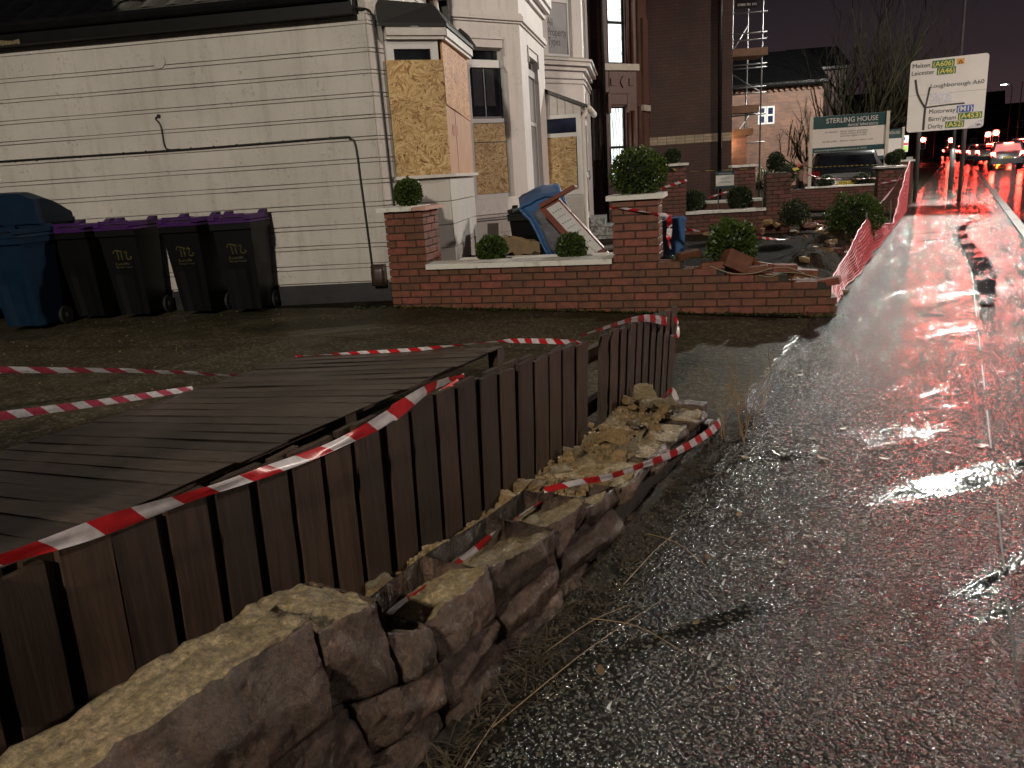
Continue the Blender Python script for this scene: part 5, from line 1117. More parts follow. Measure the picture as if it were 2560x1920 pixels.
# ------------------------------------------------------------------ clipped box balls and other plants
def setone(o, vals):
    at = o.data.attributes.new('tone', 'FLOAT', 'POINT'); at.data.foreach_set('value', vals)
def bush(c, r, label, m=M_BOX, n=2600, ls=.020, sq=(1, 1, .95), name='box_bush', cat='bush', group='clipped box bushes', seed=1, ragged=.06, base=True):
    rd_ = random.Random(seed); c = Vector(c); o = thing(name, c - Vector((0, 0, r * sq[2] * .95)), label, cat, group)
    mb = MB(); tone = []
    for i in range(n):
        z = rd_.uniform(-.92, 1); ph = rd_.uniform(0, 2 * pi); s_ = math.sqrt(1 - z * z); d = Vector((s_ * cos(ph), s_ * sin(ph), z))
        lump = 1 + ragged * nz(d * 2.3 + Vector((seed, 0, 0))) * 1.6 + ragged * nz(d * 6 + Vector((0, seed, 0)))
        dep_ = rd_.random() ** 2.2; rr = r * lump * (1 - .30 * dep_) * (1 if rd_.random() > .05 else rd_.uniform(1.02, 1.13))
        p = c + Vector((d.x * sq[0], d.y * sq[1], d.z * sq[2])) * rr
        ax = (d + Vector((rd_.uniform(-1, 1), rd_.uniform(-1, 1), rd_.uniform(-.6, 1.2))) * .9).normalized(); sd_ = ax.cross(Vector((rd_.uniform(-1, 1), rd_.uniform(-1, 1), rd_.uniform(-1, 1)))).normalized()
        L = ls * rd_.uniform(.7, 1.35); wv = L * .42; k = len(mb.v)
        mb.add([p - ax * L * .5, p + sd_ * wv, p + ax * L * .6, p - sd_ * wv], [(0, 1, 2, 3)])
        tv = max(0, min(1, rd_.gauss(.45, .25))); tone += [tv] * 4
    setone(part('foliage', mb, m, o, kind='stuff'), tone)
    mb = MB(); mb.ball(c, (r * .74 * sq[0], r * .74 * sq[1], r * .74 * sq[2]), 14, 9, lambda d: 1 + .1 * nz(d * 2)); part('dark_core', mb, M_DARKIN, o)  # plain dark ball filling the bush behind its leaves
    if base: mb = MB(); mb.tube([c - Vector((0, 0, r * sq[2] * 1.02)), c - Vector((0, 0, r * .4))], r * .10, 6); part('stem', mb, M_TWIG, o)
    return o
bush(WA.p(.21, -.20, 1.175), .150, 'small box ball on the left brick pier', seed=2, ls=.026, ragged=.10)
bush(WA.p(2.62, -.22, 1.24), .265, 'largest box ball, on the right brick pier', seed=3, n=4200, sq=(1.02, 1, .88), ls=.026, ragged=.09)
bush(WA.p(1.05, -.32, .55), .155, 'box ball behind the white coping, left of the pair', seed=4, ls=.03, ragged=.13, sq=(1.05, 1, .9))
bush(WA.p(1.91, -.30, .53), .155, 'box ball behind the white coping, below the fallen noticeboard', seed=5, ls=.024, ragged=.11)
bush(WA.p(3.50, -.42, .52), .215, 'loose bright box bush on the broken end of the garden wall', seed=6, n=3000, ragged=.24, ls=.034)
bush((5.25, 11.85, .36), .37, 'big straggly bush above the rubble beside the netting', seed=7, n=4200, ragged=.26, ls=.038, m=M_BOX)
bush((4.85, 13.2, .38), .24, 'dark bush half hidden behind the big straggly one', M_BOX2, 1200, .03, seed=8, ragged=.12)
bush(WB.p(.28, -.28, .60), .215, 'dark clipped bush on the rear wall, left of its pair', M_BOX2, 1900, .028, (1.05, 1, .92), seed=9)
bush(WB.p(1.15, -.28, .60), .225, 'dark clipped bush on the rear wall, right of its pair', M_BOX2, 1900, .028, (1.05, 1, .95), seed=10)
bush(WB.p(.0, -.65, .62), .20, 'dark clipped bush tucked behind the near rear pier', M_BOX2, 1200, .03, seed=15)
bush(WB.p(-.11, -.24, 1.44), .155, 'flat-topped dark bush on the capped rear pier', M_BOX2, 1300, .026, (1.05, 1, .95), seed=11)
bush(WB.p(1.80, -.24, 1.21), .17, 'dark bush on the broken rear pier', M_BOX2, 1200, .028, (1, 1, 1.1), seed=12)
bush((9.02, 18.5, 1.10), .16, 'dark clipped bush on the wide front pier', M_BOX2, 1100, .032, (1.1, 1, .95), seed=13)
bush(PG.p(.02, -.2, 1.15), .17, 'dark clipped bush on the narrow pier by the sign post', M_BOX2, 1100, .032, seed=14)
bush((8.36, 20.6, .61), .18, 'dark clipped bush in front of the parked car number plate', M_BOX2, 900, .035, (1.1, 1, .9), seed=16)
bush((9.3, 20.5, .60), .22, 'dark clipped bush right of the number plate', M_BOX2, 900, .035, (1.4, 1, .8), seed=17)
bush((8.05, 22.5, .85), .30, 'dark round shrub near the spiky plant', M_BOX2, 900, .04, seed=18)
sp = thing('spiky_plant', (8.85, 26, .0), 'sprawling spiky-leaved plant in front of the far brick house', 'plant'); mb = MB(); tone = []
rd_ = random.Random(4)
for i in range(150):
    a = rd_.uniform(0, 2 * pi); e_ = rd_.uniform(.15, 1.3); L = rd_.uniform(.6, 1.15); d = Vector((cos(a) * cos(e_), sin(a) * cos(e_), sin(e_))); b0 = Vector((8.85 + rd_.uniform(-.5, .5), 26 + rd_.uniform(-.2, .2), .35)); s_ = d.cross(Vector((0, 0, 1))).normalized() * .022
    m_ = b0 + d * L * .6; t_ = b0 + d * L - Vector((0, 0, .12 * L)); mb.add([b0 - s_, b0 + s_, m_ + s_, m_ - s_, t_], [(0, 1, 2, 3), (3, 2, 4)]); tone += [rd_.random()] * 5
setone(part('leaves', mb, M_SPIKE, sp, kind='stuff'), tone); mb = MB(); mb.cyl((8.85, 26, 0), .1, -.1, .5, 8); part('stem', mb, M_TWIG, sp)
# weeds: dry weed by the wall end, straw at the wall foot, green scraps along the brick wall
dw = thing('dry_weed', W(4.05, -.95, PAVE), 'tall dry brown weed at the end of the stone wall', 'weed'); mb = MB(); rd_ = random.Random(8)
def stem(mb, p, d, L, r, depth):
    P = [p]; q = Vector(p); dd = Vector(d)
    for k in range(6): dd = (dd + Vector((rd_.uniform(-.13, .13), rd_.uniform(-.13, .13), rd_.uniform(-.02, .10)))).normalized(); q = q + dd * L / 6; P.append(q)
    mb.tube(P, r, 4, True, r * .35)
    if depth:
        for k in (2, 3, 4, 5):
            if rd_.random() < .8: stem(mb, P[k], (dd + Vector((rd_.uniform(-.9, .9), rd_.uniform(-.9, .9), .2))).normalized(), L * rd_.uniform(.25, .45), r * .6, depth - 1)
for i in range(9): stem(mb, W(4.05 + rd_.uniform(-.12, .12), -.93 + rd_.uniform(-.06, .06), PAVE), Vector((rd_.uniform(-.15, .45), rd_.uniform(-.1, .4), 1)).normalized(), rd_.uniform(.22, .50), .0035, 2)
part('stems', mb, M_TWIG, dw)
def tufts(name, pts, label, cat, m, L=(.03, .09), wd=.003, lie=.6, per=7, seed=1):
    rd_ = random.Random(seed); mb = MB(); tone = []
    for p in pts:
        for k in range(per):
            a = rd_.uniform(0, 2 * pi); e_ = rd_.uniform(.05, 1.4) * (1 - lie) + rd_.uniform(0, .35) * lie; l_ = rd_.uniform(*L); d = Vector((cos(a) * cos(e_), sin(a) * cos(e_), sin(e_))); s_ = d.cross(Vector((0, 0, 1))).normalized() * wd
            b0 = Vector(p) + Vector((rd_.uniform(-.03, .03), rd_.uniform(-.03, .03), .004)); m_ = b0 + d * l_ * .6; t_ = b0 + d * l_ + Vector((0, 0, -.1 * l_))
            mb.add([b0 - s_, b0 + s_, m_ + s_, m_ - s_, t_], [(0, 1, 2, 3), (3, 2, 4)]); tone += [rd_.random()] * 5
    o = part(name, mb, m); tag(o, label, cat, kind='stuff'); setone(o, tone); return o
rd_ = random.Random(21)
vz = lambda a, b: PAVE + .006 + max(0, (-.93 - b) * .18)
tufts('dry_grass', [W(a, b, vz(a, b)) for a, b in [(rd_.uniform(1.1, 4.2), -1.06 + abs(rd_.gauss(0, .07))) for i in range(230)]], 'dry straw and dead grass along the foot of the stone wall', 'grass', M_STRAW, (.03, .12), .0016, .75, 5, 3)
tufts('wall_weeds', [WA.p(rd_.uniform(-.3, 4.5), .02 + abs(rd_.gauss(0, .05)), lerp_tab(0, [(0, 0)]) - .036 * max(0, 0)) + Vector((0, 0, 0)) for i in range(0)] + [Vector((q.x, q.y, gz(q.dot(RD.d), q.dot(RD.n)) + .005)) for q in [WA.p(rd_.uniform(-.5, 4.5), .015 + abs(rd_.gauss(0, .045))) for i in range(330)]], 'small green weeds and litter along the foot of the brick wall', 'weeds', M_IVY, (.015, .05), .006, .5, 4, 5)
tufts('planter_weeds', [WA.p(rd_.uniform(1.2, 1.85), rd_.uniform(-.42, -.25), .385) for i in range(40)] + [WA.p(rd_.uniform(2.9, 3.5), rd_.uniform(-.25, -.05), .40) for i in range(30)], 'low green weeds in the planter behind the coping', 'weeds', M_IVY, (.02, .06), .009, .4, 5, 6)
tufts('rubble_weeds', [Vector((q.x, q.y, gz(*(0, -1.2)) + rd_.uniform(.02, .2))) for q in [W(rd_.uniform(8.3, 14.5), rd_.uniform(-1.75, -1.1)) for i in range(420)]], 'dead grass and roots over the spoil behind the netting', 'grass', M_STRAW, (.05, .22), .003, .6, 6, 9)
for i, (a, b, a2, b2) in enumerate(((1.05, -.93, 1.62, -1.0), (1.5, -.98, 2.3, -.78), (2.1, -.95, 2.05, -.62), (2.35, -.93, 2.9, -.86), (1.85, -1.0, 2.25, -.86), (2.75, -.98, 2.6, -.7))):
    mb = MB(); mb.tube(catmull([W(a, b, vz(a, b) + .012), W((a + a2) / 2 + .02, (b + b2) / 2, PAVE + .035), W(a2, b2, PAVE + .012)], 6), .0022, 4, True, .001)
    single('straw_stem', mb, M_TWIG, 'long dry straw stem lying at the foot of the stone wall', 'straw', 'straw stems by the wall')
mb = MB(); rd_ = random.Random(77)
for i in range(1500):
    a, b = rd_.uniform(.9, 4.6), -1.05 + abs(rd_.gauss(0, .17)); s_ = rd_.uniform(.002, .0065); c = W(a, b, vz(a, b) + s_ * .2)
    mb.lattice(1, 1, 1, lambda u, v, w: c + Vector((u - .5, v - .5, (w - .5) * .7)) * s_ * (1.4 + .9 * nz((u * 3 + i, v * 3, w * 3))))
tag(part('loose_grit', mb, M_SOIL if False else mat('dark_grit', (.03, .025, .018), (.12, .10, .07), .5, 60)), 'loose grit and small chips along the foot of the stone wall', 'grit', kind='stuff')
mb = MB(); rd_ = random.Random(55)
for i in range(130):
    a, b = rd_.uniform(3.2, 6.6), rd_.uniform(-9, -1.4); s_ = rd_.uniform(.003, .011); c = W(a, b, gz(a, b) + .012)
    mb.lattice(1, 1, 1, lambda u, v, w: c + Vector((u - .5, v - .5, (w - .5) * .4)) * s_ * (1.4 + .9 * nz((u * 3 + i, v * 3, w * 3))))
tag(part('driveway_crumbs', mb, M_CARD), 'pale crumbs and leaf bits scattered over the wet driveway', 'crumbs', kind='stuff')
# leaves and litter on the pavement
lf = MB(); lf.lattice(4, 2, 1, lambda u, v, w: Vector(((u - .5) * .05, (v - .5) * .028 * sin(pi * min(max(u, .12), .88)), .002 * w + .008 * (u - .5) ** 2 * 4 * .5)))
lme = lf.mesh('dead_leaf', mat('dead_leaf', (.10, .065, .03), (.2, .13, .06), .4, 8, rnd=.3))
rd_ = random.Random(33)
for i in range(34):
    a, b = rd_.uniform(1.7, 6), rd_.uniform(-.85, .6); o = inst('dead_leaf', lme, None, W(a, b, PAVE + .006), rd_.uniform(0, 6), scale=(rd_.uniform(.5, 1.1),) * 3); tag(o, 'small dead leaf lying on the wet pavement', 'leaf', 'leaves on the pavement')
for i, (a, b) in enumerate(((3.55, -.86), (1.72, -.74), (2.5, -.62), (2.05, -.55))):
    mb = MB(); mb.lattice(3, 2, 1, lambda u, v, w: W(a + .02 * u + .006 * nz((u * 3, v, i)), b + .008 * v, PAVE + .006 + .006 * w + .01 * u * v)); single('paper_scrap', mb, M_PAPER, ('white paper scrap beside the stone wall end', 'white paper scrap near the bottom of the stone wall', 'white scrap in the straw midway along the wall', 'tiny white scrap on open pavement')[i], 'litter')
mb = MB(); mb.lattice(4, 2, 1, lambda u, v, w: W(3.02 + .02 * v, .36 + .11 * u, PAVE + .004 + .012 * w)); single('metal_cover', mb, M_STEEL, 'small grey metal plate on the pavement at the right edge', 'plate')

# ------------------------------------------------------------------ fallen noticeboard, crushed blue crate and debris in the front garden
nb = thing('noticeboard', (.95, 9.25, .2), 'red-brown framed noticeboard with white sheet, toppled behind the garden wall', 'noticeboard')
A_, B_, C_ = Vector((.455, 9.36, .885)), Vector((.655, 9.30, .985)), Vector((.955, 9.20, .285))
ex = (C_ - A_); ey = (B_ - A_) * 1.0; en = ex.cross(ey).normalized(); en = en if en.y < 0 else -en
def nbx(u0, u1, v0, v1, d0, d1, m, nm, par):
    mb = MB(); mb.hexa([A_ + ex * u + ey * v + en * d for d in (d0, d1) for u, v in ((u0, v0), (u1, v0), (u1, v1), (u0, v1))]); return part(nm, mb, m, par)
nbx(-.02, 1.02, -.05, 1.08, -.10, -.012, M_REDFRAME, 'frame', nb); sh_ = nbx(.04, .97, .27, 1.0, -.012, .0, M_PAPER, 'sheet', nb)
nbx(-.07, -.01, .1, 2.15, -.10, .03, M_REDFRAME, 'top_board', nb); nbx(1.02, 1.05, -.05, 1.08, -.12, .02, M_REDFRAME, 'end_board', nb)
for i in range(7):
    for k in range(4 if i % 2 == 0 else 1): u0 = .14 + i * .105; nbx(u0, u0 + (.012 if i % 2 == 0 else .006), .36 + k * .14, .36 + k * .14 + (.09 if i % 2 == 0 else .48), .0005, .0015, M_LETDARK, 'printed_line', sh_)
mb = MB(); mb.tube(catmull([C_ + Vector((-.05, -.03, .25)), C_ + Vector((.08, -.05, .12)), C_ + Vector((.20, -.06, .0)), C_ + Vector((.22, -.06, -.03))], 8), .008, 6); part('bent_wire', mb, M_WPIPE, nb)
cb = thing('crushed_blue_crate', (.5, 9.8, .1), 'crushed blue plastic crate tipped on its side behind the noticeboard', 'crate')
p0, p1, p2, p3 = Vector((.235, 9.9, .885)), Vector((.715, 9.72, 1.03)), Vector((.91, 9.6, .42)), Vector((.60, 9.8, .27))
def crate(u, v, w):
    q = (p0 * (1 - u) + p1 * u) * (1 - v) + (p3 * (1 - u) + p2 * u) * v; k = 1 - .12 * w
    return q + Vector((0, .38 * w, .12 * w)) + Vector((.03 * sin(v * 5 + u), 0, .05 * sin(u * pi) * (1 - v) + .025 * nz((u * 4, v * 4, w * 2), 1.5)))
mb = MB(); nx_, ny_, nz_ = 10, 12, 4
def shell(): 
    m2 = MB(); m2.lattice(nx_, ny_, nz_, crate); return m2
full = shell(); keep = MB(); keep.v = full.v
for f, q in zip(full.f, full.mi):
    cs = [full.v[i] for i in f]
    keep.f.append(f); keep.mi.append(q)
part('shell', keep, M_BLUE, cb, True)
mb = MB(); mb.lattice(8, 10, 1, lambda u, v, w: crate(.13 + .74 * u, .16 + .78 * v, 0) + Vector((0, -.012 - .006 * w + .03 * nz((u * 3, v * 4, 2), 1.3), 0))); part('torn_liner', mb, M_FILM, cb, True)
for P in ([(0, 0), (1, 0)], [(0, 0), (0, 1)], [(0, 1), (1, 1)], [(1, 0), (1, 1)]):
    (u0, v0), (u1, v1) = P; mb = MB(); mb.tube([crate(u0 + (u1 - u0) * k / 8, v0 + (v1 - v0) * k / 8, 0) + Vector((0, -.015, 0)) for k in range(9)], .022, 6); part('rim', mb, M_BLUE, cb, True)
dk = bin_(Fr(.15, 11.25, 98), .32, .0, 'black bin shape filling the dark area behind the crushed crate', M_BINK, M_BINK, logo=False, group='garden debris', hh=.8)  # bin shape kept to fill the black area here
mb = MB(); mb.lattice(2, 2, 4, lambda u, v, w: Vector((-.20 + .14 * u + .02 * w, 10.1 - .08 * v, .36 + .36 * w))); single('black_post_box', mb, M_METER, 'small black box standing in the front garden debris', 'box')
mb = MB(); mb.lattice(7, 6, 4, lambda u, v, w: Vector((.02 + .42 * u, 9.55 + .3 * v, .36 + .22 * w * (1 - .5 * u)) ) + Vector((.05 * nz((u * 3, v * 3, w)), 0, .07 * nz((u * 4, v * 4, w * 2))))); single('wet_cardboard', mb, M_CARD, 'crumpled wet cardboard between the two box balls', 'cardboard')
mb = MB(); rd_ = random.Random(5)
for i in range(170):
    c = Vector((rd_.uniform(-.6, 1.6), rd_.uniform(9.3, 11.2), rd_.uniform(.02, .34))); s_ = rd_.uniform(.03, .11)
    mb.lattice(2, 2, 2, lambda u, v, w: c + Vector(((u - .5) * s_ * 1.8, (v - .5) * s_, (w - .5) * s_ * .7)) * (1.1 + .7 * nz((u * 3 + i, v * 3, w * 3))))
tag(part('garden_debris', mb, M_SOIL), 'heap of dark soil and broken debris in the front garden', 'debris', kind='stuff')
mb = MB(); mb.tube(catmull([Vector((1.15, 9.0, .42)), Vector((1.3, 8.95, .44)), Vector((1.5, 8.85, .50)), Vector((1.6, 8.7, .56))], 6), .035, 8); single('grey_pipe_scrap', mb, M_SLATE, 'bent grey pipe scrap behind the right brick pier', 'pipe')
# small blue tub in the yard
tb_ = thing('blue_tub', (1.86, 9.0, -.08), 'small tapered blue and grey tub behind the right brick pier', 'tub')
TF = Fr(1.86, 9.0, 98); mb = MB(); mb.lattice(4, 3, 4, lambda u, v, w: TF.p((u - .5) * (.26 + .10 * w), (.5 - v) * (.24 + .08 * w), -.08 + .36 * w)); part('lower_body', mb, mat('grey_blue_plastic', (.10, .15, .21), (.14, .19, .26), .4, 6), tb_)
mb = MB(); mb.lattice(4, 3, 3, lambda u, v, w: TF.p((u - .5) * (.36 + .03 * w), (.5 - v) * (.32 + .03 * w), .28 + .43 * w)); part('upper_body', mb, M_BLUE, tb_); mb = MB(); mb.box(TF, -.205, .205, -.19, .19, .69, .72); part('rim', mb, M_BLUE, tb_)
mb = MB(); mb.box(TF, -.18, -.03, .18, .183, .30, .66); part('pale_panel', mb, M_SLATE, tb_)
mb = MB(); mb.box(Fr(*W(10.4, -2.4).to_2d(), 98), -.2, .25, -.05, 0, -.02, .05); single('orange_plank', mb, M_REDFRAME, 'short orange-brown plank lying in the yard', 'plank')
# brick rubble heaps in the yard
RKB = [rockmesh('brick_rubble', 50 + i, M_BRICK2 if i % 2 else M_RUBB, 4) for i in range(6)]
for i in range(60):
    a, b = rd_.gauss(15.9, .75), rd_.gauss(-3.05, .55); r_ = math.hypot((a - 15.9) / .9, (b + 3.05) / .7); s_ = rd_.uniform(.07, .2); z = -.06 + max(0, .42 - .25 * r_) * rd_.uniform(.4, 1)
    o = inst('brick_rubble', RKB[i % 6], None, W(a, b, z), rot=Matrix.Rotation(rd_.uniform(0, 6), 4, 'Z') @ Matrix.Rotation(rd_.uniform(-.8, .8), 4, 'X'), scale=(s_ * 1.4, s_, s_ * .8)); tag(o, 'broken brick in the rubble heap at the end of the rear wall', 'rubble', 'brick rubble heap')
mb = MB(); na, nb_ = 50, 16
for i in range(na + 1):
    for j in range(nb_ + 1):
        a = 7.75 + 7.6 * i / na; b = -1.05 - .85 * j / nb_; e_ = sin(pi * min(1, j / nb_)) ** .7; h = lerp_tab(a, [(7.7, .02), (8.5, .12), (10, .26), (12, .33), (14, .42), (15.4, .25)])
        mb.v.append(W(a, b, gz(a, b) - .02 + h * e_ * (1 + .4 * nz((a * 2, b * 2, 1)) + .25 * nz((a * 6, b * 6, 2)))))
for i in range(na):
    for j in range(nb_): k = i * (nb_ + 1) + j; mb.f.append([k, k + 1, k + nb_ + 2, k + nb_ + 1]); mb.mi.append(0)
tag(part('spoil_bank', mb, mat('brown_spoil', (.012, .008, .005), (.050, .033, .018), .9, 14, bmp=(40, 1., .04), spec=.15)), 'bank of brown earth left by the demolished front wall', 'earth', kind='stuff')
for i in range(30):
    a, b = rd_.uniform(8.2, 14.8), rd_.uniform(-1.7, -1.15); s_ = rd_.uniform(.05, .14); e_ = sin(pi * min(1, max(0, (-1.05 - b) / .85))) ** .7; h = lerp_tab(a, [(7.7, .02), (8.5, .12), (10, .26), (12, .33), (14, .42), (15.4, .25)])
    o = inst('brick_rubble', RKB[i % 6], None, W(a, b, gz(a, b) + h * e_ * .95), rot=Matrix.Rotation(rd_.uniform(0, 6), 4, 'Z') @ Matrix.Rotation(rd_.uniform(-.6, .6), 4, 'X'), scale=(s_ * 1.4, s_, s_ * .8)); tag(o, 'broken brick half sunk in the earth bank behind the netting', 'rubble', 'rubble in the earth bank')
for i in range(26):
    a, b = rd_.uniform(7.6, 9.2), rd_.uniform(-1.2, -.92); s_ = rd_.uniform(.03, .09); o = inst('brick_rubble', RKB[i % 6], None, W(a, b, PAVE + .3 * s_), rd_.uniform(0, 6), scale=(s_ * 1.4, s_, s_ * .8)); tag(o, 'broken brick chunk at the pavement corner of the garden wall', 'rubble', 'rubble at the wall corner')
# ------------------------------------------------------------------ road direction sign
RS = Fr(*W(25.25, 0).to_2d(), 29.54 + 90)        # t to the right across the pavement, n back towards us
rs_ = thing('direction_sign', W(25.3, -.36, PAVE), 'large white road direction sign on two grey posts over the pavement', 'road sign')
for b in (-.95, .14): mb = MB(); mb.cyl(RS.p(b, -.075), .055, PAVE, 3.4, 14); part('post', mb, M_GREYP, rs_, True)
mb = MB()
w_, h_ = 1.83, 1.85; T0, Z0 = -1.27, 1.73
pr = []
for cx_, cz_, a0 in ((T0 + w_ - .08, Z0 + h_ - .08, 0), (T0 + .08, Z0 + h_ - .08, 90), (T0 + .08, Z0 + .08, 180), (T0 + w_ - .08, Z0 + .08, 270)):
    for k in range(5): q = rad(a0 + k * 22.5); pr.append(RS.p(cx_ + .08 * cos(q), -.015, cz_ + .08 * sin(q)))
mb.prism(pr, RS.n * .015); pn = part('panel', mb, M_SIGNW, rs_)
mb = MB(); mb.box(RS, T0 + .05, T0 + w_ - .05, -.05, -.016, 2.2, 2.26); mb.box(RS, T0 + .05, T0 + w_ - .05, -.05, -.016, 3.1, 3.16); part('rail', mb, M_GREYP, rs_)
mb = MB(); C = catmull([RS.p(-.925, 0, 2.30), RS.p(-.93, 0, 2.28)], 2)
def stroke(P, wd, m=M_SIGNB, nm='road_diagram', n=.004):
    C = catmull([Vector((x, z, 0)) for x, z in P], 6); q = MB()
    for a, b in zip(C, C[1:]):
        d = (b - a).normalized(); s = Vector((-d.y, d.x, 0)) * wd / 2; e = d * wd * .06
        q.quad(RS.p(a.x - s.x - e.x, n, a.y - s.y - e.y), RS.p(b.x - s.x + e.x, n, b.y - s.y + e.y), RS.p(b.x + s.x + e.x, n, b.y + s.y + e.y), RS.p(a.x + s.x - e.x, n, a.y + s.y - e.y))
    return part(nm, q, m, pn)
X = lambda u: T0 + w_ * u; Zv = lambda v: Z0 + h_ * v
stroke([(X(.225), Zv(.02)), (X(.228), Zv(.20)), (X(.232), Zv(.345))], .060)
stroke([(X(.232), Zv(.33)), (X(.17), Zv(.43)), (X(.115), Zv(.55)), (X(.085), Zv(.70)), (X(.078), Zv(.735))], .055, n=.0045)
stroke([(X(.232), Zv(.33)), (X(.255), Zv(.47)), (X(.275), Zv(.615))], .045, n=.005)
stroke([(X(.232), Zv(.335)), (X(.5), Zv(.350)), (X(.74), Zv(.352))], .040, n=.0055)
def patch(u0, u1, v0, v1, m, s, col, sz, nm='route_patch'):
    q = MB(); q.quad(RS.p(X(u0), .004, Zv(v0)), RS.p(X(u1), .004, Zv(v0)), RS.p(X(u1), .004, Zv(v1)), RS.p(X(u0), .004, Zv(v1))); p_ = part(nm, q, m, pn)
    if s: text(RS, s, X(u0) + .025, Zv(v0) + .030, sz, col, pn, .008, bold=.003, fit=w_ * (u1 - u0) - .05)
def st_(s, u0, u1, v, sz=.165): return text(RS, s, X(u0), Zv(v), sz, M_SIGNB, pn, .006, fit=w_ * (u1 - u0))
st_('Melton', .03, .257, .895); patch(.285, .572, .872, .972, M_SIGNG, '(A606)', M_SIGNY, .185)
st_('Leicester', .025, .322, .795); patch(.352, .595, .772, .868, M_SIGNG, '(A46)', M_SIGNY, .185)
patch(.602, .695, .888, .965, M_SIGNO, None, None, 0, 'diversion_symbol')
q = MB(); t_ = [(.616, .900), (.680, .900), (.648, .952)]; ti = [(.633, .909), (.663, .909), (.648, .934)]
for i in range(3): a, b = t_[i], t_[(i + 1) % 3]; c, d = ti[(i + 1) % 3], ti[i]; q.quad(*[RS.p(X(p[0]), .0065, Zv(p[1])) for p in (a, b, c, d)])
part('triangle', q, M_SIGNB, pn)
st_('Loughborough A60', .285, .965, .60, .150)
st_('Motorway', .29, .63, .245); patch(.645, .86, .228, .325, M_SIGNBL, '(M1)', M_SIGNW, .185)
st_("Birm'gham", .29, .645, .138); patch(.668, .975, .128, .222, M_SIGNG, '(A453)', M_SIGNY, .185)
st_('Derby', .29, .485, .035); patch(.512, .755, .025, .118, M_SIGNG, '(A52)', M_SIGNY, .185)
q = MB(); q.quad(*[RS.p(X(u), .003, Zv(v)) for u, v in ((.29, .375), (.57, .375), (.57, .53), (.29, .53))]); part('pale_patch', q, M_PATCHV, pn)
q = MB(); q.quad(*[RS.p(X(u), .0025, Zv(v)) for u, v in ((.0, .515), (1, .515), (1, .518), (0, .518))]); part('panel_seam', q, M_GREYP, pn)
q = MB(); q.add([RS.p(X(u), .0035, Zv(v)) for u, v in ((.80, .005), (.985, .01), (.99, .12), (.93, .10))], [(0, 1, 2, 3)]); part('peeled_corner', q, M_PATCHV, pn)
q = MB(); q.quad(*[RS.p(X(u), .006, Zv(v)) for u, v in ((.915, .03), (.96, .03), (.96, .05), (.915, .05))]); part('maker_plate', q, M_GREYP, pn)

# ------------------------------------------------------------------ dental laboratory board, second board, agent board
DS = Fr(*WS.p(0, -.05).to_2d(), 104)
d1 = thing('dental_laboratory_sign', DS.p(-.8, 0, .48), 'teal and cream STERLING HOUSE dental laboratory board on two cream posts', 'sign')
for t0 in (-1.665, .095): q = MB(); q.box(DS, t0, t0 + .075, -.04, .04, .50, 2.22); part('post', q, M_CREAMP, d1)
q = MB(); q.box(DS, -1.585, .09, -.012, .012, 1.33, 2.205); brd = part('board', q, M_CREAM, d1)
q = MB(); q.box(DS, -1.583, .088, .0125, .016, 1.905, 2.203); part('header', q, M_TEAL, brd); q = MB(); q.box(DS, -1.583, .088, .0125, .016, 1.335, 1.455); part('footer', q, M_TEAL, brd)
text(DS, 'STERLING HOUSE', -.085, 2.03, .165, M_CREAM, brd, .019, 'RIGHT', wx=.92); text(DS, 'dental laboratory', -.085, 1.93, .105, M_CREAM, brd, .019, 'RIGHT', wx=.95)
for s_, t0, z in (('for dentists:', -1.0, 1.80), ('for the public:', -1.0, 1.575)): text(DS, s_, t0, z, .062, M_LETDARK, brd, .014, 'RIGHT')
for s_, z in (('dental implant specialists', 1.80), ('dental crowns & bridges', 1.745), ('same day digital crowns', 1.69), ('denture repairs | while u wait', 1.575)): text(DS, s_, -.95, z, .064, M_LETDARK, brd, .014)
text(DS, 'www.sterlinghousedentallaboratory.co.uk | 0115', -1.54, 1.375, .062, M_CREAM, brd, .018)
DB = Fr(11.25, 27.0, 98); d2 = thing('second_dental_board', DB.p(1, 0, 0), 'second teal and white dental board half hidden behind the first', 'sign')
q = MB(); q.box(DB, 0., 2.05, -.02, .0, 1.02, 1.95); b2 = part('board', q, M_SIGNW, d2); q = MB(); q.box(DB, 0, 2.05, .0005, .004, 1.66, 1.95); part('header', q, M_TEAL, b2); q = MB(); q.box(DB, 0, 2.05, .0005, .004, 1.02, 1.14); part('footer', q, M_TEAL, b2)
text(DB, 'STERLING HOUSE', 1.98, 1.80, .12, M_CREAM, b2, .006, 'RIGHT'); text(DB, 'for the public:  denture repairs | while', .35, 1.20, .06, M_LETDARK, b2, .003)
for t0 in (0.03, 2.05): q = MB(); q.box(DB, t0, t0 + .07, -.06, .01, -.2, 2.0); part('post', q, M_CREAMP, d2)
AG = Fr(14.72, 30, 98); ag = thing('agent_board', AG.p(.2, 0, 0), 'small white agent board with red and green stripes behind the netting pier', 'sign')
q = MB(); q.box(AG, 0, .42, -.02, 0, 1.2, 1.78); ab_ = part('board', q, M_SIGNW, ag); q = MB(); q.box(AG, 0.01, .41, .0005, .004, 1.44, 1.52); part('red_stripe', q, M_RED, ab_); q = MB(); q.box(AG, .01, .41, .0005, .004, 1.22, 1.40); part('lime_stripe', q, M_LIME, ab_); q = MB(); q.box(AG, .05, .3, .0005, .004, 1.62, 1.72); part('blue_logo', q, M_SIGNBL, ab_)
q = MB(); q.box(AG, .18, .24, -.08, -.02, -.2, 1.7); part('post', q, M_CREAMP, ag)
SM = Fr(*WB.p(.72, -.40).to_2d(), 98); sm = thing('small_dental_plate', SM.p(.15, 0, .5), 'small teal and white plate on the rear wall between dark bushes', 'sign')
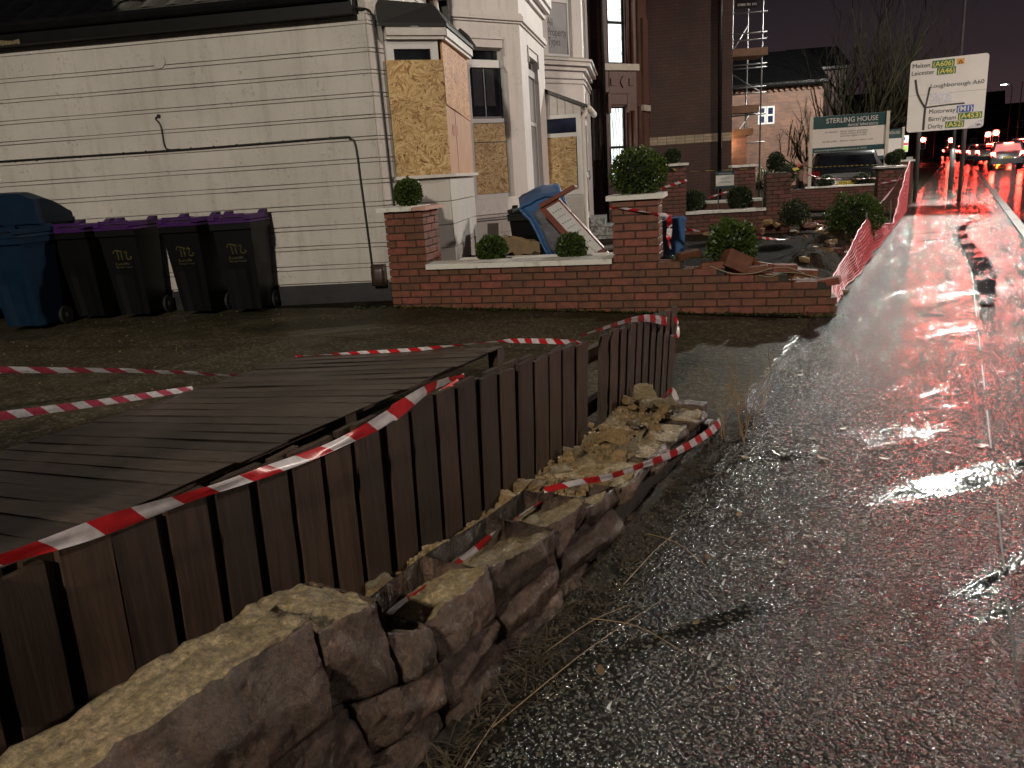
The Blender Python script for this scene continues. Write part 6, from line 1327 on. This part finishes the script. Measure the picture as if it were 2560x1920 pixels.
q = MB(); q.box(SM, 0, .34, -.015, 0, .78, 1.10); sb_ = part('plate', q, M_SIGNW, sm); q = MB(); q.box(SM, .0, .34, .0005, .004, 1.03, 1.10); part('header', q, M_TEAL, sb_); q = MB(); q.box(SM, 0, .34, .0005, .004, .78, .83); part('footer', q, M_TEAL, sb_)
text(SM, 'STERLING HOUSE', .17, 1.05, .03, M_CREAM, sb_, .006, 'CENTER'); text(SM, '1. DENTISTS', .05, .955, .038, M_LETDARK, sb_, .003); text(SM, '2. RECEPTION', .05, .885, .038, M_LETDARK, sb_, .003)
for t0 in (.05, .27): q = MB(); q.cyl(SM.p(t0, -.025), .012, .3, 1.0, 6); part('stay', q, M_STEEL, sm)
q = MB(); q.box(Fr(*RB2.p(.35, .07).to_2d(), 98), 0, .22, 0, .015, .98, 1.14); single('house_name_plate', q, M_TEAL, 'little teal name plate on the red brick house', 'sign')

# ------------------------------------------------------------------ street lamps
def lampcol(a, b, H_, lit_, label, arm=1.3, energy=0, dirn=1, base_r=.085, name='street_lamp', col=(1, .88, .72)):
    o = thing(name, W(a, b, PAVE), label, 'street lamp', 'street lamps')
    q = MB(); q.cyl(W(a, b), base_r, PAVE, PAVE + 1.35, 14); part('base_section', q, M_GREYP, o, True)
    q = MB(); q.tube([W(a, b, PAVE + 1.35), W(a, b, PAVE + H_ - .5), W(a, b + arm * .15 * dirn, PAVE + H_ - .1), W(a, b + arm * dirn * .5, PAVE + H_)], base_r * .62, 10, True, base_r * .42); part('column', q, M_STEEL, o, True)
    q = MB(); q.lattice(4, 3, 2, lambda u, v, w: W(a + (v - .5) * .28 * (1 - .3 * u), b + arm * dirn * (.45 + .55 * u), PAVE + H_ - .03 + .09 * w * (1 - .4 * u))); part('lamp_head', q, M_GREYP, o)
    q = MB(); q.box(RD, a - .16, a + .16, b + arm * dirn * .75 - .3, b + arm * dirn * .75 + .3, PAVE + H_ - .055, PAVE + H_ - .034); part('lens', q, M_WLAMP if lit_ else M_GREYP, o)
    if energy:
        ld = bpy.data.lights.new('lamp_light', 'SPOT'); ld.energy = energy; ld.spot_size = rad(172); ld.spot_blend = .12; ld.shadow_soft_size = .30; ld.color = col
        lo = bpy.data.objects.new('lamp_light', ld); COL.objects.link(lo); lo.parent = o; lo.location = W(a, b + arm * dirn * .75, PAVE + H_ - .10) - Vector(o.location)
    return o
KEY = lampcol(-11., .45, 8.6, True, 'street lamp behind the viewpoint on the near pavement', energy=8600, arm=.5)
lampcol(32.03, -.12, 8.6, True, 'tall street lamp column rising behind the direction sign', energy=11500, arm=.35, col=(1, .99, .90))
lampcol(17.5, 13.6, 8.6, True, 'street lamp on the opposite pavement, out to the right', energy=8000, arm=-1.2, col=(1, .84, .73))
lampcol(120, 5.4, 8.4, True, 'distant lit street lamp right of the direction sign', energy=0, arm=-1.2, col=(.95, 1, .95))
lampcol(88, 4.7, 6.6, False, 'unlit distant column right of the lit lamp', arm=.05, base_r=.07)
lampcol(235, -5.4, 8.0, True, 'faint far street lamp below the sign, left of two', arm=1.); lampcol(228, -3.8, 8.2, True, 'faint far street lamp below the sign, right of two', arm=.8)

# ------------------------------------------------------------------ traffic lights
def signal(a, b, z, label):
    o = thing('traffic_light', W(a, b, PAVE), label, 'traffic light', 'traffic lights at the junction')
    SF = Fr(*W(a, b).to_2d(), 29.54 + 90)
    q = MB(); q.cyl(W(a, b, 0), .06, PAVE, z - .6, 10); part('pole', q, M_GREYP, o, True)
    q = MB(); q.box(SF, -.26, .26, -.02, 0, z - .90, z + .28); bd_ = part('backing_board', q, M_FASCIA, o)
    q = MB(); q.box(SF, -.26, -.22, 0, .006, z - .9, z + .28); q.box(SF, .22, .26, 0, .006, z - .9, z + .28); q.box(SF, -.22, .22, 0, .006, z - .9, z - .86); q.box(SF, -.22, .22, 0, .006, z + .24, z + .28); part('white_border', q, M_SIGNW, bd_)
    for k, m in ((0, M_RLAMP), (1, M_GREYP), (2, M_GREYP)):
        q = MB(); q.tube([SF.p(0, .0, z - k * .30), SF.p(0, .09, z - k * .30)], .20 if k == 0 else .10, 16); part('lens', q, m, o)
        q = MB(); q.tube([SF.p(.12 * cos(t_), .0 + .16 * 1, z - k * .3 + .12 * sin(t_)) for t_ in [pi * j / 8 for j in range(9)]], .012, 4); part('visor', q, M_FASCIA, o)
    return o
signal(96, -3.2, 2.1, 'red traffic light left of the sign posts'); signal(97, -.62, 1.86, 'red traffic light between the sign posts')
signal(93.4, 2.55, 2.15, 'left one of the pair of red lights above the queue'); signal(91.4, 3.15, 2.24, 'right one of the pair of red lights above the queue')

# ------------------------------------------------------------------ vehicles
def car(a, b, label, pm, L=4.3, Wd=1.80, H_=1.48, boxy=0., lit_=True, rearglass=None, z0=PAVE - .10, rz=None, plate=M_PLATE, txt=None, rails=False, tail=None, group='queue of cars at the lights', head=False):
    C_ = Fr(*W(a, b).to_2d(), 29.54 + (0 if rz is None else rz)); o = thing('parked_car' if not lit_ else 'car', C_.p(0, 0, z0), label, 'car', group if lit_ else None)
    hw = Wd / 2; P = C_.p
    st = [(-L / 2, .42, .62, .90, .84), (-L / 2 + .06, .30, .80, 1.0, .97), (-L / 2 + .22, .27, .94, 1.02, 1.0), (-L / 2 + .50 - .2 * boxy, .26, .99, H_ * .93, 1.0), (-L / 2 + .85 - .35 * boxy, .26, 1., H_, 1.), (0., .26, 1., H_ + .01, 1.), (.45, .26, .99, H_ - .05, 1.), (1.15, .26, .97, 1.0, .99), (L / 2 - .25, .27, .80, .80, .95), (L / 2 - .03, .32, .62, .62, .84)]
    mb = MB(); k = None; rows = []
    for (y, zb, zs_, zr, ws) in st:
        cab = zr > zs_ + .12; wt = hw * ws * (.80 if cab else .97)
        ring = [(-hw * ws * .96, zb), (-hw * ws, zb + .22), (-hw * ws, (zb + zs_) / 2 + .12), (-hw * ws * .985, zs_), (-wt, zr - (.05 if cab else .01)), (-wt * .86, zr), (wt * .86, zr), (wt, zr - (.05 if cab else .01)), (hw * ws * .985, zs_), (hw * ws, (zb + zs_) / 2 + .12), (hw * ws, zb + .22), (hw * ws * .96, zb)]
        rows.append([len(mb.v) + i for i in range(12)]); mb.v += [P(y, x, z0 + z) for x, z in ring]
    for r0, r1 in zip(rows, rows[1:]):
        for i in range(12): j = (i + 1) % 12; mb.f.append([r0[i], r0[j], r1[j], r1[i]]); mb.mi.append(0)
    mb.f.append(rows[0][::-1]); mb.mi.append(0); mb.f.append(rows[-1]); mb.mi.append(0)
    bd_ = part('body', mb, pm, o, True)
    g_ = rearglass or M_GLASS; y0, y1 = st[2][0], st[3][0]; e = .012
    q = MB(); zlo, zhi = 1.04, H_ * .93 - .03; ylo = y0 + (y1 - y0) * .08; yhi = y1 - (y1 - y0) * .06
    q.quad(P(ylo - e, -hw * .80, z0 + zlo), P(ylo - e, hw * .80, z0 + zlo), P(yhi - e, hw * .70, z0 + zhi), P(yhi - e, -hw * .70, z0 + zhi)); part('rear_window', q, g_, o)
    for sg in (-1, 1):
        q = MB(); q.quad(*[P(y, sg * (x + .012), z0 + z) for y, x, z in ((-L / 2 + .75, hw * .985, 1.02), (.95, hw * .965, 1.02), (.45, hw * .82, H_ - .12), (-L / 2 + .95, hw * .83, H_ - .10))]); part('side_window', q, M_GLASS, o)
        q = MB(); q.lattice(2, 1, 3, lambda u, v, w: P(-L / 2 - .012 + .03 * v + .10 * u + .035 * w * (1 - boxy), sg * (hw * .97 - .25 * (1 - u) * (1 - .2 * w)), z0 + .72 + .28 * w)); part('tail_light', q, (tail or M_TAIL) if lit_ else M_TAILOFF, o)
        for yy in (-L * .31, L * .31):
            q = MB(); q.tube([P(yy, sg * (hw - .20), z0 + .32), P(yy, sg * (hw + .005), z0 + .32)], .32, 18); t_ = part('wheel', q, M_RUBBER, o, False); q = MB(); q.tube([P(yy, sg * (hw - .10), z0 + .32), P(yy, sg * (hw + .012), z0 + .32)], .21, 14); part('rim', q, M_STEEL, t_)
        q = MB(); q.lattice(2, 2, 2, lambda u, v, w: P(.62 + .1 * u, sg * (hw + .02 + .16 * v), z0 + 1.0 + .12 * w)); part('mirror', q, pm, o)
        if head: q = MB(); q.ball(P(L / 2 - .08, sg * hw * .68, z0 + .62), (.12, .12, .07), 8, 5); part('headlight', q, M_HEAD, o)
    q = MB(); q.lattice(6, 2, 2, lambda u, v, w: P(-L / 2 - .05 + .10 * v + .05 * abs(2 * u - 1) ** 3, (u - .5) * 2 * hw * .95, z0 + .30 + .28 * w)); part('bumper', q, M_RUBBER if boxy < .5 else pm, o)
    q = MB(); q.box(Fr(*P(-L / 2 - .056, 0).to_2d(), C_.deg + 90), -.26, .26, .0, .012, z0 + .60, z0 + .71); pl_ = part('number_plate', q, plate, o)
    if txt: text(Fr(*P(-L / 2 - .056, 0).to_2d(), C_.deg + 90), txt, 0, z0 + .618, .105, M_SIGNB, pl_, .016, 'CENTER')
    if lit_: q = MB(); q.box(Fr(*P(-L / 2 + .42 - .2 * boxy, 0).to_2d(), C_.deg + 90), -.25, .25, .05, .07, z0 + H_ * .93, z0 + H_ * .93 + .03); part('high_brake_light', q, M_TAIL if tail is None else M_TAIL2, o)
    if rails:
        for sg in (-1, 1): q = MB(); q.tube([P(-L / 2 + .6, sg * hw * .70, z0 + H_ - .02), P(-L / 2 + .75, sg * hw * .70, z0 + H_ + .05), P(.4, sg * hw * .70, z0 + H_ + .05), P(.55, sg * hw * .70, z0 + H_ - .03)], .018, 6); part('roof_rail', q, M_STEEL, o, True)
        q = MB(); q.tube([P(-L / 2 + .2, 0, z0 + 1.0), P(-L / 2 + .35, .02, z0 + 1.2), P(-L / 2 + .45, .05, z0 + 1.3)], .012, 4); part('wiper', q, M_RUBBER, o)
    return o
PW = paint('white_car_paint', (.6, .6, .6)); PK = paint('black_car_paint', (.012, .012, .014)); PG_ = paint('grey_car_paint', (.10, .10, .11)); PR = paint('red_car_paint', (.25, .02, .02)); PS = paint('silver_car_paint', (.35, .35, .36)); PB = paint('blue_car_paint', (.03, .06, .16))
M_BRGL = mat('glass_painted_glare', (.5, .52, .55), (.6, .62, .64), .08, 2)  # rear-screen glare painted as a pale base colour
car(61, 2.75, 'dark hatchback with glare painted pale on its rear screen, nearest car of the visible queue', PG_, boxy=.6, H_=1.62, rearglass=M_BRGL)
for a, b, l, p, kw in ((69.5, 2.05, 'dark grey car second in the kerbside queue', PG_, {}), (77, 1.55, 'silver car third in the kerbside queue', PS, {}), (85, 1.15, 'black car fourth in the kerbside queue', PK, {}), (95, .9, 'red car further up the kerbside queue', PR, {}), (106, .6, 'white car near the head of the kerbside queue', PW, {}), (118, .4, 'dark car at the far head of the kerbside queue', PK, {}),
        (72, 4.95, 'black estate car at the right edge of the queue', PK, dict(H_=1.55)), (80, 4.6, 'tall silver people carrier in the second lane', PS, dict(boxy=.8, H_=1.85)), (89, 4.2, 'blue car in the second lane', PB, {}), (98, 4.0, 'grey car further up the second lane', PG_, {}), (109, 3.7, 'white car far up the second lane', PW, {}), (121, 3.5, 'dark car at the far head of the second lane', PK, {}), (131, .2, 'silver car beyond the signals', PS, {}), (134, 3.2, 'grey car beyond the signals in the second lane', PG_, {})):
    car(a, b, l, p, tail=M_INDIC if 'blue car' in l else None, z0=PAVE + .01 if b < 3 else PAVE - .10, **kw)
# traffic standing alongside, out of the picture to the right
for a, b, l, p in ((17, 5.6, 'grey car waiting ahead in the outer lane', PG_), (25.5, 5.4, 'red car waiting further ahead in the outer lane', PR), (35, 5.3, 'silver car waiting in the outer lane beyond the red one', PS)): car(a, b, l, p, tail=M_TAIL2)
car(150, -1.2, 'small far car beyond the junction', PS, lit_=True, head=False)
SV = car(25.8, -3.02, 'parked black estate car behind the dental laboratory sign', PK, L=4.6, Wd=1.9, H_=1.50, boxy=.45, lit_=False, z0=-.14, rz=-12, txt='FP24 EKX', rails=True)
car(33.5, -4.3, 'dark red car parked beyond the black estate', PR, lit_=False, z0=-.14, rz=-20)

# ------------------------------------------------------------------ scaffold
sc_ = thing('scaffold_tower', (7.4, 24.6, 0), 'tall steel scaffold with orange boards against the red brick house', 'scaffold')
tb = lambda a, b, r=.024: MB().tube([a, b], r, 6)
for x, y in ((7.02, 24.5), (7.02, 25.7), (7.86, 24.4), (7.80, 25.6), (7.42, 24.45)): part('standard', tb(Vector((x, y, -.1)), Vector((x + .02, y, 7.2 if x != 7.42 else 3.2))), M_STEEL, sc_, True)
for z in (1.75, 2.55, 3.15, 3.32, 3.85, 3.95, 4.62, 4.80, 5.35, 5.9): part('ledger', tb(Vector((6.75, 24.45, z)), Vector((8.02, 24.42, z + .02))), M_STEEL, sc_, True)
for z0, z1, x0, x1 in ((1.8, 2.6, 7.0, 7.85), (3.2, 4.0, 7.85, 7.02), (4.3, 5.2, 7.0, 7.8)): part('brace', tb(Vector((x0, 24.5, z0)), Vector((x1, 25.5, z1))), M_STEEL, sc_, True)
for z, x0, x1, k in ((2.62, 6.85, 7.78, 3), (4.18, 6.95, 8.0, 4)):
    for i in range(k): q = MB(); q.box(Fr(x0, 24.35 + i * .24, 90), 0, x1 - x0, -.11, .11, z, z + .04); part('scaffold_board', q, M_PLANK, sc_)
    q = MB(); q.box(Fr(x0, 24.30, 90), 0, x1 - x0, .0, .035, z + .045, z + .21); part('toe_board', q, M_PLANK, sc_)
q = MB(); q.box(Fr(7.05, 24.3, 90), 0, .62, 0, .03, 5.45, 6.2); bn = part('banner', q, M_FASCIA, sc_); text(Fr(7.05, 24.3, 90), '07800 781 015', .06, 5.52, .09, M_SIGNW, bn, .034)
q = MB(); q.tube([PO.p(.1, .02, 1.85), PO.p(.1, .07, 1.85)], .05, 10); pl_ = part('porch_lamp', q, emit('warm_porch_lamp', (1, .8, .55), 12.), red)
ld = bpy.data.lights.new('porch_light', 'POINT'); ld.energy = 18; ld.color = (1, .62, .36); ld.shadow_soft_size = .05; lo = bpy.data.objects.new('porch_light', ld); COL.objects.link(lo); lo.parent = red; lo.location = PO.p(.2, .35, 1.7) - Vector(red.location)

# ------------------------------------------------------------------ bare pollarded trees
def tree(c, label, H_=3.0, seed=1, nshoot=26, spread=1.0, shoot=3.6, lean=(0, 0), tr=.22):
    rd_ = random.Random(seed); c = Vector(c); o = thing('bare_tree', c, label, 'tree', 'bare trees'); mb = MB(); tw = MB()
    P = [c + Vector((rd_.uniform(-.06, .06) * k, rd_.uniform(-.06, .06) * k, H_ * .45 * k / 4)) for k in range(5)]; mb.tube(P, tr, 8, True, tr * .72)
    def br(p, d, L, r, dep_):
        Q = [p]; q = Vector(p); dd = Vector(d); n = 7
        for k in range(n): dd = (dd + Vector((rd_.uniform(-.16, .16), rd_.uniform(-.16, .16), rd_.uniform(-.05, .14)))).normalized(); q = q + dd * L / n; Q.append(q)
        (mb if r > .03 else tw).tube(Q, r, 6 if r > .03 else 4, False, r * .42)
        if dep_ > 0:
            for k in range(2, n + 1):
                for _ in range(rd_.choice((0, 1, 1))): br(Q[k], (dd + Vector((rd_.uniform(-1, 1), rd_.uniform(-1, 1), rd_.uniform(-.15, .9))) * .8).normalized(), L * rd_.uniform(.32, .62), max(r * .45, .006), dep_ - 1)
    top = P[-1]
    for i in range(7):
        a = 2 * pi * i / 7 + rd_.uniform(-.3, .3); d = Vector((cos(a) * spread + lean[0], sin(a) * spread + lean[1], rd_.uniform(.5, 1.2))).normalized(); br(top - Vector((0, 0, rd_.uniform(0, .4))), d, H_ * rd_.uniform(.45, .7), tr * .42, 2)
        for j in range(nshoot // 7): e = top + d * H_ * rd_.uniform(.15, .5); br(e, (Vector((rd_.uniform(-.5, .5) + lean[0], rd_.uniform(-.5, .5) + lean[1], 1.2))).normalized(), shoot * rd_.uniform(.6, 1.1), .028, 1)
    part('trunk', mb, M_BARK, o, True); part('twigs', tw, M_BARK, o, False, kind='stuff'); return o
tree((16.2, 36.5, -.2), 'big bare tree with upright shoots behind the dental sign', 4.0, 3, 35, .95, 4.2, (.1, 0))
tree(W(41, -3.9, -.2), 'bare tree with greenish shoots leaning over the road sign', 4.6, 5, 35, 1.0, 4.4, (.55, -.1))
tree((12.6, 33.0, -.2), 'small bare thorny tree in front of the far brick house', 2.4, 9, 14, 1.4, 1.6, (-.1, 0), .12)
tree((24, 52, -.2), 'bare tree at the back, between the two nearer ones', 5.0, 12, 30, 1., 4.)
for a, b, s in ((140, -9, 21), (155, 16, 22), (120, 17, 23)): tree(W(a, b, -.2), 'distant bare tree %s' % {21: 'beyond the side street', 22: 'right of the junction', 23: 'far right across the road'}[s], 5., s, 21, 1., 4.)
# terraces closing the far end of the street
for i, (a, b, w_, h_, l) in enumerate(((130, -16, 26, 7, 'dark far terrace beyond the side street'), (175, -8, 30, 8, 'dim far block closing the left of the street'), (210, 6, 40, 7, 'dim far terrace at the end of the street'), (150, 20, 14, 8, 'dark far house on the right side of the road'))):
    TF_ = Fr(*W(a, b).to_2d(), 119.5); t_ = thing('far_terrace', TF_.p(0, -4, -.3), l, 'building', 'far buildings'); q = MB(); q.box(TF_, -w_ / 2, w_ / 2, -8, 0, -.3, h_); part('wall', q, M_REDW, t_)
    q = MB(); q.prism([TF_.p(-w_ / 2, .3, h_), TF_.p(-w_ / 2, -4, h_ + 2.6), TF_.p(-w_ / 2, -8.3, h_)], TF_.d * w_); part('roof', q, M_TILE, t_)
    for k in range(int(w_ / 4)):
        for z in (1., 4.2): window(TF_, -w_ / 2 + 1 + k * 4, -w_ / 2 + 2.1 + k * 4, z, z + 1.5, t_, .1, .04, M_GLASS)
# red-lit bollard sign and the little far sign at the junction
for a, b, l, m in ((108, -6.5, 'small lit green keep-left bollard far down the pavement', M_LIME), (64, -2.9, 'slim white marker post by the far side street', M_SIGNW)):
    o = thing('bollard', W(a, b, PAVE), l, 'bollard'); q = MB(); q.box(Fr(*W(a, b).to_2d(), 119.5), -.2, .2, -.1, .1, PAVE, .75); part('body', q, m, o); q = MB(); q.box(Fr(*W(a, b).to_2d(), 119.5), -.22, .22, -.12, .12, PAVE, .1); part('foot', q, M_GREYP, o)

# unseen hedge, added to throw shade over the left foreground
hg = thing('shade_hedge', W(-4, -3.3, -.1), 'unseen evergreen hedge behind and left of the viewpoint, added for its shade', 'hedge')
mb = MB(); tone = []; rd_ = random.Random(90)
for i in range(9000):
    u, v, w = rd_.uniform(-7.5, -1.2), rd_.uniform(-6.4, -2.0), rd_.uniform(0, 1); f = rd_.random()
    top = 2.25 + .25 * nz((u * 1.2, v * 1.2, 3))
    if f < .4: p = W(u, v, top + rd_.uniform(-.15, .12))
    elif f < .7: p = W(-1.2 + .15 * nz((v * 2, w * 3, 1)) + rd_.uniform(-.1, .08), v, w * top)
    else: p = W(u, -2.0 + .12 * nz((u * 2, w * 3, 2)) + rd_.uniform(-.1, .05), w * top)
    ax = Vector((rd_.uniform(-1, 1), rd_.uniform(-1, 1), rd_.uniform(-.5, 1))).normalized(); sd_ = ax.orthogonal().normalized(); L = rd_.uniform(.05, .11)
    mb.add([p - ax * L, p + sd_ * L * .4, p + ax * L, p - sd_ * L * .4], [(0, 1, 2, 3)]); tone += [rd_.random()] * 4
setone(part('foliage', mb, M_BOX2, hg, kind='stuff'), tone)
mb = MB(); mb.lattice(20, 16, 8, lambda u, v, w: W(-7.4 + 6.1 * u, -6.3 + 4.2 * v, -.1 + (2.2 + .25 * nz(((-7.4 + 6.1 * u) * 1.2, (-6.3 + 4.2 * v) * 1.2, 3))) * w)); part('hedge_core', mb, M_DARKIN, hg)
